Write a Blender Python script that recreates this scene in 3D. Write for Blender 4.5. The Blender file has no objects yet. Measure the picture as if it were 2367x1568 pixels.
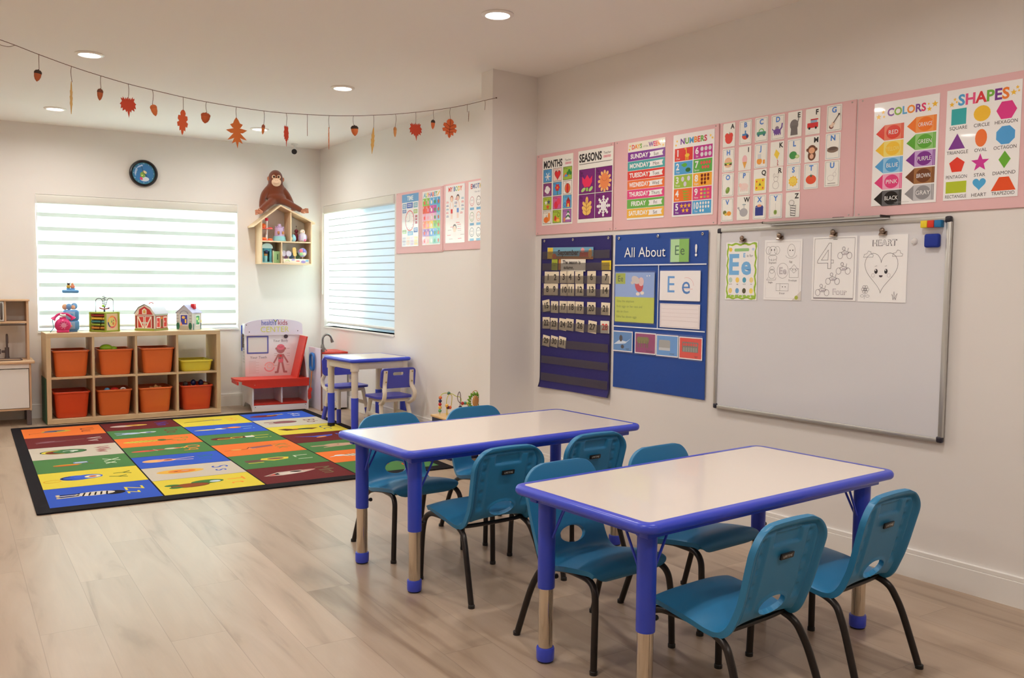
import bpy, bmesh, math, random
from mathutils import Vector, Matrix, Euler
random.seed(7)
PI = math.pi
SC = bpy.context.scene
COL = SC.collection

# ------------------------------------------------------------------ camera
def rad(d): return d * PI / 180
YAW, PIT, ROLL = rad(32.061), rad(-3.648), rad(0.630)
_f = Vector((math.sin(YAW) * math.cos(PIT), math.cos(YAW) * math.cos(PIT), math.sin(PIT)))
_r = Vector((math.cos(YAW), -math.sin(YAW), 0)); _u = _r.cross(_f)
_R = _r * math.cos(ROLL) + _u * math.sin(ROLL); _U = -_r * math.sin(ROLL) + _u * math.cos(ROLL)
cam_data = bpy.data.cameras.new('camera')
cam_data.sensor_fit = 'HORIZONTAL'; cam_data.sensor_width = 36.0
cam_data.lens = 36.0 * 2043.0 / 2367.0
cam_data.clip_start = 0.05; cam_data.clip_end = 100
cam = bpy.data.objects.new('camera', cam_data); COL.objects.link(cam)
cam.matrix_world = Matrix(((_R.x, _U.x, -_f.x, 0), (_R.y, _U.y, -_f.y, 0), (_R.z, _U.z, -_f.z, 1.28), (0, 0, 0, 1)))
SC.camera = cam

# ------------------------------------------------------------------ exposure, world, window daylight
SC.view_settings.view_transform = 'Standard'; SC.view_settings.look = 'None'
SC.view_settings.gamma = 1.0; SC.view_settings.use_curve_mapping = False
SC.view_settings.exposure = 0.28
SC.cycles.max_bounces = 10; SC.cycles.diffuse_bounces = 6; SC.cycles.transparent_max_bounces = 16
SC.cycles.sample_clamp_indirect = 6.0; SC.cycles.caustics_reflective = False; SC.cycles.caustics_refractive = False
SC.cycles.use_denoising = True
LAMP_POWER = 8.8
LAMP_COLOR = (1.0, 0.935, 0.87)
SKY = 26.0
world = bpy.data.worlds.new('daylight'); SC.world = world; world.use_nodes = True
_bg = world.node_tree.nodes['Background']
_bg.inputs['Color'].default_value = (0.88, 1.0, 0.98, 1); _bg.inputs['Strength'].default_value = SKY
def portal(name, loc, rot, sx, sy):
    l = bpy.data.lights.new(name, 'AREA'); l.shape = 'RECTANGLE'; l.size = sx; l.size_y = sy
    l.cycles.is_portal = True
    o = bpy.data.objects.new(name, l); COL.objects.link(o); o.location = loc; o.rotation_euler = rot
    return o

# ------------------------------------------------------------------ the room's lines
CEIL = 2.66
YB = 9.08                                            # back wall face
def alcove_x(y): return 3.275 + 0.03 * (9.1 - y)     # alcove wall face
RW_A = rad(-4.293)
RW_D = Vector((math.sin(RW_A), math.cos(RW_A), 0)); RW_N = Vector((-math.cos(RW_A), math.sin(RW_A), 0))
RW_P = Vector((3.72, 0, 0))
def RW(s, z, off=0.0): return RW_P + RW_D * s + RW_N * off + Vector((0, 0, z))
RW_ROT = math.atan2(-RW_D.y, -RW_D.x)
AL_ROT = math.atan2(-1.0, 0.03)
portal('window_daylight', (1.5, 9.26, 1.41), (rad(-90), 0, 0), 1.80, 1.24)
portal('window_daylight', (alcove_x(8.17) + 0.18, 8.17, 1.42), (0, rad(90), rad(1.7)), 1.22, 1.66)

# ------------------------------------------------------------------ helpers
def s2l(c):
    c = c / 255.0
    return c / 12.92 if c <= 0.04045 else ((c + 0.055) / 1.055) ** 2.4
def L3(rgb, k=1.0): return tuple(min(1.0, s2l(v) * k) for v in rgb)
_mats = {}
def mat(name, rgb, rough=0.5, metal=0.0, spec=0.5, k=1.0, coat=0.0, alpha=1.0, trans=0.0, sheen=0.0):
    if name in _mats: return _mats[name]
    m = bpy.data.materials.new(name); m.use_nodes = True
    b = m.node_tree.nodes['Principled BSDF']
    b.inputs['Base Color'].default_value = (*L3(rgb, k), 1)
    b.inputs['Roughness'].default_value = rough; b.inputs['Metallic'].default_value = metal
    b.inputs['Specular IOR Level'].default_value = spec
    b.inputs['Coat Weight'].default_value = coat
    b.inputs['Alpha'].default_value = alpha; b.inputs['Transmission Weight'].default_value = trans
    b.inputs['Sheen Weight'].default_value = sheen
    _mats[name] = m
    return m
def nodes(m): return m.node_tree.nodes, m.node_tree.links
def bump(m, scale, strength, dist=0.002, detail=2.0):
    n, l = nodes(m)
    tc = n.new('ShaderNodeTexCoord'); nz = n.new('ShaderNodeTexNoise'); bp = n.new('ShaderNodeBump')
    nz.inputs['Scale'].default_value = scale; nz.inputs['Detail'].default_value = detail
    bp.inputs['Strength'].default_value = strength; bp.inputs['Distance'].default_value = dist
    l.new(tc.outputs['Object'], nz.inputs['Vector']); l.new(nz.outputs['Fac'], bp.inputs['Height'])
    l.new(bp.outputs['Normal'], n['Principled BSDF'].inputs['Normal'])
    return m
def attr_mat(name, rough, spec=0.5, coat=0.0, nscale=0):
    m = mat(name, (255, 255, 255), rough, spec=spec, coat=coat)
    n, l = nodes(m); a = n.new('ShaderNodeAttribute'); a.attribute_name = 'col'
    l.new(a.outputs['Color'], n['Principled BSDF'].inputs['Base Color'])
    if nscale: bump(m, nscale, 0.5, 0.003)
    return m
def wood_mat(name, rgb, rgb2, axis, rough=0.5, scale=6.0):
    m = mat(name, rgb, rough); n, l = nodes(m)
    tc = n.new('ShaderNodeTexCoord'); mp = n.new('ShaderNodeMapping'); nz = n.new('ShaderNodeTexNoise'); cr = n.new('ShaderNodeValToRGB')
    sc = [14.0, 14.0, 14.0]; sc[axis] = 0.9
    mp.inputs['Scale'].default_value = sc; nz.inputs['Scale'].default_value = scale; nz.inputs['Detail'].default_value = 5
    cr.color_ramp.elements[0].position = 0.3; cr.color_ramp.elements[1].position = 0.75
    cr.color_ramp.elements[0].color = (*L3(rgb), 1); cr.color_ramp.elements[1].color = (*L3(rgb2), 1)
    l.new(tc.outputs['Object'], mp.inputs['Vector']); l.new(mp.outputs['Vector'], nz.inputs['Vector'])
    l.new(nz.outputs['Fac'], cr.inputs['Fac']); l.new(cr.outputs['Color'], n['Principled BSDF'].inputs['Base Color'])
    return m

def tag(o, label=None, cat=None, group=None, kind=None):
    if label: o['label'] = label
    if cat: o['category'] = cat
    if group: o['group'] = group
    if kind: o['kind'] = kind
    return o
def thing(name, label, cat, loc=(0, 0, 0), rotz=0.0, group=None):
    o = bpy.data.objects.new(name, None); COL.objects.link(o); o.empty_display_size = 0.1
    o.location = loc; o.rotation_euler = (0, 0, rotz)
    return tag(o, label, cat, group)
def dup(o, parent=None):
    c = o.copy(); COL.objects.link(c)
    if parent is not None: c.parent = parent; c.matrix_parent_inverse = o.matrix_parent_inverse.copy()
    for ch in list(o.children): dup(ch, c)
    return c
def spline(pts, n=8, closed=False):
    P = [Vector(p) for p in pts]; out = []; N = len(P); last = N if closed else N - 1
    for i in range(last):
        if closed: a, b, c, d = P[(i - 1) % N], P[i], P[(i + 1) % N], P[(i + 2) % N]
        else: a, b, c, d = P[max(i - 1, 0)], P[i], P[i + 1], P[min(i + 2, N - 1)]
        for k in range(n):
            t = k / n
            out.append(0.5 * ((2 * b) + (c - a) * t + (2 * a - 5 * b + 4 * c - d) * t * t + (3 * b - a - 3 * c + d) * t ** 3))
    if not closed: out.append(P[-1])
    return out
def rrect(x0, y0, x1, y1, r, n=5):
    o = []
    for cx, cy, a0 in ((x1 - r, y1 - r, 0), (x0 + r, y1 - r, 90), (x0 + r, y0 + r, 180), (x1 - r, y0 + r, 270)):
        for i in range(n + 1):
            a = rad(a0 + 90 * i / n); o.append((cx + r * math.cos(a), cy + r * math.sin(a)))
    return o

class MB:
    def __init__(self): self.bm = bmesh.new(); self.mats = []
    def mi(self, m):
        if m not in self.mats: self.mats.append(m)
        return self.mats.index(m)
    def faces(self, fs, m):
        i = self.mi(m)
        for f in fs: f.material_index = i; f.smooth = True
    def box(self, lo, hi, m, bev=0.0, M=None, seg=2):
        c = [(a + b) / 2 for a, b in zip(lo, hi)]; s = [abs(b - a) for a, b in zip(lo, hi)]
        T = Matrix.Translation(c) @ Matrix.Diagonal((*s, 1))
        r = bmesh.ops.create_cube(self.bm, size=1.0, matrix=T)
        vs = r['verts']
        if bev > 0:
            es = list({e for v in vs for e in v.link_edges})
            q = bmesh.ops.bevel(self.bm, geom=es, offset=min(bev, min(s) * 0.49), segments=seg, profile=0.5, affect='EDGES')
            fs = list({f for v in q['verts'] for f in v.link_faces} | {f for v in vs if v.is_valid for f in v.link_faces})
        else: fs = list({f for v in vs for f in v.link_faces})
        self.faces(fs, m)
        if M is not None: bmesh.ops.transform(self.bm, matrix=M, verts=list({v for f in fs for v in f.verts}))
        return fs
    def tube(self, pts, r, m, seg=10, closed=False, caps=True, sx=1.0):
        P = [Vector(p) for p in pts]; N = len(P)
        R = r if isinstance(r, (list, tuple)) else [r] * N
        rings = []; up = None
        for i in range(N):
            a = P[(i - 1) % N] if closed else P[max(i - 1, 0)]
            b = P[(i + 1) % N] if closed else P[min(i + 1, N - 1)]
            t = (b - a); t = t.normalized() if t.length > 1e-9 else Vector((0, 0, 1))
            if up is None:
                up = Vector((0, 0, 1)) if abs(t.z) < 0.9 else Vector((0, 1, 0))
            s = t.cross(up)
            if s.length < 1e-6: s = t.orthogonal()
            s.normalize(); up = s.cross(t).normalized()
            rings.append([self.bm.verts.new(P[i] + (s * math.cos(2 * PI * k / seg) * sx + up * math.sin(2 * PI * k / seg)) * R[i]) for k in range(seg)])
        fs = []
        for i in range(N if closed else N - 1):
            A, B = rings[i], rings[(i + 1) % N]
            for k in range(seg): fs.append(self.bm.faces.new((A[k], A[(k + 1) % seg], B[(k + 1) % seg], B[k])))
        if caps and not closed:
            fs.append(self.bm.faces.new(rings[0][::-1])); fs.append(self.bm.faces.new(rings[-1]))
        self.faces(fs, m); return fs
    def cyl(self, a, b, r, m, r2=None, seg=20, caps=True):
        return self.tube([a, b], [r, r if r2 is None else r2], m, seg, caps=caps)
    def lathe(self, prof, m, seg=28, c=(0, 0, 0), M=None, cap0=True, cap1=True):
        rings = []; c = Vector(c)
        for r, z in prof:
            rings.append([self.bm.verts.new(c + Vector((r * math.cos(2 * PI * k / seg), r * math.sin(2 * PI * k / seg), z))) for k in range(seg)])
        fs = []
        for A, B in zip(rings, rings[1:]):
            for k in range(seg): fs.append(self.bm.faces.new((A[k], A[(k + 1) % seg], B[(k + 1) % seg], B[k])))
        if cap0: fs.append(self.bm.faces.new(rings[0][::-1]))
        if cap1: fs.append(self.bm.faces.new(rings[-1]))
        self.faces(fs, m)
        if M is not None: bmesh.ops.transform(self.bm, matrix=M, verts=[v for R in rings for v in R])
        return fs
    def ell(self, c, r, m, seg=16, rings=10, M=None):
        if not isinstance(r, (tuple, list)): r = (r, r, r)
        T = Matrix.Translation(c)
        if M is not None: T = T @ M
        T = T @ Matrix.Diagonal((*r, 1))
        q = bmesh.ops.create_uvsphere(self.bm, u_segments=seg, v_segments=rings, radius=1.0, matrix=T)
        fs = list({f for v in q['verts'] for f in v.link_faces}); self.faces(fs, m); return fs
    def prism(self, poly, d0, d1, m, M=None, plane='XZ'):
        """poly in a plane, extruded from d0 to d1 along the third axis"""
        def P(p, d): return (p[0], d, p[1]) if plane == 'XZ' else ((p[0], p[1], d) if plane == 'XY' else (d, p[0], p[1]))
        A = [self.bm.verts.new(P(p, d0)) for p in poly]; B = [self.bm.verts.new(P(p, d1)) for p in poly]
        fs = [self.bm.faces.new(A), self.bm.faces.new(B[::-1])]
        for i in range(len(poly)):
            j = (i + 1) % len(poly); fs.append(self.bm.faces.new((A[i], B[i], B[j], A[j])))
        self.faces(fs, m)
        bmesh.ops.recalc_face_normals(self.bm, faces=fs)
        if M is not None: bmesh.ops.transform(self.bm, matrix=M, verts=A + B)
        return fs
    def quads(self, rows, m, closed_u=False):
        V = [[self.bm.verts.new(p) for p in r] for r in rows]; fs = []
        for a, b in zip(V, V[1:]):
            n = len(a)
            for k in range(n if closed_u else n - 1): fs.append(self.bm.faces.new((a[k], a[(k + 1) % n], b[(k + 1) % n], b[k])))
        self.faces(fs, m); return V, fs
    def build(self, name, parent=None, loc=(0, 0, 0), rot=(0, 0, 0), angle=35, label=None):
        me = bpy.data.meshes.new(name)
        bmesh.ops.recalc_face_normals(self.bm, faces=self.bm.faces[:])
        self.bm.to_mesh(me); self.bm.free()
        for m in self.mats: me.materials.append(m)
        me.set_sharp_from_angle(angle=rad(angle))
        o = bpy.data.objects.new(name, me); COL.objects.link(o)
        o.location = loc; o.rotation_euler = rot
        if parent is not None: o.parent = parent
        if label: o['label'] = label
        return o

# ---- lettering: every character of the built-in font once, as flat polygons
CHARS = "ABCDEFGHIJKLMNOPQRSTUVWXYZabcdefghijklmnopqrstuvwxyz0123456789.!,':;-&"
GL = {}
def _load_glyphs():
    obs = []
    def mk(s, off, tagk):
        cu = bpy.data.curves.new('glyph', 'FONT'); cu.body = s; cu.size = 1.0; cu.offset = off; cu.resolution_u = 3
        o = bpy.data.objects.new('glyph', cu); COL.objects.link(o); obs.append((tagk, o))
    for off in (0.0, 0.032):
        for ch in CHARS: mk(ch, off, (ch, off))
    for ch in CHARS: mk('H' + ch + 'H', 0.0, (ch, 'adv'))
    mk('HH', 0.0, ('', 'adv')); mk('H', 0.0, ('', 'cap'))
    dg = bpy.context.evaluated_depsgraph_get(); dg.update()
    def ext(me):
        xs = [v.co.x for v in me.vertices]; return min(xs), max(xs)
    raw = {}
    for k, o in obs:
        ev = o.evaluated_get(dg); me = ev.to_mesh()
        raw[k] = ([(v.co.x, v.co.y) for v in me.vertices], [tuple(p.vertices) for p in me.polygons])
        ev.to_mesh_clear()
    for k, o in obs:
        cu = o.data; bpy.data.objects.remove(o); bpy.data.curves.remove(cu)
    capv = raw[('', 'cap')][0]; cap = max(y for x, y in capv) - min(y for x, y in capv)
    hh = max(x for x, y in raw[('', 'adv')][0]) - min(x for x, y in raw[('', 'adv')][0])
    for ch in CHARS:
        xs = [x for x, y in raw[(ch, 'adv')][0]]
        adv = (max(xs) - min(xs) - hh) / cap
        for off in (0.0, 0.032):
            vs, fs = raw[(ch, off)]
            GL[(ch, off > 0)] = ([(x / cap, y / cap) for x, y in vs], fs, adv)
_load_glyphs()

class Art:
    """a printed sheet: flat polygons in u (right) and v (up), thin layers on a base of real thickness; local -Y faces the viewer"""
    EPS = 0.00022
    def __init__(self, w, h, color=(250, 248, 244), thick=0.0012, r=0.0, base=True, gain=1.12):
        self.w, self.h, self.t, self.r, self.base, self.bc, self.g = w, h, thick, r, base, color, gain
        self.it = []
    def _add(self, polys, c):
        xs = [x for p in polys for x, y in p]; ys = [y for p in polys for x, y in p]
        if not xs: return
        bb = (min(xs), min(ys), max(xs), max(ys)); lay = 1
        for b2, l2, _, _ in self.it:
            if bb[0] < b2[2] and bb[2] > b2[0] and bb[1] < b2[3] and bb[3] > b2[1] and l2 >= lay: lay = l2 + 1
        self.it.append((bb, lay, polys, c))
    def poly(self, pts, c): self._add([list(pts)], c); return self
    def rect(self, x0, y0, x1, y1, c, r=0.0):
        return self.poly(rrect(x0, y0, x1, y1, r, 3) if r else [(x0, y0), (x1, y0), (x1, y1), (x0, y1)], c)
    def ell(self, cx, cy, rx, ry=None, c=(0, 0, 0), n=18, a0=0, a1=360, rot=0):
        ry = rx if ry is None else ry; ca, sa = math.cos(rad(rot)), math.sin(rad(rot)); P = []
        m = n if a1 - a0 >= 360 else n + 1
        for i in range(m):
            a = rad(a0 + (a1 - a0) * i / n); x, y = rx * math.cos(a), ry * math.sin(a); P.append((cx + x * ca - y * sa, cy + x * sa + y * ca))
        return self.poly(P, c)
    def ring(self, cx, cy, rx, ry, t, c, n=24, a0=0, a1=360):
        q = []
        for i in range(n):
            a, b = rad(a0 + (a1 - a0) * i / n), rad(a0 + (a1 - a0) * (i + 1) / n)
            q.append([(cx + rx * math.cos(a), cy + ry * math.sin(a)), (cx + rx * math.cos(b), cy + ry * math.sin(b)),
                      (cx + (rx - t) * math.cos(b), cy + (ry - t) * math.sin(b)), (cx + (rx - t) * math.cos(a), cy + (ry - t) * math.sin(a))])
        self._add(q, c); return self
    def line(self, pts, t, c, closed=False):
        q = []; P = list(pts) + ([pts[0]] if closed else [])
        for (x0, y0), (x1, y1) in zip(P, P[1:]):
            d = math.hypot(x1 - x0, y1 - y0)
            if d < 1e-7: continue
            nx, ny = -(y1 - y0) / d * t / 2, (x1 - x0) / d * t / 2
            ex, ey = (x1 - x0) / d * t * 0.3, (y1 - y0) / d * t * 0.3
            q.append([(x0 + nx - ex, y0 + ny - ey), (x0 - nx - ex, y0 - ny - ey), (x1 - nx + ex, y1 - ny + ey), (x1 + nx + ex, y1 + ny + ey)])
        self._add(q, c); return self
    def frame(self, x0, y0, x1, y1, t, c): return self.line([(x0, y0), (x1, y0), (x1, y1), (x0, y1)], t, c, True)
    def star(self, cx, cy, r, c, n=5, k=0.42, rot=90):
        return self.poly([(cx + (r if i % 2 == 0 else r * k) * math.cos(rad(rot + 180 * i / n)), cy + (r if i % 2 == 0 else r * k) * math.sin(rad(rot + 180 * i / n))) for i in range(2 * n)], c)
    def ngon(self, cx, cy, r, n, c, rot=90): return self.poly([(cx + r * math.cos(rad(rot + 360 * i / n)), cy + r * math.sin(rad(rot + 360 * i / n))) for i in range(n)], c)
    @staticmethod
    def heart_pts(cx, cy, w, h, n=28):
        P = []
        for i in range(n):
            t = 2 * PI * i / n; x = 16 * math.sin(t) ** 3; y = 13 * math.cos(t) - 5 * math.cos(2 * t) - 2 * math.cos(3 * t) - math.cos(4 * t)
            P.append((cx + x / 32 * w, cy + (y + 2.5) / 29 * h))
        return P
    def heart(self, cx, cy, w, h, c): return self.poly(self.heart_pts(cx, cy, w, h), c)
    def text(self, s, x, y, size, c, align='c', bold=False, fit=None, rot=0, sx=1.0, track=0.0, grow=None):
        """size is the cap height; c may be a list of colours, one per letter; fit limits the width"""
        W = sum((0.45 if ch == ' ' else GL[(ch, bold)][2]) + track for ch in s) * size * sx
        if fit and W > fit: sx *= fit / W; W = fit
        px = {'c': -W / 2, 'l': 0.0, 'r': -W}[align]; ca, sa = math.cos(rad(rot)), math.sin(rad(rot)); groups = {}
        for i, ch in enumerate(s):
            if ch == ' ': px += (0.45 + track) * size * sx; continue
            vs, fs, adv = GL[(ch, bold)]
            col = c[i % len(c)] if isinstance(c, list) else c
            pts = []
            for a, b in vs:
                u, v = px + a * size * sx, b * size; pts.append((x + u * ca - v * sa, y + u * sa + v * ca))
            groups.setdefault(col, []).extend([[pts[k] for k in f] for f in fs])
            px += (adv + track) * size * sx
        for col, polys in groups.items(): self._add(polys, col)
        return self
    def build(self, name, m, parent=None, loc=(0, 0, 0), rot=(0, 0, 0)):
        vs, fs, cols = [], [], []
        t, w, h = self.t, self.w, self.h
        if self.base:
            P = rrect(0, 0, w, h, self.r, 4) if self.r else [(0, 0), (w, 0), (w, h), (0, h)]
            n = len(P); vs += [(x, -t, y) for x, y in P] + [(x, 0, y) for x, y in P]
            fs.append(tuple(range(n))); fs.append(tuple(range(2 * n - 1, n - 1, -1)))
            for i in range(n): fs.append((i, n + i, n + (i + 1) % n, (i + 1) % n))
            cols += [L3(self.bc, self.g)] * len(fs)
        for bb, lay, polys, c in self.it:
            lc = L3(c, self.g)
            for p in polys:
                i0 = len(vs); vs += [(x, -t - lay * self.EPS, y) for x, y in p]; fs.append(tuple(range(i0, i0 + len(p)))); cols.append(lc)
        me = bpy.data.meshes.new(name); me.from_pydata(vs, [], fs)
        at = me.color_attributes.new('col', 'FLOAT_COLOR', 'CORNER')
        buf = []
        for f, c in zip(fs, cols): buf += [c[0], c[1], c[2], 1.0] * len(f)
        at.data.foreach_set('color', buf)
        me.materials.append(m)
        o = bpy.data.objects.new(name, me); COL.objects.link(o); o.location = loc; o.rotation_euler = rot
        if parent is not None: o.parent = parent
        return o
# ------------------------------------------------------------------ shared materials
WALL = bump(mat('wall_paint', (237, 233, 229), 0.75), 180, 0.06, 0.001)
CEILM = mat('ceiling_paint', (247, 243, 239), 0.85)
TRIM = mat('white_trim', (240, 238, 234), 0.4)
PVC = mat('white_vinyl', (240, 242, 242), 0.35)
PRINT_GLOSS = attr_mat('laminated_print', 0.16, coat=0.3)
PRINT = attr_mat('printed_paper', 0.55)
STEEL = mat('screw_steel', (200, 186, 182), 0.35, metal=0.9)
BLACK = mat('black_plastic', (28, 27, 28), 0.4)

# ------------------------------------------------------------------ floor of long pale wood planks
def floor_material():
    m = mat('plank_floor', (200, 180, 155), 0.33); n, l = nodes(m); b = n['Principled BSDF']
    def math_(op, a, b_=None, c=None):
        x = n.new('ShaderNodeMath'); x.operation = op
        for i, v in enumerate((a, b_, c)):
            if v is None: continue
            if isinstance(v, (int, float)): x.inputs[i].default_value = v
            else: l.new(v, x.inputs[i])
        return x.outputs[0]
    tc = n.new('ShaderNodeTexCoord'); mp = n.new('ShaderNodeMapping'); mp.inputs['Rotation'].default_value = (0, 0, rad(-0.6))
    l.new(tc.outputs['Object'], mp.inputs['Vector'])
    sp = n.new('ShaderNodeSeparateXYZ'); l.new(mp.outputs['Vector'], sp.inputs[0])
    W, LEN = 0.1935, 1.37
    xr = math_('DIVIDE', math_('SUBTRACT', sp.outputs['X'], 0.06), W)
    row = math_('FLOOR', xr); fx = math_('SUBTRACT', xr, row)
    yo = math_('DIVIDE', math_('SUBTRACT', sp.outputs['Y'], math_('MULTIPLY_ADD', row, 0.537, 0.228)), LEN)
    cl = math_('FLOOR', yo); fy = math_('SUBTRACT', yo, cl)
    dx = math_('MULTIPLY', math_('MINIMUM', fx, math_('SUBTRACT', 1.0, fx)), W)
    dy = math_('MULTIPLY', math_('MINIMUM', fy, math_('SUBTRACT', 1.0, fy)), LEN)
    seam = math_('LESS_THAN', math_('MINIMUM', dx, dy), 0.0016)
    idv = n.new('ShaderNodeCombineXYZ'); l.new(row, idv.inputs[0]); l.new(cl, idv.inputs[1])
    wn = n.new('ShaderNodeTexWhiteNoise'); wn.noise_dimensions = '2D'; l.new(idv.outputs[0], wn.inputs['Vector'])
    off = n.new('ShaderNodeVectorMath'); off.operation = 'MULTIPLY_ADD'; off.inputs[1].default_value = (9, 9, 9)
    l.new(wn.outputs['Color'], off.inputs[0]); l.new(mp.outputs['Vector'], off.inputs[2])
    m2 = n.new('ShaderNodeMapping'); m2.inputs['Scale'].default_value = (4.5, 0.6, 1); l.new(off.outputs[0], m2.inputs['Vector'])
    g1 = n.new('ShaderNodeTexNoise'); g1.inputs['Scale'].default_value = 1.6; g1.inputs['Detail'].default_value = 6; g1.inputs['Distortion'].default_value = 1.2
    l.new(m2.outputs[0], g1.inputs['Vector'])
    m3 = n.new('ShaderNodeMapping'); m3.inputs['Scale'].default_value = (60, 3.0, 1); l.new(off.outputs[0], m3.inputs['Vector'])
    g2 = n.new('ShaderNodeTexNoise'); g2.inputs['Scale'].default_value = 2.0; g2.inputs['Detail'].default_value = 4
    l.new(m3.outputs[0], g2.inputs['Vector'])
    r1 = n.new('ShaderNodeValToRGB'); e = r1.color_ramp.elements
    e[0].position = 0.22; e[0].color = (*L3((140, 116, 94)), 1); e[1].position = 0.44; e[1].color = (*L3((176, 154, 132)), 1)
    x = r1.color_ramp.elements.new(0.75); x.color = (*L3((188, 168, 147)), 1)
    l.new(g1.outputs['Fac'], r1.inputs['Fac'])
    hs = n.new('ShaderNodeHueSaturation'); l.new(r1.outputs['Color'], hs.inputs['Color'])
    val = math_('ADD', math_('MULTIPLY_ADD', wn.outputs['Value'], 0.16, 0.84), math_('MULTIPLY', g2.outputs['Fac'], 0.14))
    l.new(val, hs.inputs['Value'])
    mx = n.new('ShaderNodeMix'); mx.data_type = 'RGBA'; l.new(math_('MULTIPLY', seam, 0.35), mx.inputs['Factor'])
    l.new(hs.outputs['Color'], mx.inputs['A']); mx.inputs['B'].default_value = (*L3((120, 98, 78)), 1)
    l.new(mx.outputs['Result'], b.inputs['Base Color'])
    l.new(math_('MULTIPLY_ADD', g2.outputs['Fac'], 0.14, 0.25), b.inputs['Roughness'])
    bp = n.new('ShaderNodeBump'); bp.inputs['Strength'].default_value = 0.35; bp.inputs['Distance'].default_value = 0.0015
    l.new(math_('SUBTRACT', math_('MULTIPLY', g2.outputs['Fac'], 0.15), seam), bp.inputs['Height']); l.new(bp.outputs['Normal'], b.inputs['Normal'])
    return m
FLOORM = floor_material()
X_L, Y_F = -2.6, -2.4
def struct(name, mb, label=None, parent=None):
    o = mb.build(name, parent)
    if parent is None: o['kind'] = 'structure'
    if label: o['label'] = label
    return o
b = MB(); b.box((X_L - 0.2, Y_F - 0.2, -0.12), (4.3, YB + 0.3, 0), FLOORM); struct('floor', b, 'pale wood plank floor')
b = MB(); b.box((X_L - 0.2, Y_F - 0.2, CEIL), (4.3, YB + 0.3, CEIL + 0.12), CEILM); struct('ceiling', b, 'flat white ceiling')
# back wall with the wide window opening
W1 = (0.607, 2.405, 0.79, 2.032)
b = MB(); T = 0.20
b.box((X_L, YB, 0), (W1[0], YB + T, CEIL), WALL); b.box((W1[1], YB, 0), (3.28, YB + T, CEIL), WALL)
b.box((W1[0], YB, 0), (W1[1], YB + T, W1[2]), WALL); b.box((W1[0], YB, W1[3]), (W1[1], YB + T, CEIL), WALL)
struct('wall_back', b, 'white wall behind the toy shelf')
# alcove wall (local x runs toward the room's front, local -y faces the room)
AL_L = Vector((alcove_x(YB), YB, 0)); alu = Vector((0.03, -1, 0)).normalized()
def AL(y, z, off=0.0):
    return Vector((alcove_x(y), y, z)) + Vector((-1, -0.03, 0)).normalized() * off
def alen(y): return (Vector((alcove_x(y), y, 0)) - AL_L).length
W2 = (alen(8.985), alen(7.315), 0.80, 2.06)
b = MB(); E_ = alen(4.9)
b.box((-0.2, 0, 0), (W2[0], T, CEIL), WALL); b.box((W2[1], 0, 0), (E_, T, CEIL), WALL)
b.box((W2[0], 0, 0), (W2[1], T, W2[2]), WALL); b.box((W2[0], 0, W2[3]), (W2[1], T, CEIL), WALL)
o = struct('wall_alcove', b, 'white side wall with the second window'); o.location = AL_L; o.rotation_euler = (0, 0, AL_ROT)
# right wall with the boards, its pier, and the walls behind the camera
b = MB(); P = [RW(5.06, 0), RW(-2.4, 0), RW(-2.4, 0, -0.2), RW(5.06, 0, -0.2)]
b.prism([(p.x, p.y) for p in P], 0, CEIL, WALL, plane='XY'); struct('wall_right', b, 'white wall carrying the posters and whiteboard')
b = MB(); e = RW(5.06, 0)
b.prism([(2.964, 5.0), (e.x + 0.02, e.y), (e.x + 0.06, 5.15), (2.962, 5.142)], 0, CEIL, WALL, plane='XY'); struct('wall_pier', b, 'short white wall end beside the calendar')
b = MB(); b.box((X_L - 0.2, Y_F, 0), (X_L, YB + T, CEIL), WALL); struct('wall_left', b, 'white wall to the left of the room')
b = MB(); b.box((X_L, Y_F - 0.2, 0), (4.2, Y_F, CEIL), WALL); struct('wall_front', b, 'white wall behind the camera')
# baseboards with a stepped top
def baseboard(name, a, bpt, n, h=0.125):
    a, bpt = Vector(a), Vector(bpt); d = (bpt - a); Ln = d.length; d.normalize(); n = Vector(n).normalized()
    M = Matrix(((d.x, n.x, 0, a.x), (d.y, n.y, 0, a.y), (0, 0, 1, 0), (0, 0, 0, 1)))
    mb = MB(); prof = [(0, 0), (0.016, 0), (0.016, h * 0.83), (0.0115, h * 0.835), (0.0115, h * 0.86), (0.013, h * 0.87), (0.013, h * 0.985), (0.010, h), (0, h)]
    mb.prism(prof, 0, Ln, TRIM, plane='YZ')
    bmesh.ops.transform(mb.bm, matrix=M, verts=mb.bm.verts[:])
    o = struct(name, mb, 'white baseboard with a stepped top edge'); return o
baseboard('baseboard_right', RW(5.05, 0), RW(-2.3, 0), RW_N)
baseboard('baseboard_back', (X_L, YB, 0), (alcove_x(YB), YB, 0), (0, -1, 0))
baseboard('baseboard_alcove', AL(YB, 0), AL(5.15, 0), (-1, -0.03, 0))
baseboard('baseboard_pier', (2.964, 5.0, 0), (e.x, e.y - 0.005, 0), (0.15, -1, 0))
baseboard('baseboard_left', (X_L, Y_F, 0), (X_L, YB, 0), (1, 0, 0))

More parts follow.
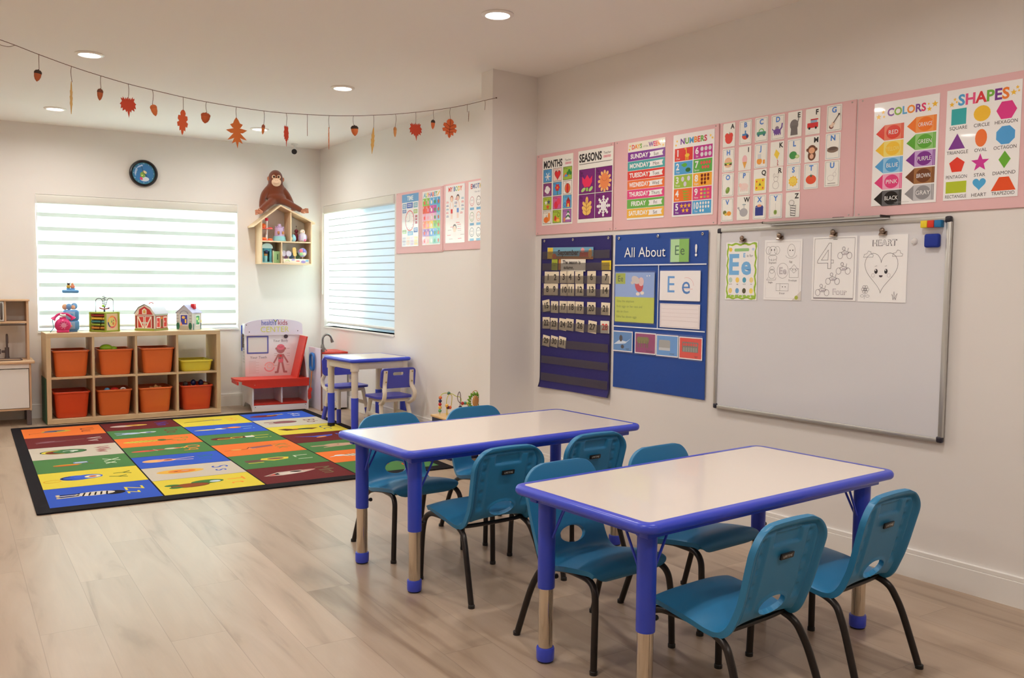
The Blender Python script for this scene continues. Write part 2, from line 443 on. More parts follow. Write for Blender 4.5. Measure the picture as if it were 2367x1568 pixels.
# ------------------------------------------------------------------ windows: vinyl slider, glass pane, banded roller shade
GLASS = bpy.data.materials.new('window_glass'); GLASS.use_nodes = True
n, l = nodes(GLASS); n.remove(n['Principled BSDF']); out = n['Material Output']
gt = n.new('ShaderNodeBsdfTransparent'); gt.inputs[0].default_value = (0.93, 0.97, 0.96, 1); gg = n.new('ShaderNodeBsdfGlossy'); gg.inputs['Roughness'].default_value = 0.02
gm = n.new('ShaderNodeMixShader'); gm.inputs[0].default_value = 0.06; l.new(gt.outputs[0], gm.inputs[1]); l.new(gg.outputs[0], gm.inputs[2]); l.new(gm.outputs[0], out.inputs[0])
def shade_cloth(name, trans, refl, col, clear=0.0):
    m = bpy.data.materials.new(name); m.use_nodes = True; n, l = nodes(m); n.remove(n['Principled BSDF'])
    d = n.new('ShaderNodeBsdfDiffuse'); t = n.new('ShaderNodeBsdfTranslucent'); a = n.new('ShaderNodeAddShader')
    d.inputs[0].default_value = (*[refl * c for c in col], 1); t.inputs[0].default_value = (*[trans * c for c in col], 1)
    l.new(d.outputs[0], a.inputs[0]); l.new(t.outputs[0], a.inputs[1]); last = a.outputs[0]
    if clear:
        tr = n.new('ShaderNodeBsdfTransparent'); mx = n.new('ShaderNodeMixShader'); mx.inputs[0].default_value = clear
        l.new(last, mx.inputs[1]); l.new(tr.outputs[0], mx.inputs[2]); last = mx.outputs[0]
    l.new(last, n['Material Output'].inputs[0]); return m
CLOTH_A = shade_cloth('shade_band_light', 0.42, 0.5, (0.97, 1.0, 0.99))
CLOTH_B = shade_cloth('shade_band_dense', 0.092, 0.6, (0.93, 1.0, 0.97))
CLOTH_L = shade_cloth('shade_band_line', 0.055, 0.6, (0.86, 0.94, 1.0))
CASS = mat('shade_cassette_white', (226, 224, 216), 0.5)
RAIL = mat('shade_rail_grey', (236, 238, 236), 0.4)
CORDM = mat('white_cord', (240, 240, 236), 0.5)
SCREEN = bpy.data.materials.new('tint_sheet'); SCREEN.use_nodes = True  # added sheet that dims and blues daylight behind half of the side shade
n, l = nodes(SCREEN); n.remove(n['Principled BSDF']); gt = n.new('ShaderNodeBsdfTransparent'); gt.inputs[0].default_value = (0.24, 0.285, 0.34, 1); l.new(gt.outputs[0], n['Material Output'].inputs[0])
def window(name, w, h, label, shade_label, bands, root_loc, rot, half_tint):
    r = bpy.data.objects.new(name, None); COL.objects.link(r); r.location = root_loc; r.rotation_euler = (0, 0, rot); r['kind'] = 'structure'; r['label'] = label
    f = MB(); y0, y1 = 0.115, 0.165; fw = 0.045
    f.box((0, y0, 0), (w, y1, fw), PVC); f.box((0, y0, h - fw), (w, y1, h), PVC); f.box((0, y0, fw), (fw, y1, h - fw), PVC); f.box((w - fw, y0, fw), (w, y1, h - fw), PVC)
    f.box((w / 2 - 0.035, y0 + 0.005, fw), (w / 2 + 0.035, y1 - 0.005, h - fw), PVC)
    f.build('window_frame', r)
    g = MB(); g.box((fw, 0.138, fw), (w / 2 - 0.036, 0.142, h - fw), GLASS); g.build('glass_pane', r)
    g = MB(); g.box((w / 2 + 0.036, 0.138, fw), (w - fw, 0.142, h - fw), GLASS); g.build('glass_pane', r)
    if half_tint:  # unseen sheet outside one pane, put in to tint the light on the cloth
        k = MB(); k.box((w / 2 + 0.02, 0.170, 0.02), (w - 0.02, 0.172, h - 0.02), SCREEN); k.build('tint_sheet', r)
    s = MB(); s.box((-0.004, -0.012, -0.02), (w + 0.004, 0.112, 0.0), TRIM, 0.004); s.build('window_sill', r)
    return r
w1 = window('window_1', W1[1] - W1[0], W1[3] - W1[2], 'wide sliding window behind the toy shelf', '', 0, (W1[0], YB, W1[2]), 0, 0)
w2 = window('window_2', W2[1] - W2[0], W2[3] - W2[2], 'sliding window in the side wall above the small table', '', 0, AL_L + alu * W2[0] + Vector((0, 0, W2[2])), AL_ROT, 1)
def shade(label, w, h, loc, rot, period, dense, mats, cord_side):
    r = thing('roller_shade', label, 'window shade', loc, rot, None)
    m = MB(); z = 0.057; k = 0; y = 0.045; top = h - 0.078
    while z < top:
        for hgt, mm in ((period - dense, mats[0]), (dense, mats[1])):
            z1 = min(z + hgt, top)
            if z1 > z: m.box((0.012, y, z), (w - 0.012, y + 0.0012, z1), mm)
            z = z1
    m.build('shade_cloth', r)
    c = MB(); c.prism(rrect(-0.012, h - 0.082, 0.085, h - 0.002, 0.014, 4), 0.003, w - 0.003, CASS, plane='YZ'); c.build('cassette', r)
    for x in (0.0, w - 0.004):
        e = MB(); e.prism(rrect(-0.014, h - 0.084, 0.087, h, 0.014, 4), x, x + 0.004, PVC, plane='YZ'); e.build('end_cap', r)
    q = MB(); q.prism(rrect(0.030, 0.030, 0.060, 0.058, 0.010, 4), 0.010, w - 0.010, RAIL, plane='YZ'); q.build('bottom_rail', r)
    x = 0.006 if cord_side < 0 else w - 0.006
    s = cord_side
    t = MB(); t.tube(spline([(x, -0.018, h - 0.07), (x + s * 0.006, -0.02, h * 0.55), (x + s * 0.010, -0.022, h * 0.33), (x - s * 0.004, -0.026, h * 0.27), (x - s * 0.014, -0.022, h * 0.31), (x - s * 0.004, -0.018, h * 0.6), (x - s * 0.002, -0.018, h - 0.07)], 8), 0.0022, CORDM, 6)
    t.build('pull_cord', r)
    return r
shade('banded white roller shade drawn over the wide window behind the toys', W1[1] - W1[0], W1[3] - W1[2], (W1[0], YB, W1[2]), 0, 0.128, 0.036, (CLOTH_A, CLOTH_B), -1)
shade('thin-striped white roller shade on the side window above the small table', W2[1] - W2[0], W2[3] - W2[2], AL_L + alu * W2[0] + Vector((0, 0, W2[2])), AL_ROT, 0.0665, 0.009, (CLOTH_A, CLOTH_L), -1)

# ------------------------------------------------------------------ recessed downlights
LENS = bpy.data.materials.new('lamp_lens'); LENS.use_nodes = True
n, l = nodes(LENS); em = n.new('ShaderNodeEmission'); em.inputs[0].default_value = (1, 0.95, 0.88, 1); em.inputs[1].default_value = 9.0
l.new(em.outputs[0], n['Material Output'].inputs[0])
RIM = mat('lamp_rim_white', (244, 240, 234), 0.4)
def downlight(x, y, label):
    r = thing('recessed_downlight', label, 'ceiling light', (x, y, CEIL), 0, 'recessed ceiling lights')
    m = MB(); m.lathe([(0.060, -0.0005), (0.084, -0.0005), (0.0845, -0.004), (0.080, -0.008), (0.064, -0.010), (0.060, -0.004)], RIM, 36, cap0=False, cap1=False)
    m.build('trim_ring', r)
    g = MB(); g.lathe([(0.062, -0.0015), (0.058, -0.0055), (0.040, -0.0065), (0.001, -0.007)], LENS, 32, cap0=False); g.build('lens', r)
    a = bpy.data.lights.new('downlight_beam', 'AREA'); a.shape = 'DISK'; a.size = 0.12; a.energy = LAMP_POWER; a.color = LAMP_COLOR; a.spread = rad(165)
    ao = bpy.data.objects.new('downlight_beam', a); COL.objects.link(ao); ao.parent = r; ao.location = (0, 0, -0.014)
    return r
for x, y, lb in ((2.39, 3.99, 'round ceiling light nearest the pier, largest of the five'), (0.722, 6.10, 'round ceiling light above the autumn garland, over its acorn end'),
                 (2.368, 6.10, 'round ceiling light over the middle of the garland'), (0.706, 8.20, 'round ceiling light above the kitchen end of the wide window'),
                 (2.373, 8.18, 'small far ceiling light above the plush ape')):
    downlight(x, y, lb)
for x, y in ((0.72, 4.0), (0.72, 1.9), (2.39, 1.9), (0.72, -0.2), (2.39, -0.2), (-0.95, 6.1), (-0.95, 4.0), (-0.95, 1.9), (-0.95, 8.2)):
    downlight(x, y, 'round recessed ceiling light out of the frame')
# ------------------------------------------------------------------ big blue-edged activity tables
TOPM = mat('cream_laminate', (236, 226, 216), 0.22, coat=0.2)
BLUE = mat('royal_blue_plastic', (58, 76, 204), 0.28, k=1.1)
BLUEP = mat('royal_blue_paint', (48, 70, 194), 0.3, k=1.1)
CHROME = mat('brushed_steel', (214, 204, 190), 0.13, metal=1.0)
DARKB = mat('blue_black_rubber', (22, 24, 52), 0.5)
def slab_rim(mb, L, W, z0, z1, r, m, bulge=0.012, inner=0.02):
    """rounded rim swept round a rounded rectangle"""
    P = rrect(-L / 2 + bulge, -W / 2 + bulge, L / 2 - bulge, W / 2 - bulge, r, 8); n = len(P); rows = []
    zc, hz = (z0 + z1) / 2, (z1 - z0) / 2
    prof = [(-inner, z1 + 0.0006), (-0.002, z1 + 0.0006)] + [(bulge * math.cos(rad(a)), zc + hz * math.sin(rad(a))) for a in (80, 60, 35, 10, -15, -40, -65, -85)] + [(-inner, z0)]
    for k in range(n):
        a, b = Vector(P[k - 1]), Vector(P[(k + 1) % n]); t = (b - a).normalized(); nn = Vector((t.y, -t.x))
        rows.append([(P[k][0] + nn.x * d, P[k][1] + nn.y * d, z) for d, z in prof])
    rows.append(rows[0])
    mb.quads(rows, m)
    bmesh.ops.remove_doubles(mb.bm, verts=mb.bm.verts[:], dist=0.00001)
def activity_table(label, loc, rot, L=1.325, W=0.645, H=0.602):
    r = thing('activity_table', label, 'table', loc, rot, 'activity tables')
    t = MB(); t.prism(rrect(-L / 2 + 0.014, -W / 2 + 0.014, L / 2 - 0.014, W / 2 - 0.014, 0.038, 8), H - 0.024, H, TOPM, plane='XY'); t.build('tabletop', r)
    e = MB(); slab_rim(e, L, W, H - 0.030, H, 0.040, BLUE); e.build('edge_band', r)
    f = MB()
    f.box((-L / 2 + 0.05, -W / 2 + 0.05, H - 0.056), (L / 2 - 0.05, -W / 2 + 0.085, H - 0.026), BLUEP, 0.003); f.box((-L / 2 + 0.05, W / 2 - 0.085, H - 0.056), (L / 2 - 0.05, W / 2 - 0.05, H - 0.026), BLUEP, 0.003)
    f.box((-L / 2 + 0.055, -W / 2 + 0.085, H - 0.054), (-L / 2 + 0.09, W / 2 - 0.085, H - 0.026), BLUEP, 0.003); f.box((L / 2 - 0.09, -W / 2 + 0.085, H - 0.054), (L / 2 - 0.055, W / 2 - 0.085, H - 0.026), BLUEP, 0.003)
    f.build('underframe', r)
    for sx in (-1, 1):
        for sy in (-1, 1):
            x, y = sx * (L / 2 - 0.092), sy * (W / 2 - 0.092)
            g = MB(); g.lathe([(0.034, H - 0.058), (0.034, H - 0.050), (0.034, H - 0.030)], BLUEP, 28, (x, y, 0)); g.lathe([(0.0285, 0.255), (0.029, 0.258), (0.0300, H - 0.05)], BLUEP, 28, (x, y, 0))
            leg = g.build('leg', r)
            c = MB(); c.lathe([(0.0245, 0.035), (0.0245, 0.262)], CHROME, 28, (x, y, 0))
            for z in (0.075, 0.10, 0.125, 0.15, 0.175, 0.20, 0.225): c.cyl((x + 0.0235, y + 0.0075, z), (x + 0.0246, y + 0.0078, z), 0.004, BLACK, seg=10)
            c.build('chrome_tube', leg)
            k = MB(); k.lathe([(0.024, 0.0), (0.027, 0.002), (0.0275, 0.006)], DARKB, 24, (x, y, 0)); k.lathe([(0.0285, 0.006), (0.0305, 0.012), (0.0310, 0.045), (0.0295, 0.050), (0.0245, 0.0505)], BLUE, 28, (x, y, 0)); k.build('foot_cap', leg)
            n_ = MB(); n_.cyl((x + 0.028, y, 0.285), (x + 0.040, y, 0.285), 0.004, BLACK, seg=10); n_.lathe([(0.008, -0.004), (0.009, 0.0), (0.008, 0.006)], BLACK, 12, M=Matrix.Translation((x + 0.042, y, 0.285)) @ Matrix.Rotation(PI / 2, 4, 'Y')); n_.build('lock_knob', leg)
            for (dx, dy) in ((-sx, 0), (0, -sy)):
                br = MB(); br.tube([(x + dx * 0.030, y + dy * 0.030, H - 0.17), (x + dx * 0.095, y + dy * 0.095, H - 0.05)], 0.0042, BLUEP, 8); br.build('brace', r)
    return r
activity_table('cream-topped blue-edged table under the calendar, farther of the pair', (2.1174, 3.5263, 0), rad(5.12))
activity_table('cream-topped blue-edged table under the whiteboard, nearer of the pair', (2.2471, 2.2355, 0), rad(5.33))

# ------------------------------------------------------------------ blue moulded children's chairs
SHELL = bump(mat('teal_blue_plastic', (38, 124, 172), 0.42, k=1.05), 900, 0.10, 0.0006)
TUBE = mat('bronze_black_tube', (38, 32, 30), 0.3, metal=0.3)
PLATE = mat('black_label', (22, 22, 24), 0.35)
PLATET = mat('label_letter_silver', (190, 192, 190), 0.4)
def smooth01(a, b, x):
    t = max(0.0, min(1.0, (x - a) / (b - a))); return t * t * (3 - 2 * t)
def chair_shell():
    K = [(.178, .286, .150), (.192, .306, .164), (.184, .330, .173), (.148, .346, .178), (.085, .343, .181), (.015, .332, .181), (-.040, .320, .179), (-.078, .318, .174),
         (-.102, .336, .168), (-.118, .372, .165), (-.134, .425, .168), (-.150, .490, .172), (-.166, .560, .175), (-.174, .602, .175), (-.178, .625, .175)]
    sp = spline([(a, b, c) for a, b, c in K], 40)
    ln = [0.0]
    for a, b in zip(sp, sp[1:]): ln.append(ln[-1] + math.hypot(b.x - a.x, b.y - a.y))
    TOT = ln[-1]; NV, NU = 150, 76
    def at(s):
        s = max(0, min(TOT - 1e-6, s)); lo, hi = 0, len(ln) - 1
        while hi - lo > 1:
            mid = (lo + hi) // 2
            if ln[mid] <= s: lo = mid
            else: hi = mid
        t = (s - ln[lo]) / (ln[hi] - ln[lo]); return sp[lo].lerp(sp[hi], t)
    sh = min((abs(p.y - .366) + (0 if p.x < -.09 else 9), l) for p, l in zip(sp, ln))[1]
    def hw(s):
        p = at(s); w = p.z
        for d, R in ((TOT - s, .085), (s, .055)):
            if d < R: w = w - R + math.sqrt(max(0, R * R - (R - d) ** 2))
        return w
    def pos(u, s):
        p = at(s); x = u * hw(s); f = smooth01(.33, .40, p.y) if p.x < -.06 else 0.0
        au = min(1.0, abs(x) / .18)
        dz = -(1 - f) * .020 * au ** 3 * smooth01(.0, .12, s); y = p.x - f * (.012 * au ** 2.5)
        z = p.y + dz
        if TOT - s < .14: z -= .010 * au ** 2 * smooth01(.14, 0, TOT - s)
        return Vector((x, y, z))
    S = [TOT * j / NV for j in range(NV + 1)]; U = [-1 + 2 * i / NU for i in range(NU + 1)]
    front = [[pos(u, s) for u in U] for s in S]
    ex, es = .060, .030
    uv = [[(u * hw(s), s - sh) for u in U] for s in S]
    inside = lambda a: (a[0] / ex) ** 2 + (a[1] / es) ** 2
    keep = [[True] * NU for _ in range(NV)]
    for j in range(NV):
        for i in range(NU):
            c = [(uv[j][i][k] + uv[j + 1][i + 1][k]) / 2 for k in (0, 1)]
            if inside(c) < 1.0: keep[j][i] = False
    # snap the hole's rim to the ellipse
    for j in range(1, NV):
        for i in range(1, NU):
            q = [keep[j - 1][i - 1], keep[j - 1][i], keep[j][i - 1], keep[j][i]]
            if any(q) and not all(q):
                x, s = uv[j][i]; a = math.atan2(s / es, x / ex); x2, s2 = ex * math.cos(a), es * math.sin(a)
                front[j][i] = pos(x2 / hw(s2 + sh), s2 + sh); uv[j][i] = (x2, s2)
    def nrm(j, i):
        a = front[min(j + 1, NV)][i] - front[max(j - 1, 0)][i]; b = front[j][min(i + 1, NU)] - front[j][max(i - 1, 0)]
        n_ = b.cross(a); return n_.normalized() if n_.length > 1e-9 else Vector((0, 1, 0))
    bm = bmesh.new()
    FV = [[bm.verts.new(p) for p in r] for r in front]; BV = []
    for j in range(NV + 1):
        row = []
        for i in range(NU + 1):
            x, sd = uv[j][i]; s = sd + sh; edge = min(hw(s) - abs(x), TOT - s, s + .004); p = front[j][i]
            t = .0065 + .0150 * smooth01(.026, .010, edge)
            if p.y < -.095:                                   # rear of the backrest
                h = p.z
                ch = smooth01(.020, .012, abs(abs(x) - .112)) * smooth01(.36, .38, h) * smooth01(.60, .57, h)
                t += .0075 * (1 - ch) * smooth01(.026, .034, edge)
                for hz in (.395, .44, .485, .53, .57): t -= .0040 * smooth01(.010, .006, math.hypot(abs(x) - .112, h - hz))
                sl = smooth01(.066, .060, abs(x)) * smooth01(.021, .016, abs(h - .572)); t -= .0085 * sl
                rim = inside((x, sd)); t += .005 * smooth01(1.5, 1.15, rim)
            row.append(bm.verts.new(p + nrm(j, i) * max(t, .0025)))
        BV.append(row)
    for j in range(NV):
        for i in range(NU):
            if not keep[j][i]: continue
            bm.faces.new((FV[j][i], FV[j][i + 1], FV[j + 1][i + 1], FV[j + 1][i])); bm.faces.new((BV[j][i], BV[j + 1][i], BV[j + 1][i + 1], BV[j][i + 1]))
            for dj, di, a, b_ in ((0, -1, (j, i), (j + 1, i)), (0, 1, (j + 1, i + 1), (j, i + 1)), (-1, 0, (j, i + 1), (j, i)), (1, 0, (j + 1, i), (j + 1, i + 1))):
                jj, ii = j + dj, i + di
                if jj < 0 or ii < 0 or jj >= NV or ii >= NU or not keep[jj][ii]:
                    bm.faces.new((FV[a[0]][a[1]], FV[b_[0]][b_[1]], BV[b_[0]][b_[1]], BV[a[0]][a[1]]))
    lone = [v for v in bm.verts if not v.link_faces]
    bmesh.ops.delete(bm, geom=lone, context='VERTS')
    bmesh.ops.remove_doubles(bm, verts=bm.verts[:], dist=.00005)
    bmesh.ops.smooth_vert(bm, verts=bm.verts[:], factor=.2, use_axis_x=True, use_axis_y=True, use_axis_z=True)
    mb = MB(); mb.bm.free(); mb.bm = bm; mb.faces(bm.faces[:], SHELL)
    return mb
def make_chair():
    r = thing('stacking_chair', 'x', 'chair', (0, 0, 0), 0, 'blue stacking chairs')
    shell = chair_shell().build('seat_shell', r, angle=50)
    p = MB(); p.box((-.030, -.1790, .506), (.030, -.1730, .524), PLATE, .0012, M=None); pl = p.build('label_plate', shell); pl.rotation_euler = (0, 0, 0)
    # tilt the plate with the backrest
    tl = Art(.058, .016, thick=0.0001, base=False); tl.text('LIFETIME', .029, .0045, .0075, (205, 205, 200), fit=.05)
    to = tl.build('label_lettering', PRINT, pl, (-.029 + .058, 0, 0)); to.rotation_euler = (0, 0, 0); to.location = (-.029, -.1790, .507)
    a = rad(12.0); c = Vector((0, -.176, .515))
    M = Matrix.Translation((0, -.003, .0)) @ Matrix.Translation(c) @ Matrix.Rotation(a, 4, 'X') @ Matrix.Translation(-c)
    for o in (pl.data, ): o.transform(M)
    to.data.transform(Matrix.Translation((-.029, -.1790, .507))); to.data.transform(M); to.location = (0, 0, 0)
    for s in (-1, 1):
        x = s
        fr = spline([(x * .1875, .205, 0), (x * .184, .203, .12), (x * .179, .199, .220), (x * .173, .187, .272), (x * .165, .150, .296), (x * .158, .08, .2985), (x * .156, .04, .298)], 7)
        g = MB(); g.tube(fr, .0118, TUBE, 12); g.lathe([(.0135, 0), (.0135, .012), (.012, .014)], BLACK, 14, (x * .1875, .205, 0)); g.build('leg', r)
        rr = spline([(x * .156, .04, .298), (x * .156, 0.0, .293), (x * .158, -.055, .283), (x * .162, -.098, .264), (x * .168, -.122, .230), (x * .176, -.150, .165), (x * .1875, -.205, 0)], 7)
        g = MB(); g.tube(rr, .0118, TUBE, 12); g.lathe([(.0135, 0), (.0135, .012), (.012, .014)], BLACK, 14, (x * .1875, -.205, 0)); g.build('leg', r)
    for y, z in ((-.062, .287), (.105, .296)):
        g = MB(); g.tube(spline([(-.155, y, z), (-.10, y, z - .004), (0, y, z - .005), (.10, y, z - .004), (.155, y, z)], 5), .0085, TUBE, 10); g.build('cross_rail', r)
    return r
chair0 = make_chair()
def seat(center, yaw, label, first=[True]):
    """yaw turns the chair's front from +y"""
    o = chair0 if first[0] else dup(chair0); first[0] = False
    o.location = (*center, 0); o.rotation_euler = (0, 0, yaw); o['label'] = label
seat((1.857, 3.176), rad(3.0), 'blue plastic chair seen from behind at the calendar-side table, with LIFETIME label')
seat((2.363, 3.262), rad(3.0), 'blue plastic chair at the calendar-side table, seen from behind between two chair backs')
seat((1.821, 3.843), rad(184.0), 'blue plastic chair facing the room, on the rug side of the calendar-side table')
seat((2.321, 3.873), rad(184.0), 'blue plastic chair facing us, tucked in by the bead maze cube')
seat((1.901, 2.465), rad(185.5), 'blue plastic chair facing us, its oval hole visible beside the nearer table leg')
seat((2.435, 2.527), rad(185.5), 'blue plastic chair facing us, mostly hidden under the nearer table top')
seat((1.960, 1.850), rad(5.5), 'nearest blue plastic chair, seen from behind at the nearer table')
seat((2.500, 1.905), rad(6.5), 'blue plastic chair seen from behind, standing closest to the baseboard')
# ------------------------------------------------------------------ pink boards and what hangs on the right wall
PINK = mat('pink_board', (232, 188, 190), 0.6, k=1.05)
def wall_board(pos, rot, w, h, label, cat='bulletin board', group='pink bulletin boards'):
    r = thing('bulletin_board', label, cat, pos, rot, group)
    b = MB(); b.box((0, -0.008, 0), (w, 0, h), PINK, 0.0012, seg=1); b.build('panel', r)
    for x in (0.022, w - 0.022):
        for z in (0.011, h - 0.011):
            s = MB(); s.lathe([(0.0042, -0.0005), (0.0042, 0.0012), (0.0025, 0.002), (0.0012, 0.0012)], STEEL, 12, M=Matrix.Translation((x, -0.008, z)) @ Matrix.Rotation(PI / 2, 4, 'X')); s.build('screw', r)
    return r
BO = 0.0005
wall_board(RW(5.048, 1.604, BO), RW_ROT, 5.048 - 4.287, 0.534, 'pink board holding the months and seasons charts')
wall_board(RW(4.279, 1.604, BO), RW_ROT, 4.279 - 3.470, 0.534, 'pink board holding the weekday and number charts')
wall_board(RW(3.462, 1.601, BO), RW_ROT, 3.462 - 2.662, 0.536, 'pink board covered with alphabet picture cards')
wall_board(RW(2.653, 1.599, BO), RW_ROT, 2.653 - 1.850, 0.536, 'pink board holding the colors and shapes charts')
PO = 0.0092
def on_rw(art, name, s_left, z, label, cat='poster', group=None, m=None, off=PO, tilt=0.0):
    o = art.build(name, m or PRINT_GLOSS, None, RW(s_left, z, off), (0, tilt, RW_ROT)); return tag(o, label, cat, group)
K_, W_ = (30, 28, 30), (250, 248, 245)
RAINBOW = [(228, 80, 66), (240, 146, 60), (240, 196, 70), (112, 176, 74), (86, 168, 220), (126, 70, 160), (226, 76, 132)]

# --- MONTHS
a = Art(.316, .451, (248, 243, 236))
a.text('MONTHS', .012, .380, .045, K_, 'l', True, fit=.195)
a.text('Teacher', .265, .407, .013, K_, fit=.075); a.rect(.235, .385, .300, .400, (238, 200, 206)); a.text('CREATED', .268, .388, .009, (200, 80, 90), fit=.06)
cc = [(88, 164, 220), (245, 214, 205), (160, 196, 70), (142, 66, 128), (88, 164, 220), (250, 240, 235), (176, 200, 62), (216, 96, 160), (96, 176, 224), (250, 238, 226), (168, 200, 60), (176, 112, 184)]
for i in range(12):
    cx, cy = .012 + (i % 3) * .103, .286 - (i // 3) * .091
    a.rect(cx, cy, cx + .087, cy + .083, cc[i]); a.frame(cx, cy, cx + .087, cy + .083, .0022, K_); x, y = cx + .046, cy + .036
    a.text('JFMAMJJASOND'[i], cx + .010, cy + .068, .009, K_); a.text(['January', 'February', 'March', 'April', 'May', 'June', 'July', 'August', 'September', 'October', 'November', 'December'][i], cx + .022, cy + .069, .006, K_, 'l', fit=.05)
    if i == 0:
        for k in range(3): a.line([(x - .026 * math.cos(k * PI / 3), y - .026 * math.sin(k * PI / 3)), (x + .026 * math.cos(k * PI / 3), y + .026 * math.sin(k * PI / 3))], .007, W_)
    if i == 1: a.heart(x, y, .062, .064, K_).heart(x, y, .056, .058, (220, 40, 48))
    if i == 2:
        a.ell(x - .016, y - .016, .028, .024, (236, 120, 60), a1=180).ell(x - .016, y - .016, .018, .015, (90, 150, 220), a1=180)
        for dx, dy in ((0, .012), (-.013, -.002), (.013, -.002)): a.ell(x + .014 + dx, y + .006 + dy, .012, .012, (52, 140, 60))
    if i == 3:
        for dx, dy in ((-.014, 0), (.010, .006), (0, -.008), (-.004, .016)): a.ell(x + dx, y + dy, .018, .014, W_)
        for k in range(5): a.line([(x - .028 + k * .013, y - .024), (x - .031 + k * .013, y - .034)], .002, (150, 180, 230))
    if i == 4:
        a.rect(x - .003, y - .036, x + .003, y, (52, 140, 60))
        for k in range(6): a.ell(x + .014 * math.cos(k * PI / 3), y + .012 + .014 * math.sin(k * PI / 3), .011, .008, (206, 40, 60), rot=k * 60)
        a.ell(x, y + .012, .008, .008, (240, 150, 50))
    if i == 5:
        a.ell(x, y, .028, .032, (232, 120, 60)); a.ell(x, y, .012, .031, (206, 40, 46)); a.ring(x, y, .028, .032, .003, (120, 60, 30))
    if i == 6: a.star(x - .016, y + .010, .017, W_).star(x + .014, y + .014, .020, (84, 92, 120)).star(x + .004, y - .018, .021, (226, 90, 50))
    if i == 7: a.ell(x - .012, y - .010, .020, .024, (226, 44, 72)).ell(x + .014, y + .012, .018, .022, (236, 70, 100))
    if i == 8: a.rect(x - .010, y - .030, x + .028, y + .006, (206, 40, 40)).poly([(x - .014, y + .006), (x + .032, y + .006), (x + .009, y + .034)], (160, 40, 40)).rect(x + .002, y - .030, x + .016, y - .008, (250, 220, 90)).ring(x - .024, y - .014, .012, .014, .003, (40, 80, 150))
    if i == 9: a.ell(x - .012, y - .012, .026, .020, (236, 120, 40)).ell(x + .018, y + .006, .012, .030, (240, 150, 60)).line([(x - .012, y + .006), (x - .008, y + .018)], .004, (70, 110, 50))
    if i == 10: a.ell(x - .006, y - .014, .030, .014, (230, 130, 50)).ell(x - .018, y - .004, .010, .016, (200, 60, 40)).ring(x + .016, y + .016, .014, .014, .003, (90, 70, 30)).ell(x + .010, y - .020, .016, .010, (250, 200, 80))
    if i == 11:
        for k in range(4): a.poly([(x - .006 - k * .006, y + .022 - k * .014), (x + .026 + k * .004, y + .022 - k * .014), (x + .010, y + .040 - k * .013)], W_ if k % 2 else (56, 130, 70))
        a.rect(x - .034, y - .032, x - .018, y - .006, (220, 140, 70))
on_rw(a, 'months_chart', 4.980, 1.6635, 'MONTHS chart with twelve little picture squares on the pink board', group='charts on the pink boards', m=PRINT)

# --- SEASONS
a = Art(.325, .452, (248, 243, 236))
a.text('SEASONS', .010, .382, .048, K_, 'l', True, fit=.212); a.text('Teacher', .272, .412, .014, K_, fit=.075); a.rect(.236, .388, .306, .404, (238, 200, 206)); a.text('CREATED', .271, .391, .010, (200, 80, 90), fit=.062)
a.rect(.012, .366, .316, .369, K_)
for i in range(4):
    cx, cy = .012 + (i % 2) * .156, .182 - (i // 2) * .158
    a.rect(cx, cy, cx + .150, cy + .152, (122, 32, 122)); a.frame(cx, cy, cx + .150, cy + .152, .002, (40, 20, 40)); x, y = cx + .078, cy + .070
    a.text(['Sp', 'Su', 'Fa', 'Wi'][i], cx + .012, cy + .124, .017, (40, 16, 50), 'l'); a.text(['Spring', 'Summer', 'Fall', 'Winter'][i], cx + .012, cy + .110, .009, (40, 16, 50), 'l')
    if i == 0:
        a.poly([(x - .048, y + .038), (x - .025, y + .018), (x, y + .046), (x + .025, y + .018), (x + .048, y + .038), (x + .046, y - .002), (x + .025, y - .030), (x - .025, y - .030), (x - .046, y - .002)], (236, 44, 96))
        a.rect(x - .010, y - .056, x + .010, y - .034, (150, 200, 90)); a.ell(x - .036, y - .046, .022, .011, (176, 214, 130), rot=25); a.ell(x + .036, y - .044, .022, .011, (176, 214, 130), rot=-25 + 60)
    if i == 1:
        for k in range(12): a.ell(x + .006 + .048 * math.cos(k * PI / 6), y - .006 + .054 * math.sin(k * PI / 6), .014, .010, (248, 190, 120), rot=k * 30)
        a.ell(x + .006, y - .006, .042, .048, (236, 140, 84)); a.ring(x + .006, y + .014, .024, .020, .002, (200, 90, 40), a0=180, a1=360)
    if i == 2:
        for k, (dx, dy, rr) in enumerate(((0, .044, 0), (-.022, .020, 50), (.024, .020, -50), (-.026, -.008, 55), (.026, -.008, -55), (-.018, -.032, 60), (.018, -.032, -60))): a.ell(x + dx, y + dy, .013, .024, (246, 200, 104), rot=rr)
        a.ell(x, y, .016, .046, (246, 200, 104)); a.line([(x - .004, y - .070), (x, y + .05)], .003, (150, 60, 50))
        for k in range(3):
            for s in (-1, 1): a.line([(x - .001, y - .03 + k * .024), (x + s * .026, y - .012 + k * .024)], .002, (150, 60, 50))
    if i == 3:
        a.ell(x, y, .026, .030, W_)
        for k in range(8):
            c_, s_ = math.cos(k * PI / 4), math.sin(k * PI / 4); a.line([(x, y), (x + .050 * c_, y + .054 * s_)], .012, W_); a.ell(x + .052 * c_, y + .056 * s_, .009, .009, W_)
            a.line([(x + .038 * c_ - .010 * s_, y + .040 * s_ + .010 * c_), (x + .038 * c_ + .010 * s_, y + .040 * s_ - .010 * c_)], .008, W_)
        a.ell(x, y, .018, .022, (236, 232, 240))
on_rw(a, 'seasons_chart', 4.614, 1.6645, 'SEASONS chart of four purple squares on the pink board', group='charts on the pink boards', m=PRINT)

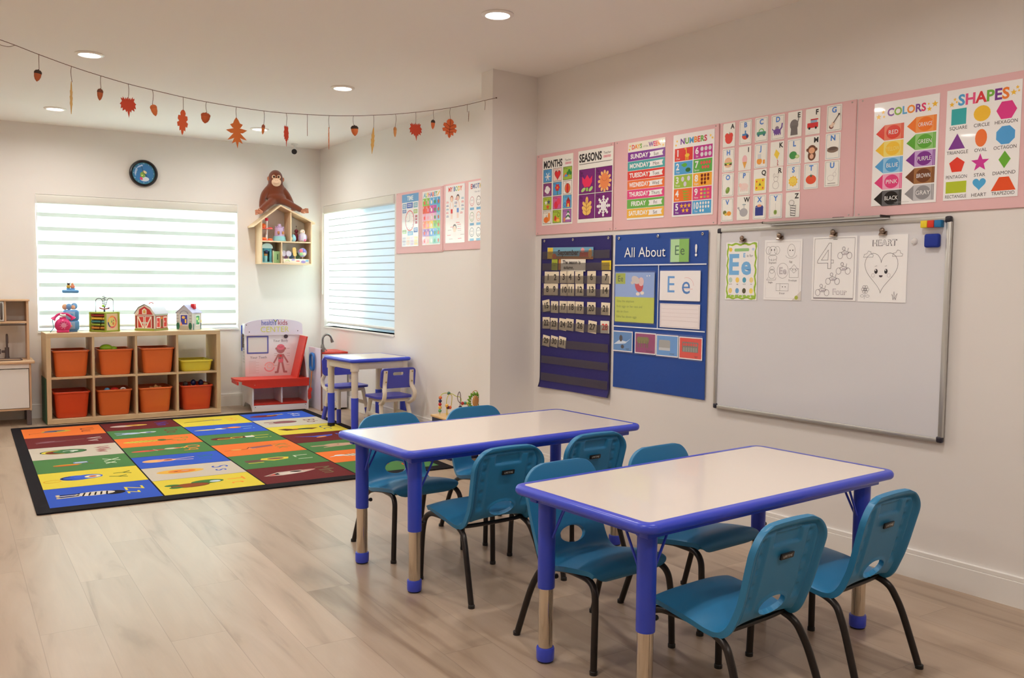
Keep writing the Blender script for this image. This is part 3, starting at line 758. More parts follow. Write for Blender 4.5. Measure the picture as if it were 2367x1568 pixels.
# --- DAYS of the WEEK
a = Art(.302, .454, (250, 248, 244))
a.rect(0, .399, .302, .454, (248, 238, 224)); a.text('DAYS', .030, .414, .024, RAINBOW, 'l', True, fit=.088); a.text('of the', .147, .416, .012, (120, 120, 120), fit=.04); a.text('WEEK', .172, .414, .026, RAINBOW[5:] + RAINBOW[:3], 'l', True, fit=.094)
for x, y in ((.012, .414), (.018, .434), (.286, .412), (.280, .436)): a.star(x, y, .009, (240, 190, 60))
dn = [('SUNDAY', 'Sun', (130, 58, 156)), ('MONDAY', 'Mon', (74, 168, 172)), ('TUESDAY', 'Tues', (222, 66, 58)), ('WEDNESDAY', 'Wed', (236, 120, 66)), ('THURSDAY', 'Thurs', (226, 74, 132)), ('FRIDAY', 'Fri', (110, 180, 82)), ('SATURDAY', 'Sat', (240, 186, 76))]
for i, (d_, ab, c) in enumerate(dn):
    y = .344 - i * .0556; a.rect(0, y, .302, y + .0535, c); a.text(d_, .095, y + .015, .025, W_, 'c', True, fit=.158)
    a.poly([(.178, y + .010), (.288, y + .012), (.280, y + .027), (.290, y + .043), (.178, y + .040), (.186, y + .026)], W_); a.text(ab, .233, y + .0165, .019, (70, 66, 70), fit=.082)
on_rw(a, 'weekday_chart', 4.160, 1.661, 'DAYS of the WEEK chart of seven coloured bands', group='charts on the pink boards')

# --- NUMBERS
a = Art(.298, .456, (252, 250, 248))
a.text('NUMBERS', .149, .400, .030, [(126, 70, 160), (112, 176, 74), (86, 168, 220), (240, 146, 60), (228, 80, 66), (112, 176, 74), (206, 60, 90)], 'c', True, fit=.215)
for x, y in ((.020, .398), (.028, .420), (.270, .424), (.284, .410)): a.star(x, y, .009, (246, 200, 70))
nw = ['One', 'Two', 'Three', 'Four', 'Five', 'Six', 'Seven', 'Eight', 'Nine', 'Ten']
nc = [(222, 56, 46), (80, 164, 218), (160, 196, 76), (236, 116, 50), (124, 52, 150), (192, 56, 146), (96, 176, 78), (244, 172, 60), (222, 74, 128), (88, 170, 222)]
for i in range(10):
    cx, cy = .012 + (i // 5) * .140, .308 - (i % 5) * .0745; a.rect(cx, cy, cx + .134, cy + .0705, nc[i])
    a.text(str(i + 1), cx + .024, cy + .027, .034, W_, 'c', True, fit=.042); a.text(nw[i], cx + .026, cy + .008, .0105, W_, fit=.046)
    gx, gy = cx + .088, cy + .036
    if i == 0: a.line([(gx - .004, gy + .028), (gx, gy - .004)], .006, (246, 196, 60)).ell(gx + .006, gy - .008, .017, .010, (246, 196, 60)).ell(gx - .008, gy + .029, .008, .004, (246, 196, 60)); [a.line([(gx - .006 + k * .007, gy - .014), (gx - .006 + k * .007, gy - .032)], .0035, (246, 196, 60)) for k in range(4)]
    elif i == 1: a.ell(gx - .012, gy + .014, .018, .011, (90, 180, 60)).ell(gx + .014, gy - .014, .019, .012, (40, 110, 50)).ell(gx - .030, gy + .016, .006, .005, (90, 180, 60))
    elif i == 2: [a.ell(gx + dx, gy + dy, .011, .014, (220, 214, 226)) for dx, dy in ((-.024, .012), (.020, .014), (-.006, -.016))]
    elif i == 3: [a.poly([(gx - .03 + k * .004, gy + .024 - k * .014), (gx + .03, gy + .018 - k * .014), (gx - .01, gy + .012 - k * .014)], (150, 180, 60)) for k in range(4)]
    elif i == 4: [a.star(gx - .028 + (k % 3) * .028 + (.014 if k > 2 else 0), gy + .013 - (k // 3) * .026, .015, (246, 180, 60)) for k in range(5)]
    elif i == 5: [a.ell(gx - .028 + (k % 3) * .028, gy + .015 - (k // 3) * .030, .011, .012, (222, 216, 226)) for k in range(6)]
    elif i == 6: [a.ell(gx - .030 + (k % 4) * .019 + (.010 if k > 3 else 0), gy + .014 - (k // 4) * .024, .008, .009, (226, 90, 90)) for k in range(7)]
    elif i == 7: [a.ell(gx - .024 + (k % 3) * .022, gy + .020 - (k // 3) * .020, .008, .009, (120, 40, 30)) for k in range(8)]
    elif i == 8: [a.ell(gx - .026 + (k % 3) * .024, gy + .018 - (k // 3) * .020, .009, .006, [(250, 200, 90), (140, 200, 120), (240, 150, 80)][k % 3]) for k in range(9)]
    else: [a.ell(gx - .030 + (k % 4) * .019, gy + .020 - (k // 4) * .020, .006, .008, (250, 248, 240)) for k in range(10)]
on_rw(a, 'numbers_chart', 3.795, 1.6585, 'NUMBERS chart counting one to ten on the pink board', group='charts on the pink boards')

# --- COLORS
a = Art(.300, .458, (250, 249, 250))
a.text('COLORS', .152, .394, .032, [(126, 70, 160), (140, 186, 70), (86, 168, 220), (240, 146, 60), (126, 70, 160), (222, 60, 110)], 'c', True, fit=.178)
for x, y, q in ((.022, .396, .014), (.044, .415, .010), (.048, .394, .007), (.256, .398, .012), (.280, .416, .015), (.252, .420, .006)): a.star(x, y, q, (246, 196, 66))
cl = [('RED', (224, 62, 44), (234, 128, 100)), ('YELLOW', (240, 196, 56), (248, 222, 120)), ('BLUE', (84, 164, 222), (150, 204, 240)), ('PINK', (226, 66, 128), (240, 170, 200)), ('BLACK', (24, 24, 26), (96, 96, 100)),
      ('ORANGE', (240, 122, 40), (246, 156, 84)), ('GREEN', (92, 172, 56), (150, 206, 124)), ('PURPLE', (124, 44, 144), (196, 160, 214)), ('BROWN', (112, 64, 36), (160, 110, 66)), ('GRAY', (142, 142, 146), (196, 196, 200))]
for i, (nm, c, c2) in enumerate(cl):
    x, y = (.012, .287 - i * .0725) if i < 5 else (.158, .302 - (i - 5) * .0730)
    a.poly([(x, y + .034), (x + .040, y + .068), (x + .040, y + .002)], c); a.rect(x + .040, y + .001, x + .132, y + .069, c2)
    for q in (.121, .128): a.rect(x + q, y + .001, x + q + .003, y + .069, c)
    a.ell(x + .083, y + .035, .034, .030, c, n=26); a.text(nm, x + .083, y + .026, .0175, (250, 226, 130) if nm == 'YELLOW' else W_, 'c', False, fit=.064)
a.rect(.11, .010, .18, .0112, (170, 170, 170))
on_rw(a, 'colors_chart', 2.570, 1.643, 'COLORS chart of ten crayon shapes on the pink board', group='charts on the pink boards')

# --- SHAPES
a = Art(.300, .458, (250, 249, 250))
a.text('SHAPES', .150, .391, .042, [(86, 168, 220), (230, 90, 140), (220, 60, 70), (120, 184, 74), (126, 60, 150), (240, 130, 56)], 'c', True, fit=.205)
for x, y, q in ((.022, .398, .012), (.034, .418, .008), (.042, .406, .006), (.268, .410, .013), (.282, .428, .008), (.288, .414, .006)): a.star(x, y, q, (246, 196, 66))
cxs = (.053, .148, .244); rows = (.345, .246, .148, .053); tl = (.292, .191, .090, .009)
a.rect(.022, .312, .084, .378, (52, 174, 178)); a.ell(cxs[1], rows[0], .034, .032, (246, 194, 56)); a.ngon(cxs[2], rows[0], .040, 6, (222, 60, 140), 0)
a.poly([(.014, .212), (.084, .212), (.050, .276)], (122, 40, 146)); a.ell(cxs[1], rows[1], .024, .036, (238, 116, 44)); a.ngon(cxs[2], rows[1], .039, 8, (78, 162, 224), 22.5)
a.ngon(cxs[0], rows[2] - .003, .034, 5, (228, 58, 38)); a.star(cxs[1], rows[2] - .002, .038, (206, 50, 150)); a.poly([(.244, .184), (.268, .150), (.244, .114), (.221, .150)], (104, 178, 54))
a.rect(.010, .030, .096, .078, (182, 200, 46)); a.heart(cxs[1], rows[3] + .004, .054, .050, (76, 170, 222)); a.poly([(.196, .026), (.292, .026), (.264, .080), (.226, .080)], (230, 82, 36))
for i, s_ in enumerate(('SQUARE', 'CIRCLE', 'HEXAGON', 'TRIANGLE', 'OVAL', 'OCTAGON', 'PENTAGON', 'STAR', 'DIAMOND', 'RECTANGLE', 'HEART', 'TRAPEZOID')):
    a.text(s_, cxs[i % 3], tl[i // 3], .0135, (50, 46, 50), 'c', False, fit=.090)
on_rw(a, 'shapes_chart', 2.239, 1.645, 'SHAPES chart of twelve coloured shapes, beside the colors chart', group='charts on the pink boards')

# --- alphabet cards A to Z
def card_pic(a, ch, w):
    x, y = w * .5, .045; G = (60, 140, 70)
    if ch == 'A': a.heart(x, y, .054, .054, (226, 66, 52)).ell(x, y - .004, .025, .026, (226, 66, 52)).line([(x, y + .020), (x + .006, y + .030)], .003, G)
    elif ch == 'B': a.ell(x, y, .022, .020, (226, 80, 50), a0=180).rect(x - .020, y, x + .012, y + .010, (60, 130, 190)).rect(x - .004, y + .010, x + .004, y + .026, (70, 140, 200)).ell(x + .012, y - .004, .008, .010, (40, 60, 110))
    elif ch == 'C': a.rect(x - .028, y - .010, x + .028, y + .006, (60, 150, 120), .005).ell(x, y + .006, .017, .016, (120, 180, 80), a1=180).ell(x, y + .006, .012, .011, (220, 236, 236), a1=180).ell(x - .017, y - .011, .007, .007, (60, 120, 140)).ell(x + .017, y - .011, .007, .007, (60, 120, 140))
    elif ch == 'D': a.ell(x - .004, y - .004, .022, .014, (112, 72, 160)).line([(x + .012, y), (x + .024, y + .014), (x + .026, y + .032)], .007, (112, 72, 160)).line([(x - .02, y - .002), (x - .032, y + .010)], .005, (112, 72, 160)).ell(x - .004, y + .010, .012, .012, (140, 130, 150), a1=180); [a.rect(x - .020 + k * .011, y - .022, x - .014 + k * .011, y - .010, (112, 72, 160)) for k in range(4)]
    elif ch == 'E': a.ell(x - .004, y + .014, .024, .026, (122, 116, 116)).poly([(x - .020, y + .01), (x + .014, y + .01), (x + .018, y - .036), (x - .024, y - .036)], (112, 106, 106)).line([(x + .016, y + .02), (x + .022, y + .044)], .005, (122, 116, 116))
    elif ch == 'F': a.rect(x - .030, y - .014, x + .030, y + .010, (216, 44, 46), .003).rect(x - .012, y + .010, x + .024, y + .024, (150, 180, 210)).rect(x - .012, y + .022, x + .030, y + .028, (206, 44, 46)).ell(x - .018, y - .015, .006, .006, K_).ell(x + .018, y - .015, .006, .006, K_)
    elif ch == 'G': a.ell(x - .014, y - .022, .012, .010, (120, 66, 60)).ell(x - .012, y - .018, .009, .008, (236, 210, 190)).ell(x - .004, y - .008, .009, .008, (236, 210, 190)).line([(x - .002, y - .004), (x + .024, y + .030)], .0045, (90, 70, 66)).ell(x + .026, y + .032, .005, .005, (70, 56, 56))
    elif ch == 'H': a.ell(x, y + .004, .025, .026, (236, 190, 150), a1=180).rect(x - .026, y - .002, x + .026, y + .003, (120, 180, 70)).rect(x - .024, y - .010, x + .024, y - .002, (84, 52, 34)).poly([(x - .014, y - .002), (x + .014, y - .002), (x, y - .012)], (246, 206, 70)).ell(x, y - .010, .023, .012, (236, 196, 156), a0=180)
    elif ch == 'I': a.ell(x, y + .010, .016, .022, (240, 190, 196)).poly([(x - .014, y - .002), (x + .014, y - .002), (x, y - .038)], (232, 170, 76))
    elif ch == 'J': a.ell(x - .008, y - .010, .016, .016, (240, 160, 50)).rect(x - .018, y + .002, x + .002, y + .026, (214, 220, 226)).rect(x + .014, y - .024, x + .026, y - .004, (240, 160, 50))
    elif ch == 'K': a.poly([(x - .006, y + .040), (x + .016, y + .018), (x + .002, y - .010), (x - .018, y + .014)], (244, 212, 70)).line([(x + .002, y - .010), (x + .008, y - .022), (x + .002, y - .030), (x + .010, y - .040)], .0015, K_); [a.star(x + .005, y - .018 - k * .010, .005, (206, 70, 80), 3) for k in range(3)]
    elif ch == 'L': a.ell(x - .006, y, .022, .019, (64, 150, 70)).ell(x + .018, y - .008, .012, .009, (176, 206, 120)).ell(x + .018, y - .008, .008, .006, (216, 230, 180))
    elif ch == 'M': a.ell(x, y - .014, .022, .024, (110, 64, 36)).ell(x, y + .014, .024, .022, (110, 64, 36)).ell(x - .024, y + .014, .007, .008, (110, 64, 36)).ell(x + .024, y + .014, .007, .008, (110, 64, 36)).ell(x, y + .010, .017, .015, (228, 170, 130)).ell(x, y - .018, .011, .012, (228, 180, 150))
    elif ch == 'N': a.ell(x, y, .030, .014, (140, 120, 104)).ell(x, y + .006, .024, .008, (96, 80, 70)); [a.line([(x - .030, y - .004 + k * .004), (x + .028, y - .008 + k * .005)], .0014, (110, 92, 80)) for k in range(4)]
    elif ch == 'O': a.ell(x, y - .012, .013, .018, (124, 156, 60), rot=-25).ell(x - .003, y - .006, .005, .008, (160, 186, 96), rot=-25)
    elif ch == 'P': a.ell(x, y, .028, .017, (240, 216, 210)).ell(x - .024, y + .008, .010, .010, (242, 206, 200)); [a.rect(x - .022 + k * .013, y - .026, x - .016 + k * .013, y - .012, (240, 206, 200)) for k in range(4)]
    elif ch == 'Q': a.rect(x - .030, y - .030, x + .030, y + .030, (246, 214, 56), .006); [a.ell(x + dx, y + dy, .004, .005, (222, 60, 60)) for dx, dy in ((-.020, .016), (.018, .020), (-.020, -.016), (.018, -.018))]; a.star(x, y, .010, (90, 120, 60), 3)
    elif ch == 'R':
        for rr, cy in ((.013, .018), (.019, -.012)): a.ring(x, y + cy, rr, rr, .0014, (150, 140, 140))
        a.ring(x - .010, y + .036, .006, .010, .0014, (150, 140, 140)).ring(x + .012, y + .036, .006, .010, .0014, (150, 140, 140))
    elif ch == 'S': a.star(x, y, .028, (244, 196, 60), 10, .78).ell(x, y, .019, .019, (250, 216, 90)).ring(x, y, .011, .011, .0014, (220, 150, 50), a0=200, a1=340)
    elif ch == 'T': a.ell(x, y, .029, .022, (228, 82, 44)).star(x, y + .018, .012, (60, 110, 80), 5, .3)
    elif ch == 'U': a.ring(x - .006, y - .004, .018, .014, .0012, (190, 186, 186)).ring(x + .014, y + .012, .009, .010, .0012, (190, 186, 186)).line([(x + .016, y + .022), (x + .024, y + .040)], .0012, (200, 190, 190)).rect(x - .022, y - .030, x + .020, y - .028, K_)
    elif ch == 'V': a.ell(x + .012, y - .004, .015, .012, (240, 160, 50)).ell(x - .016, y + .002, .012, .011, (120, 130, 60)).ell(x - .008, y - .008, .010, .007, (230, 200, 90))
    elif ch == 'W': a.ell(x + .004, y - .006, .026, .022, (176, 176, 180)).line([(x - .018, y), (x - .028, y + .014)], .006, (176, 176, 180)).ell(x - .030, y + .018, .007, .005, (176, 176, 180)).line([(x + .006, y + .016), (x + .006, y + .032)], .002, (120, 140, 150)).ell(x + .006, y + .034, .012, .003, (150, 170, 180))
    elif ch == 'X': a.rect(x - .026, y - .026, x + .024, y + .016, (40, 54, 140)).poly([(x - .028, y + .018), (x + .026, y + .014), (x + .020, y + .024), (x - .018, y + .026)], (50, 66, 150)).ell(x, y + .024, .014, .007, (236, 170, 130))
    elif ch == 'Y': a.ell(x, y - .014, .010, .012, (150, 176, 84)).ell(x, y - .014, .005, .007, (110, 140, 60)).line([(x, y), (x, y + .030)], .0012, (190, 190, 190))
    else:
        a.ell(x - .006, y + .026, .016, .014, (236, 234, 230)).poly([(x - .012, y + .018), (x + .020, y + .016), (x + .016, y - .036), (x - .010, y - .036)], (236, 234, 230)); [a.line([(x - .010, y + .014 - k * .012), (x + .016, y + .010 - k * .012)], .003, K_) for k in range(5)]; a.ring(x - .006, y + .026, .016, .014, .0014, K_); a.line([(x - .012, y + .018), (x - .010, y - .036), (x + .016, y - .036), (x + .020, y + .016)], .0014, (90, 86, 84))
words_ = dict(A='a red apple', B='a toy boat', C='a green car', D='a purple dinosaur', E='a grey elephant', F='a red fire truck', G='a guitar', H='a hamburger', I='a pink ice cream cone', J='a jug of juice', K='a yellow kite', L='a green lime', M='a brown monkey', N='a bird nest', O='a green olive', P='a pale pig', Q='a yellow quilt', R='an outlined rabbit', S='a yellow sun', T='a red tomato', U='a white unicorn', V='vegetables', W='a grey whale', X='a dark blue box', Y='a green yoyo', Z='a striped zebra')
colx = {0: 3.440, 1: 3.333, 2: 3.231, 3: 3.133, 4: 3.032, 5: 2.931, 6: 2.816}
rowz = (2.007, 1.875, 1.747, 1.617)
grid = ['ABCDEFG', 'HIJKLMN', 'OPQRSTU', 'VWXYZ']
plain = set('AEFIKMQRWZ')
for j, rw_ in enumerate(grid):
    for i, ch in enumerate(rw_):
        w = .080 if ch != 'U' else .081; a = Art(w, .123, (247, 243, 236), thick=.0012, r=.004)
        if ch in plain: a.text(ch, w * .78, .092, .023, (24, 22, 24), 'c', True); a.rect(.012, .006, .055, .0068, (210, 206, 200))
        else:
            a.frame(.006, .006, w - .006, .117, .0011, (60, 60, 64) if ch in 'BCDVXGHOPU' else (80, 130, 180)); a.text(ch, w * .5, .088, .024, (66, 130, 214), 'c', True)
        card_pic(a, ch, w)
        jit = random.uniform(-.0015, .0015)
        on_rw(a, 'alphabet_card', colx[i] + jit, rowz[j] + jit, 'alphabet card with letter %s and %s on the pink board' % (ch, words_[ch]), 'flash card', 'alphabet cards on the pink board', PRINT)
# ------------------------------------------------------------------ calendar pocket chart
NAVY = bump(mat('navy_nylon', (40, 34, 112), 0.6, k=1.05), 60, 0.25, 0.003)
NAVYH = mat('navy_binding', (26, 22, 66), 0.6)
ROYAL = bump(mat('royal_blue_nylon', (26, 74, 160), 0.55, k=1.05), 26, 0.35, 0.004)
CLEARP = mat('clear_pocket_vinyl', (104, 97, 90), 0.2, alpha=0.30, coat=0.1)
CLEARV = mat('clear_sleeve_vinyl', (250, 250, 255), 0.07, alpha=0.045, coat=1.0); bump(CLEARV, 30, 0.5, 0.006)
GROM = mat('grommet_steel', (206, 204, 200), 0.25, metal=1.0)
def cloth(mb, w, h, m, y0=-0.002, wav=0.004, flare=0.0, nx=18, nz=36, seed=1, thick=0.0015):
    rnd = random.Random(seed); ph = [rnd.uniform(0, 6) for _ in range(6)]
    def P(u, v, back):
        x, z = u * w, v * h
        y = y0 - wav * (0.5 + 0.25 * math.sin(5.1 * u + ph[0]) + 0.25 * math.sin(7.3 * v + 3 * u + ph[1])) - flare * max(0.0, .042 - v) / .042 * (.3 + .7 * abs(math.sin(2.2 * u + ph[2])))
        return Vector((x, y + (thick if back else 0), z))
    for back in (False, True): mb.quads([[P(i / nx, j / nz, back) for i in range(nx + 1)] for j in range(nz + 1)], m)
    return lambda x, z: P(x / w, z / h, False).y
def grommets(r, pts):
    for x, y, z in pts:
        g = MB(); g.lathe([(.0035, 0), (.0035, .002), (.007, .0025), (.009, .0012), (.009, 0)], GROM, 16, M=Matrix.Translation((x, y, z)) @ Matrix.Rotation(PI / 2, 4, 'X'), cap0=False, cap1=False); g.build('grommet', r)
CW, CH = .700, 1.000
cal = thing('calendar_pocket_chart', 'navy calendar pocket chart with rows of number cards', 'pocket chart', RW(4.985, .577, .003), RW_ROT)
b = MB(); ysurf = cloth(b, CW, CH, NAVY, flare=.018, seed=3); b.build('backing', cal)
b = MB()
for x in (0, CW - .010): b.quads([[Vector((x + dx, ysurf(x + dx, z_) - .0012, z_)) for dx in (0, .010)] for z_ in [CH * k / 30 for k in range(31)]], NAVYH)
b.build('binding', cal)
grommets(cal, [(.035, -.0070, CH - .016), (.33, -.0070, CH - .016), (CW - .035, -.0070, CH - .016)])
STRIPS = [(.860, .912), (.786, .834), (.702, .752), (.618, .668), (.508, .556), (.396, .446), (.278, .330), (.165, .215), (.047, .100)]
SY = -.0125
for z0, z1 in STRIPS:
    b = MB(); b.box((.022, SY - .0006, z0), (CW - .014, SY, z1), CLEARP); o = b.build('clear_pocket', cal)
# cards: (s_left, z_bottom)
CREAM = (244, 230, 204)
def card(text, s, z, w, h, tilt=0.0, col=CREAM, tc=(40, 36, 34), lab=None):
    a = Art(w, h, col, thick=.0008, r=.002); a.text(text, w / 2, h * .27, h * .48, tc, 'c', True, fit=w * .68)
    o = a.build('date_card', PRINT, None, RW(s, z, .0105), (0, tilt, RW_ROT)); tag(o, lab or 'small cream date card numbered %s in the calendar chart' % text, 'date card', 'date cards in the calendar'); return o
rows_ = [(1, 4.942, 4.372, 1.281), (8, 4.948, 4.383, 1.200), (15, 4.952, 4.374, 1.086), (22, 4.955, 4.376, .974)]
xs_ = [0, .118, .238, .350, .487, .672, .853]
n_ = 1
for n0, sl, sr, z in rows_:
    step = [0.0, .131, .286, .402, .553, .762, 1.0] if n0 == 1 else ([0.0, .128, .309, .420, .578, .777, 1.0] if n0 == 8 else ([0.0, .142, .297, .437, .576, .774, 1.0] if n0 == 15 else [0.0, .141, .294, .417, .587, .793, 1.0]))
    for k in range(7):
        s = sl + (sr - sl) * step[k]; num = n0 + k
        card(str(num), s, z + random.uniform(-.002, .002), .076 if k < 4 else .080, .077, rad({15: -9, 22: -2, 24: 4, 25: 3, 26: 4, 27: 5}.get(num, random.uniform(-1.2, 1.2))), (246, 240, 226) if num == 28 else CREAM, (222, 60, 50) if num == 28 else (40, 36, 34))
for num, s in ((29, 4.958), (30, 4.872), (31, 4.788)): card(str(num), s, .862, .074, .072, rad(7))
a = Art(.462, .076, (120, 176, 204), thick=.0009)
a.rect(0, 0, .462, .018, (180, 120, 66)); a.rect(.004, .002, .060, .074, (240, 204, 66)); a.ell(.075, .018, .022, .018, (226, 110, 50)); a.rect(.332, .026, .428, .044, (196, 60, 40)); a.rect(.330, .014, .440, .026, (214, 86, 56)); a.ell(.360, .056, .018, .016, (236, 160, 160)); a.ell(.432, .036, .018, .030, (232, 170, 90))
a.text('Sept', .032, .030, .013, (200, 120, 40), fit=.04); a.text('September', .215, .026, .032, (36, 34, 50), 'c', True, fit=.220)
o = a.build('month_card', PRINT, None, RW(4.917, 1.441, .0105), (0, rad(1.0), RW_ROT)); tag(o, 'September header card at the top of the calendar chart', 'card')
a = Art(.062, .074, (176, 190, 60), thick=.0008); a.text('Monday', .031, .042, .010, (60, 80, 30), fit=.05); a.text('Blue', .031, .028, .009, (60, 80, 30), fit=.03)
tag(a.build('weekday_card', PRINT, None, RW(4.870, 1.366, .0105), (0, rad(2), RW_ROT)), 'small green card beside the season card in the calendar chart', 'card')
a = Art(.024, .074, (196, 126, 60), thick=.0008); tag(a.build('folded_card', PRINT, None, RW(4.800, 1.368, .0102), (0, rad(3), RW_ROT)), 'narrow brown card edge showing behind the season card', 'card')
a = Art(.245, .078, (244, 238, 226), thick=.0008); a.text('The season is', .018, .046, .022, (30, 27, 27), 'l', True, fit=.190); a.text('autumn.', .030, .013, .021, (30, 27, 27), 'l', True, fit=.120)
tag(a.build('season_card', PRINT, None, RW(4.772, 1.361, .0112), (0, rad(1.2), RW_ROT)), 'white card reading The season is autumn', 'card')
a = Art(.086, .058, (240, 212, 50), thick=.0008); a.text('Yesterday was', .043, .026, .008, (150, 110, 20), fit=.07)
tag(a.build('yesterday_card', PRINT, None, RW(4.376, 1.364, .0105), (0, 0, RW_ROT)), 'plain yellow card at the right end of the season row', 'card')

# ------------------------------------------------------------------ ALL ABOUT pocket chart
AW, AH = .735, .925
ab = thing('letter_pocket_chart', 'royal blue pocket chart reading All About Ee, beside the whiteboard', 'pocket chart', RW(4.259, .650, .003), RW_ROT)
b = MB(); ys2 = cloth(b, AW, AH, ROYAL, wav=.005, seed=11); b.build('backing', ab)
a = Art(AW, AH, base=False); a.EPS = .0003; a.t = .0088
a.text('All About', .085, .789, .058, (240, 244, 250), 'l', False, fit=.345); a.text('!', .652, .789, .060, (240, 244, 250), 'c', True)
a.rect(.004, .739, AW - .006, .746, (226, 232, 244)); a.rect(.368, .374, .374, .739, (226, 232, 244)); a.rect(.0, .370, AW - .006, .377, (226, 232, 244))
a.build('printing', PRINT, ab)
grommets(ab, [(.035, -.0085, AH - .020), (.36, -.0085, AH - .018), (AW - .040, -.0085, AH - .018)])
for x0, z0, x1, z1 in ((.010, .395, .352, .708), (.382, .535, .696, .712), (.384, .384, .698, .524), (.0, .215, .178, .350), (.190, .215, .358, .350), (.362, .212, .536, .350), (.542, .208, .716, .350), (.458, .752, .610, .892)):
    b = MB(); b.box((x0, -.0135, z0), (x1, -.0131, z1), CLEARV); b.build('clear_sleeve', ab)
def ab_card(art, name, s, z, lab, tilt=0): return tag(art.build(name, PRINT, None, RW(s, z, .0135), (0, tilt, RW_ROT)), lab, 'card', 'cards in the letter chart')
a = Art(.137, .128, (128, 190, 76), thick=.0008); a.rect(0, 0, .066, .128, (176, 220, 160)); a.text('E', .048, .040, .052, (52, 108, 70), 'c'); a.text('e', .090, .040, .052, (40, 90, 40), 'c')
ab_card(a, 'letter_card', 3.795, 1.406, 'green Ee card at the top of the blue letter chart')
a = Art(.330, .297, (194, 206, 74), thick=.0008, r=.006); a.rect(.0, .150, .330, .297, (142, 172, 226)); a.rect(.004, .228, .088, .292, (164, 180, 60)); a.text('Ee', .046, .243, .034, (70, 84, 40), 'c', fit=.066)
a.ell(.205, .222, .034, .042, (200, 60, 76), rot=20).ell(.222, .242, .022, .026, (224, 190, 190)).ell(.176, .252, .036, .022, (206, 196, 196), rot=-20).ell(.150, .236, .014, .010, (206, 196, 196)).ell(.196, .170, .016, .010, (236, 226, 216)).ell(.232, .176, .016, .010, (236, 226, 216)).ell(.270, .276, .004, .004, W_).ell(.290, .277, .005, .003, W_)
for i, t_ in enumerate(('Edna the elephant', 'finds eggs on her nest and', 'sits on them', 'Edna has eleven eggs')): a.text(t_, .016, .118 - i * .031, .014, (120, 140, 44), 'l', fit=.26)
ab_card(a, 'story_card', 4.246, 1.052, 'green and sky-blue story card behind clear plastic in the blue chart')
a = Art(.304, .168, (244, 240, 240), thick=.0008, r=.004); a.text('E', .085, .046, .092, (96, 160, 222), 'c', False); a.text('e', .200, .040, .100, (50, 126, 200), 'c', False); a.line([(.180, .066), (.250, .066)], .0015, (220, 110, 110)); a.ring(.205, .084, .052, .046, .0015, (226, 150, 150), a0=0, a1=110)
ab_card(a, 'letter_card', 3.873, 1.189, 'white card with big blue E and e in the blue chart')
a = Art(.300, .136, (240, 232, 232), thick=.0008); a.frame(.008, .006, .292, .130, .0012, (176, 166, 170)); [a.rect(.010, q, .290, q + .001, (206, 190, 190)) for q in (.040, .062, .084, .106)]
ab_card(a, 'blank_card', 3.867, 1.035, 'blank lined card below the big E e card')
pcs = [(4.259, .872, (84, 140, 200), 'photo card of an eagle on pale blue, first in the row', 'eagle'), (4.067, .871, (150, 44, 108), 'photo card of an elephant on purple', 'eleph'), (3.892, .868, (96, 156, 220), 'photo card of a grey slab on blue', 'slab'), (3.715, .865, (222, 62, 44), 'red photo card of a row of eggs', 'eggs')]
for s, z, c, lab, k in pcs:
    a = Art(.172, .124, (240, 236, 238), thick=.0008); a.rect(.006, .006, .166, .118, c)
    if k == 'eagle': a.poly([(.010, .042), (.060, .070), (.120, .062), (.160, .084), (.110, .050), (.070, .046)], (206, 222, 238)).ell(.072, .080, .014, .020, (60, 56, 66)).ell(.086, .030, .014, .012, (50, 50, 60)); a.text('eagle', .130, .014, .010, (30, 50, 90), fit=.05)
    if k == 'eleph': [a.ell(q, .080, .018, .020, (130, 122, 66)) for q in (.034, .056, .080, .100)]; [a.rect(q, .036, q + .006, .078, (110, 100, 60)) for q in (.026, .046, .066, .090, .104)]; a.text('elephants', .120, .014, .010, (70, 20, 50), fit=.07)
    if k == 'slab': a.rect(.022, .034, .110, .094, (166, 168, 166), .010); a.rect(.022, .034, .110, .050, (196, 200, 204)); a.text('eraser', .126, .014, .010, (40, 70, 110), fit=.05)
    if k == 'eggs': a.rect(.026, .040, .142, .096, (120, 120, 112)); [a.ell(.038 + q * .018, .082, .008, .009, (214, 70, 60)) for q in range(6)]; [a.rect(.032 + q * .018, .042, .045 + q * .018, .066, (150, 150, 142)) for q in range(6)]; a.text('eggs', .128, .014, .010, (110, 30, 24), fit=.04)
    ab_card(a, 'photo_card', s, z, lab)

# ------------------------------------------------------------------ whiteboard and what it holds
WBM = mat('whiteboard_enamel', (228, 228, 232), 0.18, coat=0.25)
ALU = mat('aluminium', (206, 206, 202), 0.35, metal=0.75)
CORNER = mat('charcoal_corner', (44, 42, 54), 0.4)
WBW, WBH = 1.256, .961
wb = thing('whiteboard', 'large whiteboard with aluminium frame on the right wall', 'whiteboard', RW(3.448, .618, .006), RW_ROT)
b = MB(); b.box((.012, -.014, .012), (WBW - .012, -.004, WBH - .012), WBM); b.build('writing_surface', wb)
for nme, lo, hi in (('frame_rail', (0.02, -.021, 0), (WBW - .02, -.002, .020)), ('frame_rail', (0.02, -.021, WBH - .020), (WBW - .02, -.002, WBH)), ('frame_rail', (0, -.021, .02), (.020, -.002, WBH - .02)), ('frame_rail', (WBW - .020, -.021, .02), (WBW, -.002, WBH - .02))):
    b = MB(); b.box(lo, hi, ALU, .004); b.build(nme, wb)
for x in (0, WBW - .026):
    for z in (0, WBH - .026):
        b = MB(); b.box((x - .001, -.024, z - .001), (x + .027, -.001, z + .027), CORNER, .008, seg=3); b.build('corner_cap', wb)
tr = thing('marker_tray', 'slim aluminium marker tray hooked over the whiteboard top', 'tray', RW(3.114, 1.5775, .006), RW_ROT)
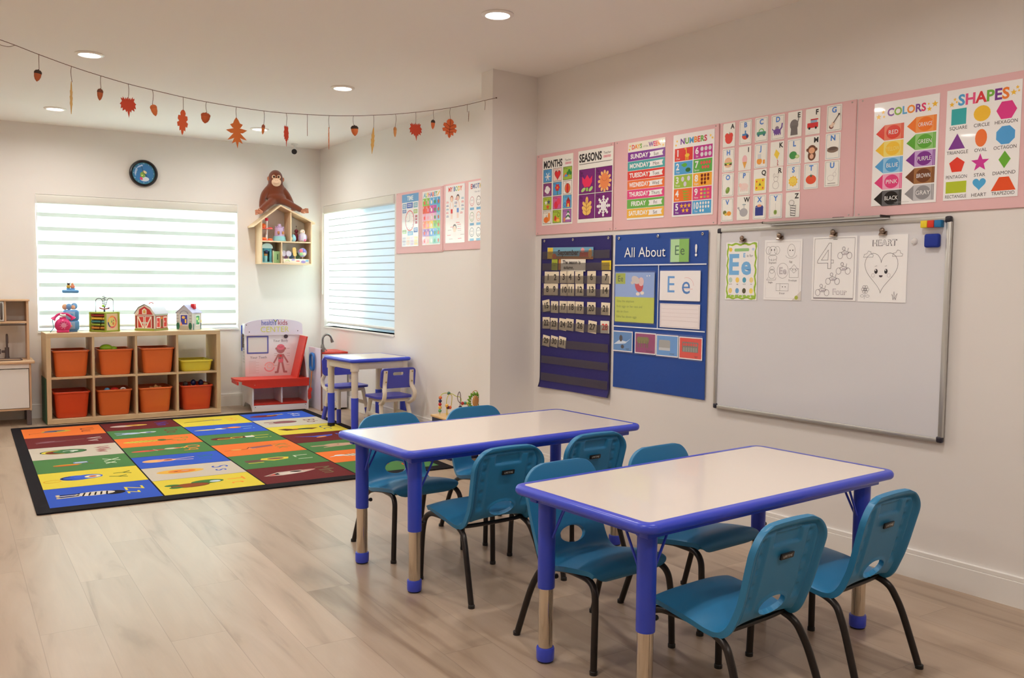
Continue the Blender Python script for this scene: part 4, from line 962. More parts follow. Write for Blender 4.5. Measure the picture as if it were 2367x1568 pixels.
b = MB(); b.prism([(-.001, .010), (-.075, .010), (-.078, .018), (-.0765, .018), (-.074, .0115), (-.001, .0115)], 0, .637, ALU, plane='YZ'); b.build('shelf', tr)
for x in (0, .634):
    b = MB(); b.box((x, -.079, .009), (x + .003, -.001, .020), BLACK, .001); b.build('end_cap', tr)
mk = thing('dry_erase_marker', 'black marker lying on the tray above the whiteboard', 'marker', RW(2.738, 1.5955, .050), RW_ROT)
b = MB(); b.tube([(0, 0, 0), (.040, 0, 0)], .0052, BLACK, 12); b.build('barrel', mk)
b = MB(); b.tube([(.040, 0, 0), (.058, 0, 0)], [.0056, .005], CORNER, 12); b.build('cap', mk)
# sheets held by magnetic bulldog clips
CLIPM = mat('antique_clip_metal', (150, 132, 118), 0.28, metal=1.0)
OL = (110, 106, 112)
def sheet(a, s, z, lab, tilt=0): return tag(a.build('worksheet', PRINT, None, RW(s, z, .0215), (rad(-1.5) * 0, tilt, RW_ROT)), lab, 'worksheet', 'worksheets on the whiteboard')
SW, SH = .232, .300
a = Art(.204, SH, (249, 248, 246)); GB = [(150, 192, 60), (200, 216, 110)]
def wavy(inset):
    P = []; w, h = .190 - inset * 2, .288 - inset * 2; x0, y0 = .007 + inset, .006 + inset; amp = .004
    N = 60
    for i in range(N):
        t = i / N * 4; side = int(t); q = t - side
        if side == 0: p = (x0 + w * q, y0 + amp * math.sin(q * 20))
        elif side == 1: p = (x0 + w + amp * math.sin(q * 28), y0 + h * q)
        elif side == 2: p = (x0 + w * (1 - q), y0 + h + amp * math.sin(q * 20))
        else: p = (x0 + amp * math.sin(q * 28), y0 + h * (1 - q))
        P.append(p)
    return P
a.poly(wavy(0), GB[0]).poly(wavy(.008), (222, 226, 130)).poly(wavy(.0105), (250, 249, 246))
a.rect(.055, .252, .150, .268, (150, 200, 130), .006).star(.030, .262, .014, (244, 206, 70), 8, .6).ell(.176, .262, .008, .007, (200, 214, 240)); a.text('E', .052, .135, .100, (120, 182, 232), 'c', True, fit=.072); a.text('e', .133, .135, .090, (120, 182, 232), 'c', True, fit=.066)
a.text('E', .120, .222, .020, (120, 182, 232), 'c', True); a.text('is for', .156, .223, .013, (90, 86, 90), fit=.040)
for i, (c1, c2) in enumerate((((190, 214, 200), 'earth'), ((246, 210, 100), 'egg'), ((80, 160, 190), 'earth'), ((240, 220, 150), 'ear'), ((236, 210, 130), 'east'), ((110, 170, 220), 'eraser'), ((90, 84, 60), 'eagle'), ((246, 220, 110), 'eel'))):
    x, y = .034 + (i % 4) * .045, .104 - (i // 4) * .056; a.ell(x, y, .012, .014, c1); a.text(c2, x, y - .024, .006, (70, 66, 70), fit=.03)
[a.ell(.024 + k * .026, .020, .012, .006, (160, 204, 80)) for k in range(7)]
sheet(a, 3.387, 1.203, 'worksheet with green wavy border and blue letters E e')
a = Art(.222, SH, (249, 246, 248)); a.frame(.012, .010, .210, .288, .0008, (190, 184, 188)); t = .0012
a.ring(.050, .245, .026, .024, t, OL).ring(.024, .248, .016, .020, t, OL).ring(.076, .248, .016, .020, t, OL).ring(.050, .212, .026, .014, t, OL); [a.ell(q, .250, .003, .003, K_) for q in (.042, .060)]; [a.line([(q, .206), (q, .194)], t, OL) for q in (.030, .044, .058, .072)]
a.ring(.160, .245, .022, .032, t, OL).ring(.160, .222, .032, .016, t, OL, a0=180, a1=360); [a.ell(q, .246, .003, .003, K_) for q in (.152, .168)]
a.ring(.048, .150, .016, .018, t, OL).ring(.048, .128, .022, .022, t, OL).line([(.026, .112), (.016, .100), (.070, .100), (.074, .112)], t, OL); [a.ell(q, .153, .0025, .0025, K_) for q in (.043, .054)]
a.ring(.112, .146, .034, .038, t, OL); a.text('Ee', .112, .130, .032, (200, 196, 200), 'c', True, fit=.050)
a.frame(.152, .112, .204, .156, t, OL); a.line([(.152, .156), (.178, .134), (.204, .156)], t, OL).line([(.158, .156), (.178, .176), (.198, .156)], t, OL); [a.ell(q, .150, .0025, .0025, K_) for q in (.172, .186)]
a.frame(.076, .046, .148, .082, t, OL).line([(.098, .046), (.098, .082)], t, OL); [a.ell(q, .066, .0025, .0025, K_) for q in (.114, .130)]
for s_, x, y in (('Elephant', .050, .182), ('Egg', .158, .186), ('Eagle', .040, .084), ('Envelope', .172, .094), ('Eraser', .112, .030)): a.text(s_, x, y, .009, (110, 104, 110), fit=.06)
a.poly([(.170, .0), (.222, .048), (.222, .0)], (214, 208, 200)).ell(.196, .014, .010, .010, (176, 190, 80))
sheet(a, 3.140, 1.208, 'worksheet of outlined E pictures with an elephant and an egg')
a = Art(.234, SH, (249, 245, 248)); a.frame(.010, .012, .222, .292, .0016, (120, 112, 118)); a.rect(.010, .006, .222, .012, (150, 144, 148)); a.line([(.110, .286), (.130, .286)], .002, K_)
a.line([(.100, .150), (.100, .270), (.088, .270), (.028, .188), (.028, .176), (.084, .176), (.084, .150)], .0020, OL, True).line([(.084, .238), (.048, .190), (.084, .190)], .0016, OL, True).line([(.100, .176), (.114, .176), (.114, .190), (.100, .190)], .0016, OL)
for x, y in ((.172, .218), (.166, .146), (.112, .098), (.058, .044)):
    a.ring(x - .024, y - .008, .014, .016, .0022, (150, 144, 150)).ring(x + .024, y - .008, .014, .016, .0022, (150, 144, 150)).line([(x - .02, y + .006), (x, y + .014), (x + .022, y + .006), (x + .01, y - .004), (x - .01, y - .004)], .0022, (140, 134, 140), True).ring(x - .006, y + .024, .008, .009, .0022, (140, 134, 140)).line([(x + .014, y + .012), (x + .018, y + .026)], .002, (140, 134, 140)).rect(x - .006, y - .004, x + .012, y + .006, (196, 190, 196))
a.text('Four', .150, .028, .026, (168, 160, 166), 'c', True, fit=.080); a.text('Four', .150, .029, .0245, (246, 242, 246), 'c', False, fit=.078)
sheet(a, 2.858, 1.213, 'worksheet with a big outlined 4 and four vehicles')
a = Art(.232, SH, (249, 245, 248)); a.text('HEART', .122, .252, .026, OL, 'c', True, fit=.128); a.text('HEART', .122, .253, .0245, (249, 245, 248), 'c', False, fit=.124)
P = Art.heart_pts(.110, .130, .160, .180, 40); a.line(P, .0018, OL, True)
for x, y in ((.046, .212), (.186, .214)): a.line([(x - .024, y - .010), (x - .020, y + .004), (x - .008, y + .006), (x, y + .018), (x + .012, y + .014), (x + .014, y + .004), (x + .024, y), (x + .022, y - .010)], .0014, OL, True)
for x in (.086, .134): a.ell(x, .138, .008, .011, (40, 36, 40)).ell(x - .002, .143, .003, .004, W_); a.line([(x - .006, .160), (x + .004, .163)], .0014, OL)
a.ell(.110, .120, .009, .009, (70, 60, 66), a0=180, a1=360); [a.ring(x, .120, .008, .009, .0012, (170, 160, 166)) for x in (.072, .148)]
for k in range(6): a.ring(.036 + .011 * math.cos(k * PI / 3), .056 + .012 * math.sin(k * PI / 3), .008, .008, .0012, OL)
a.ring(.036, .056, .007, .007, .0014, OL).line([(.036, .036), (.032, .012)], .0012, OL).ring(.022, .026, .010, .006, .0012, OL).ring(.048, .026, .010, .006, .0012, OL)
for x1, y1 in ((.166, .036), (.176, .048), (.192, .040)): a.line([(.172, .012), (x1, y1), (.184, .012)], .0012, OL)
sheet(a, 2.612, 1.211, 'worksheet with a smiling heart outline under the word HEART')
for s, z, lab in ((3.276, 1.503, 'round-headed metal clip holding the green-bordered worksheet'), (3.046, 1.509, 'round-headed metal clip holding the elephant and egg worksheet'), (2.746, 1.513, 'round-headed metal clip holding the big 4 worksheet'), (2.496, 1.510, 'round-headed metal clip holding the HEART worksheet')):
    c = thing('magnetic_clip', lab, 'clip', RW(s, z, .0215), RW_ROT, 'clips on the whiteboard')
    b = MB(); b.prism([(0, 0), (-.014, -.001), (-.013, .006), (-.002, .018), (0, .018)], -.017, .017, CLIPM, plane='YZ'); b.build('jaw', c)
    b = MB(); b.ell((0, -.014, .020), (.013, .010, .013), CLIPM, 16, 10); b.ell((.006, -.020, .010), (.005, .004, .005), CLIPM, 10, 8); b.build('thumb_plate', c)
for i, (c, lab) in enumerate((((240, 214, 40), 'yellow magnet cube in the row at the whiteboard corner'), ((220, 50, 30), 'red magnet cube between the yellow and blue ones'), ((20, 120, 180), 'bright blue magnet cube beside the red one'))):
    b = MB(); b.box((0, -.030, 0), (.0285, 0, .030), mat('magnet_%d' % i, c, .5), .002); o = b.build('magnet_cube', None, RW(2.312 - i * .0300, 1.5335, .0205), (0, 0, RW_ROT)); tag(o, lab, 'magnet', 'magnet cubes on the whiteboard')
b = MB(); b.box((0, -.026, 0), (.064, 0, .058), mat('eraser_felt_blue', (24, 52, 156), .75), .009, seg=4); tag(b.build('board_eraser', None, RW(2.297, 1.449, .0205), (0, 0, RW_ROT)), 'square dark blue foam eraser below the magnet cubes', 'eraser')
b = MB(); b.lathe([(.014, 0), (.0145, .004), (.011, .010), (.004, .012)], mat('pearl_white_plastic', (232, 230, 230), .2), 24, M=Matrix.Rotation(PI / 2, 4, 'X')); tag(b.build('round_magnet', None, RW(2.351, 1.479, .0205), (0, 0, RW_ROT)), 'round white magnet beside the HEART worksheet', 'magnet')

# ------------------------------------------------------------------ alcove boards and charts
for y0, y1, z0, h, lab in ((7.270, 6.423, 1.526, .532, 'pink board with the TIME and ALPHABET charts in the alcove'), (6.414, 5.570, 1.534, .530, 'pink board with the MY BODY chart, partly behind the wall end')):
    wall_board(AL(y0, z0, .0005), AL_ROT, y0 - y1, h, lab)
def on_al(a, name, y, z, lab): return tag(a.build(name, PRINT_GLOSS, None, AL(y, z, .0092), (0, 0, AL_ROT)), lab, 'poster', 'charts in the alcove')
a = Art(.310, .452, (236, 240, 246)); a.rect(0, .382, .310, .452, (96, 158, 210)); a.text('TIME', .155, .398, .036, (226, 240, 250), 'c', True, fit=.13)
for x, y, w, h, c in ((.092, .330, .112, .046, (62, 104, 190)), (.012, .330, .072, .042, (110, 160, 200)), (.218, .330, .076, .042, (120, 180, 200)), (.012, .292, .072, .030, (90, 130, 180)), (.220, .280, .070, .034, (160, 190, 110)), (.250, .190, .040, .074, (180, 100, 120)), (.010, .112, .076, .032, (150, 190, 120)), (.110, .096, .100, .034, (96, 160, 210)), (.222, .118, .074, .040, (70, 100, 180))): a.rect(x, y, x + w, y + h, c); a.rect(x + w * .15, y + h * .3, x + w * .85, y + h * .42, (226, 230, 240)); a.rect(x + w * .15, y + h * .62, x + w * .85, y + h * .74, (226, 230, 240))
a.ell(.150, .222, .084, .090, (206, 110, 120), n=36).ell(.150, .222, .074, .080, (246, 246, 246), n=36)
for k in range(12): a.ell(.150 + .064 * math.sin(k * PI / 6), .222 + .069 * math.cos(k * PI / 6), .004, .004, (140, 160, 190))
a.line([(.150, .222), (.150, .276)], .004, (140, 150, 170)).line([(.150, .222), (.112, .216)], .004, (140, 150, 170))
for k in range(4):
    for q in range(3): a.rect(.012 + k * .074, .010 + q * .026, .074 + k * .074, .030 + q * .026, [(190, 190, 206), (226, 200, 190), (210, 196, 220), (236, 220, 170)][k])
on_al(a, 'time_chart', 7.150, 1.584, 'TIME chart with a round clock face in the alcove')
a = Art(.310, .446, (246, 244, 244)); a.text('ALPHABET', .140, .398, .034, [(90, 170, 200), (120, 180, 90), (240, 200, 90), (190, 110, 170), (90, 120, 190), (230, 110, 90)], 'c', True, fit=.25); a.line([(.262, .400), (.296, .432)], .010, (240, 190, 80))
cell = [(130, 190, 80), (140, 190, 70), (90, 170, 220), (90, 170, 220), (80, 160, 210), (220, 90, 70), (230, 80, 60), (210, 80, 160), (190, 80, 170), (90, 180, 200), (244, 170, 200), (240, 200, 220), (240, 190, 210), (230, 190, 220), (150, 200, 230), (230, 110, 50), (240, 150, 40), (250, 200, 60), (150, 190, 70), (130, 190, 90), (150, 90, 180), (160, 90, 180), (60, 130, 210), (80, 150, 220), (70, 180, 150), (240, 190, 210), (240, 200, 180), (180, 210, 190), (130, 200, 190), (150, 210, 200)]
for i in range(30):
    x, y = .006 + (i % 5) * .060, .326 - (i // 5) * .0635; a.rect(x, y, x + .0595, y + .063, cell[i]); a.ell(x + .034, y + .026, .013, .016, [(226, 60, 50), (60, 140, 60), (240, 160, 180), (200, 90, 60), (250, 240, 230)][(i * 7) % 5])
    if i < 26: a.text(chr(65 + i), x + .014, y + .040, .016, W_, 'c', True)
on_al(a, 'alphabet_chart', 6.770, 1.587, 'ALPHABET chart of small coloured letter squares in the alcove')
def little_person(a, x, y, hair, shirt, shorts, k=1.0):
    sk = (240, 208, 190); a.rect(x - .012 * k, y - .110 * k, x - .003 * k, y - .046 * k, sk).rect(x + .003 * k, y - .110 * k, x + .012 * k, y - .046 * k, sk)
    a.rect(x - .015 * k, y - .066 * k, x + .015 * k, y - .030 * k, shorts).rect(x - .015 * k, y - .032 * k, x + .015 * k, y + .024 * k, shirt).line([(x - .016 * k, y + .02 * k), (x - .030 * k, y - .026 * k)], .008 * k, sk).line([(x + .016 * k, y + .02 * k), (x + .030 * k, y - .026 * k)], .008 * k, sk)
    a.ell(x, y + .050 * k, .024 * k, .026 * k, hair).ell(x, y + .045 * k, .019 * k, .020 * k, sk)
a = Art(.302, .458, (248, 246, 246)); a.text('MY BODY', .152, .408, .034, [(222, 90, 80), (200, 90, 90), (120, 130, 180), (110, 130, 180), (140, 190, 150), (240, 200, 90), (230, 110, 90)], 'c', True, fit=.215)
little_person(a, .100, .300, (170, 100, 80), (246, 240, 240), (206, 50, 50)); little_person(a, .196, .304, (60, 40, 44), (246, 240, 240), (110, 150, 220))
for i, (x, y) in enumerate(((.012, .320), (.012, .292), (.012, .264), (.010, .236), (.014, .208), (.250, .340), (.250, .312), (.250, .284), (.250, .256), (.232, .228), (.146, .310), (.140, .284), (.150, .340))): a.rect(x, y, x + .040, y + .005, [(216, 120, 130), (120, 130, 170), (120, 170, 200)][i % 3]); a.rect(x + .002, y + .009, x + .036, y + .013, [(216, 150, 150), (150, 150, 180), (150, 190, 200)][i % 3])
a.ell(.148, .120, .030, .028, (80, 50, 56)).ell(.148, .108, .025, .026, (240, 208, 190)).rect(.126, .050, .172, .086, (246, 240, 240))
for i, (x, y) in enumerate(((.190, .140), (.194, .124), (.192, .108), (.196, .092), (.080, .124), (.040, .100), (.030, .060), (.240, .060), (.170, .156), (.060, .030), (.200, .030))): a.rect(x, y, x + .056, y + .005, [(222, 130, 140), (200, 190, 190)][i % 2])
on_al(a, 'body_chart', 6.374, 1.591, 'MY BODY chart with two little children in the alcove')
a = Art(.302, .452, (248, 246, 248)); a.text('EMOTIONS', .152, .398, .034, [(206, 80, 80), (120, 130, 170), (150, 160, 190), (110, 130, 180), (240, 180, 80), (120, 190, 120), (200, 90, 160), (90, 170, 210)], 'c', True, fit=.24); a.text('How do I feel', .15, .366, .014, (150, 150, 170), fit=.16)
for i in range(9):
    x, y = .054 + (i % 3) * .096, .302 - (i // 3) * .118; c = [(206, 110, 130), (70, 60, 70), (120, 110, 120), (130, 170, 130), (230, 150, 120), (150, 130, 160), (130, 150, 170), (70, 66, 80), (190, 150, 90)][i]
    a.ring(x, y, .032, .036, .004, c).ring(x, y - .012, .014, .010, .003, c, a0=200, a1=340); [a.ell(x + q, y + .008, .003, .004, (90, 90, 110)) for q in (-.011, .011)]; a.rect(x - .030, y - .066, x + .030, y - .048, (120, 176, 216)); 
on_al(a, 'emotions_chart', 6.016, 1.598, 'EMOTIONS chart cut off by the wall end')

# ------------------------------------------------------------------ round wall clock
CLK = thing('wall_clock', 'round black-rimmed wall clock with blue face above the wide window', 'clock', (1.522, YB - .001, 2.280), 0)
b = MB(); Rx = Matrix.Rotation(PI / 2, 4, 'X')
b.lathe([(.127, 0), (.128, .018), (.122, .034), (.112, .038), (.103, .030), (.101, .016)], mat('gloss_black', (24, 23, 26), .22), 48, M=Rx, cap1=False); b.build('rim', CLK)
a = Art(.2, .2, base=False); a.ell(.1, .1, .101, .101, (52, 118, 178), n=40).ring(.1, .1, .101, .101, .012, (60, 130, 160), n=40).ring(.1, .1, .080, .080, .010, (150, 184, 220), n=20, a0=95, a1=200).ell(.108, .046, .040, .022, (214, 224, 236), n=20)
a.ell(.092, .086, .024, .028, (130, 172, 76)).ell(.078, .050, .012, .016, (214, 70, 120), rot=30).ell(.086, .080, .006, .006, (246, 230, 150)).ell(.110, .112, .020, .012, (226, 206, 160), rot=-30)
for k in range(12): a.text(str(k if k else 12), .1 + .090 * math.sin(k * PI / 6), .096 + .090 * math.cos(k * PI / 6), .010, (230, 238, 246), fit=.014)
a.text('READ', .040, .112, .014, (226, 236, 246), rot=72, fit=.05); a.text('TIME', .074, .160, .014, (226, 236, 246), rot=28, fit=.05)
a.build('dial', PRINT, CLK, (-.1, -.016, -.1))
b = MB(); b.tube([(0, -.022, 0), (.030, -.022, -.028)], .0022, BLACK, 8); b.build('hour_hand', CLK); b = MB(); b.tube([(0, -.024, 0), (-.018, -.024, .066)], .0016, BLACK, 8); b.build('minute_hand', CLK)
# ------------------------------------------------------------------ alphabet rug
RUGM = attr_mat('rug_pile', 0.95, spec=0.1, nscale=700)
RX0, RX1, RY0, RY1 = .345, 2.885, 5.318, 8.478
rug = thing('alphabet_rug', 'black-bordered alphabet rug with coloured letter squares in front of the toy shelf', 'rug', (RX0, RY1, 0), rad(-0.3))
# art plane: u = -y (from the far edge towards us), v = +x ; drawn as u right, v up, laid flat
RU, RV = RY1 - RY0, RX1 - RX0
BK = (34, 32, 36)
a = Art(RU, RV, BK, thick=.009, r=.012, gain=.95); a.EPS = .0002
O, Mn, Gr, Bl, Ye, Wt = (236, 122, 58), (112, 46, 48), (82, 128, 76), (58, 92, 196), (226, 206, 74), (206, 196, 180)
cols = [(.415, 1.006, 6, [O, Mn, Wt, Gr, Ye, Bl], 'UVWXYZ', [(120, 60, 50), (226, 216, 206), (150, 60, 66), (216, 226, 200), (90, 110, 50), (226, 206, 74)]),
        (1.016, 1.606, 7, [Mn, Gr, O, Gr, Bl, Wt, Ye], 'NOPQRST', [(80, 70, 170), (126, 70, 54), (150, 150, 70), (236, 140, 70), (50, 110, 150), (58, 92, 196), (240, 150, 60)]),
        (1.616, 2.206, 6, [Ye, Bl, Gr, O, Gr, Mn], 'HIJKLM', [(240, 160, 70), (150, 190, 210), (226, 206, 74), (140, 130, 70), (206, 216, 190), (120, 110, 80)]),
        (2.216, 2.815, 7, [Bl, Wt, Ye, Mn, Gr, O, Gr], 'ABCDEFG', [(206, 206, 216), (130, 80, 76), (80, 100, 130), (90, 100, 180), (40, 80, 50), (120, 60, 50), (210, 80, 50)])]
Y0I, Y1I = 5.418, 8.366
U0 = RY1 - Y1I; UL = Y1I - Y0I
for x0, x1, n, cs, ls, lc in cols:
    for i in range(n):
        u0 = U0 + UL * i / n + .002; u1 = U0 + UL * (i + 1) / n - .002; v0, v1 = x0 - RX0, x1 - RX0; a.rect(u0, v0, u1, v1, cs[i])
        um = (u0 + u1) / 2; ch = ls[i]; a.text(ch, um - .055, v0 + .425, .105, lc[i], 'c', False); a.text(ch.lower(), um + .055, v0 + .425, .105, lc[i], 'c', False)
        x, y = um - .02, v0 + .215; D = (40, 34, 34)
        if ch == 'Z':
            a.ell(x + .03, y + .145, .050, .060, D).ell(x + .01, y + .04, .052, .110, (222, 214, 200)); [a.line([(x - .03 + q * .002, y - .04 + q * .030), (x + .05, y - .06 + q * .032)], .010, D) for q in range(6)]; [a.line([(x + q, y - .05), (x + q * 1.2, y - .150)], .016, (222, 214, 200) if k % 2 else D) for k, q in enumerate((-.02, .004, .026, .046))]; [a.ell(x + q, y - .155, .014, .012, (222, 206, 170)) for q in (-.024, .006, .05)]
        elif ch == 'Y': a.ell(x, y - .01, .074, .095, Bl).ell(x - .01, y + .06, .066, .085, (66, 100, 206)).ell(x - .004, y + .085, .040, .048, (236, 226, 180)).ell(x - .004, y + .085, .020, .024, (190, 70, 40)).ring(x, y - .01, .060, .090, .012, D, a0=200, a1=340).ring(x + .05, y - .150, .040, .050, .005, (226, 150, 40))
        elif ch == 'X': a.rect(x - .05, y + .02, x + .01, y + .11, (110, 140, 190), .01).ell(x + .03, y - .02, .020, .090, (206, 150, 50)).ell(x + .055, y - .03, .014, .080, (200, 90, 50)).line([(x - .03, y + .07), (x + .05, y + .14)], .010, (110, 100, 70)).rect(x - .036, y + .03, x - .012, y + .105, (214, 220, 226))
        elif ch == 'W': a.ell(x, y, .085, .155, (70, 120, 66)).ell(x + .006, y - .045, .070, .100, (226, 206, 74)).ell(x + .008, y - .035, .058, .085, (120, 50, 46)).ell(x, y + .035, .066, .105, (76, 124, 80)).ring(x + .01, y + .03, .036, .040, .010, (220, 226, 216), a0=20, a1=250).ell(x - .01, y + .07, .022, .030, (220, 226, 216)).ring(x, y, .085, .155, .005, D)
        elif ch == 'V': a.ell(x + .02, y - .05, .034, .110, (120, 72, 84)).line([(x + .014, y - .02), (x - .02, y + .19)], .010, (150, 110, 90)).ell(x + .02, y - .08, .044, .060, (130, 80, 90)).line([(x + .06, y - .15), (x - .01, y - .02)], .004, (216, 200, 200))
        elif ch == 'U': a.ell(x - .01, y + .03, .060, .110, (206, 176, 60)).ell(x - .015, y + .02, .040, .080, (84, 84, 130)).ell(x + .012, y + .08, .022, .050, (190, 170, 80)).ell(x + .02, y - .03, .020, .050, (150, 120, 130)).line([(x + .02, y - .06), (x + .06, y - .17), (x + .09, y - .17)], .006, (130, 76, 60))
        elif ch == 'T': a.ell(x - .03, y + .085, .052, .100, (72, 124, 70)).ell(x + .03, y - .03, .055, .115, (150, 80, 44)).ell(x - .02, y + .13, .026, .034, (206, 222, 232)).ell(x - .01, y - .130, .026, .046, (72, 124, 70)).ell(x + .06, y - .120, .024, .040, (72, 124, 70)).ring(x + .03, y - .03, .055, .115, .006, (96, 80, 40))
        elif ch == 'S': a.ell(x, y, .066, .150, (230, 180, 80)).ell(x, y + .01, .044, .088, (226, 130, 60)).ell(x - .006, y + .03, .012, .026, (200, 170, 150)).ell(x + .004, y - .03, .006, .014, D)
        elif ch == 'R': a.ell(x, y - .09, .050, .080, (232, 176, 120)).ell(x, y - .01, .045, .060, (232, 160, 130)).line([(x - .01, y + .03), (x - .04, y + .18)], .014, (236, 196, 186)).line([(x + .02, y + .03), (x + .04, y + .16)], .014, (236, 196, 186)).ell(x - .002, y, .014, .030, (110, 60, 66))
        elif ch == 'Q': a.ell(x + .01, y - .09, .028, .090, (216, 90, 76)).ell(x, y, .022, .060, (190, 80, 70)).ell(x - .014, y + .11, .028, .055, (216, 196, 170)).ell(x - .014, y + .15, .018, .030, (222, 110, 70)).ell(x - .02, y + .19, .010, .020, (226, 206, 74)).line([(x - .03, y - .02), (x + .03, y + .0)], .010, (196, 180, 150))
        elif ch == 'P': a.ell(x + .01, y - .04, .042, .135, (214, 196, 80)); [a.line([(x - .024, y - .13 + k * .034), (x + .046, y - .10 + k * .034)], .004, (110, 96, 40)) for k in range(6)]; a.ell(x, y + .11, .040, .034, (72, 110, 60)).ell(x + .014, y + .15, .014, .044, (72, 110, 60))
        elif ch == 'O': a.ell(x + .006, y - .05, .040, .075, (186, 200, 226)); [a.line([(x + q, y - .06), (x + q * 2.2, y - .17)], .010, (176, 190, 226)) for q in (-.03, -.01, .012, .03)]; a.ell(x, y + .07, .034, .066, (206, 210, 222)).ell(x + .006, y + .09, .018, .034, (70, 84, 150)).ell(x - .004, y + .12, .016, .022, (222, 226, 226))
        elif ch == 'N': a.ell(x + .01, y - .06, .046, .100, (214, 196, 186)).ell(x, y + .05, .036, .090, (222, 190, 90)).ell(x + .006, y + .03, .012, .034, (190, 80, 50))
        elif ch == 'M': a.poly([(x + .04, y - .17), (x - .04, y - .06), (x - .05, y + .10), (x - .02, y + .19), (x + .03, y + .10), (x + .06, y - .05)], (206, 192, 180)).poly([(x + .038, y - .15), (x - .02, y - .06), (x + .03, y - .06)], D).poly([(x + .036, y - .135), (x + .0, y - .09), (x + .036, y - .085)], (206, 60, 46)).ell(x - .016, y + .06, .018, .040, D).ell(x + .018, y + .0, .030, .060, (222, 210, 200)).ell(x - .03, y + .15, .016, .050, (206, 150, 140))
        elif ch == 'L': a.rect(x - .02, y - .15, x + .05, y - .03, (120, 84, 76), .01).ell(x, y + .01, .040, .060, (130, 90, 84)).poly([(x - .05, y - .02), (x + .0, y - .04), (x + .055, y + .04), (x + .03, y + .15), (x - .03, y + .17), (x - .06, y + .10)], (222, 200, 70)).ell(x - .01, y + .07, .030, .060, (130, 90, 80)).line([(x + .08, y - .14), (x + .075, y - .04)], .016, (222, 200, 70)).line([(x + .012, y - .12), (x + .0, y - .06)], .006, (90, 50, 70))
        elif ch == 'K': a.poly([(x - .03, y + .02), (x - .07, y + .20), (x - .01, y + .20), (x + .03, y + .03)], (150, 100, 106)).line([(x - .03, y + .02), (x + .03, y - .01), (x + .05, y - .09)], .008, (110, 60, 50)).ell(x + .03, y - .09, .026, .040, (226, 160, 90)).line([(x + .04, y - .12), (x + .05, y - .18)], .007, (170, 90, 50)).line([(x + .03, y + .0), (x + .04, y + .05)], .008, (226, 206, 190))
        elif ch == 'J': a.ell(x, y - .07, .060, .085, (112, 46, 48)).rect(x - .05, y - .04, x + .03, y + .12, (112, 46, 48), .02).ring(x + .02, y - .04, .026, .070, .010, (226, 196, 80)).ring(x - .01, y + .05, .034, .050, .010, (226, 196, 80)).rect(x - .045, y + .12, x + .02, y + .19, (226, 222, 216), .01)
        elif ch == 'I': a.ell(x + .01, y - .07, .022, .110, (226, 206, 120)).ell(x, y + .04, .034, .050, (222, 222, 216)).ell(x - .02, y + .10, .036, .050, (140, 96, 110)).ell(x - .02, y + .16, .040, .056, (236, 140, 80))
        elif ch == 'H': a.line([(x + .03, y - .16), (x - .01, y + .02)], .020, (110, 100, 50)).line([(x - .01, y + .02), (x - .03, y + .10)], .034, (150, 136, 110)).ell(x - .01, y + .13, .024, .050, (176, 156, 130), rot=20)
        elif ch == 'A': a.ell(x, y - .04, .060, .130, (120, 46, 50)).line([(x - .02, y + .0), (x - .045, y + .12)], .022, (220, 180, 70)).star(x - .05, y + .14, .026, (220, 190, 80))
        elif ch == 'B': a.ell(x, y + .03, .066, .105, (150, 96, 100)).rect(x - .05, y - .15, x - .02, y - .02, (150, 96, 100)).rect(x + .03, y - .13, x + .058, y - .02, (150, 96, 100)).ring(x, y + .03, .066, .105, .006, (70, 50, 54))
        elif ch == 'C': a.poly([(x - .05, y - .15), (x + .04, y - .10), (x + .03, y + .04), (x + .05, y + .12), (x + .0, y + .19), (x - .03, y + .10), (x - .02, y - .03), (x - .06, y - .08)], (100, 56, 46)).ell(x + .006, y + .06, .030, .060, (70, 90, 60)).ell(x - .01, y - .01, .014, .026, (206, 110, 50))
        elif ch == 'D': a.poly([(x - .06, y - .15), (x - .03, y + .02), (x - .05, y + .18), (x + .0, y + .16), (x + .05, y + .06), (x - .01, y - .02)], (76, 96, 200)).ell(x + .03, y + .06, .020, .050, (236, 160, 90), rot=20)
        elif ch == 'E': a.ell(x, y + .05, .064, .110, (196, 160, 136)).ell(x + .0, y + .12, .050, .060, (200, 166, 142)).rect(x - .03, y - .16, x - .014, y - .02, (196, 160, 136)).line([(x + .05, y + .02), (x + .07, y - .08)], .020, (196, 160, 136)).line([(x - .005, y - .15), (x + .01, y - .02)], .018, (190, 156, 132)).ell(x - .02, y + .06, .006, .012, (90, 70, 60))
        elif ch == 'F': a.ell(x + .01, y + .02, .040, .090, (216, 206, 190)).ell(x - .01, y - .09, .026, .040, (222, 222, 226)).line([(x + .0, y - .12), (x + .02, y - .17)], .012, (222, 222, 226)); [a.line([(x - .03, y - .04 + k * .034), (x + .04, y - .02 + k * .034)], .007, (70, 84, 80)) for k in range(5)]
        elif ch == 'G': a.ell(x, y, .050, .110, (206, 90, 60)).ell(x, y + .02, .030, .060, (220, 130, 70)).ring(x, y, .050, .110, .006, (120, 50, 40))
a.build('rug_body', RUGM, rug, (0, 0, 0), (0, 0, 0))
# turn the sheet so that u runs towards us and v to the right; thickness grows upward
rb = [c for c in rug.children][0]
rb.data.transform(Matrix(((0, 0, 1, 0), (-1, 0, 0, 0), (0, -1, 0, 0), (0, 0, 0, 1))))

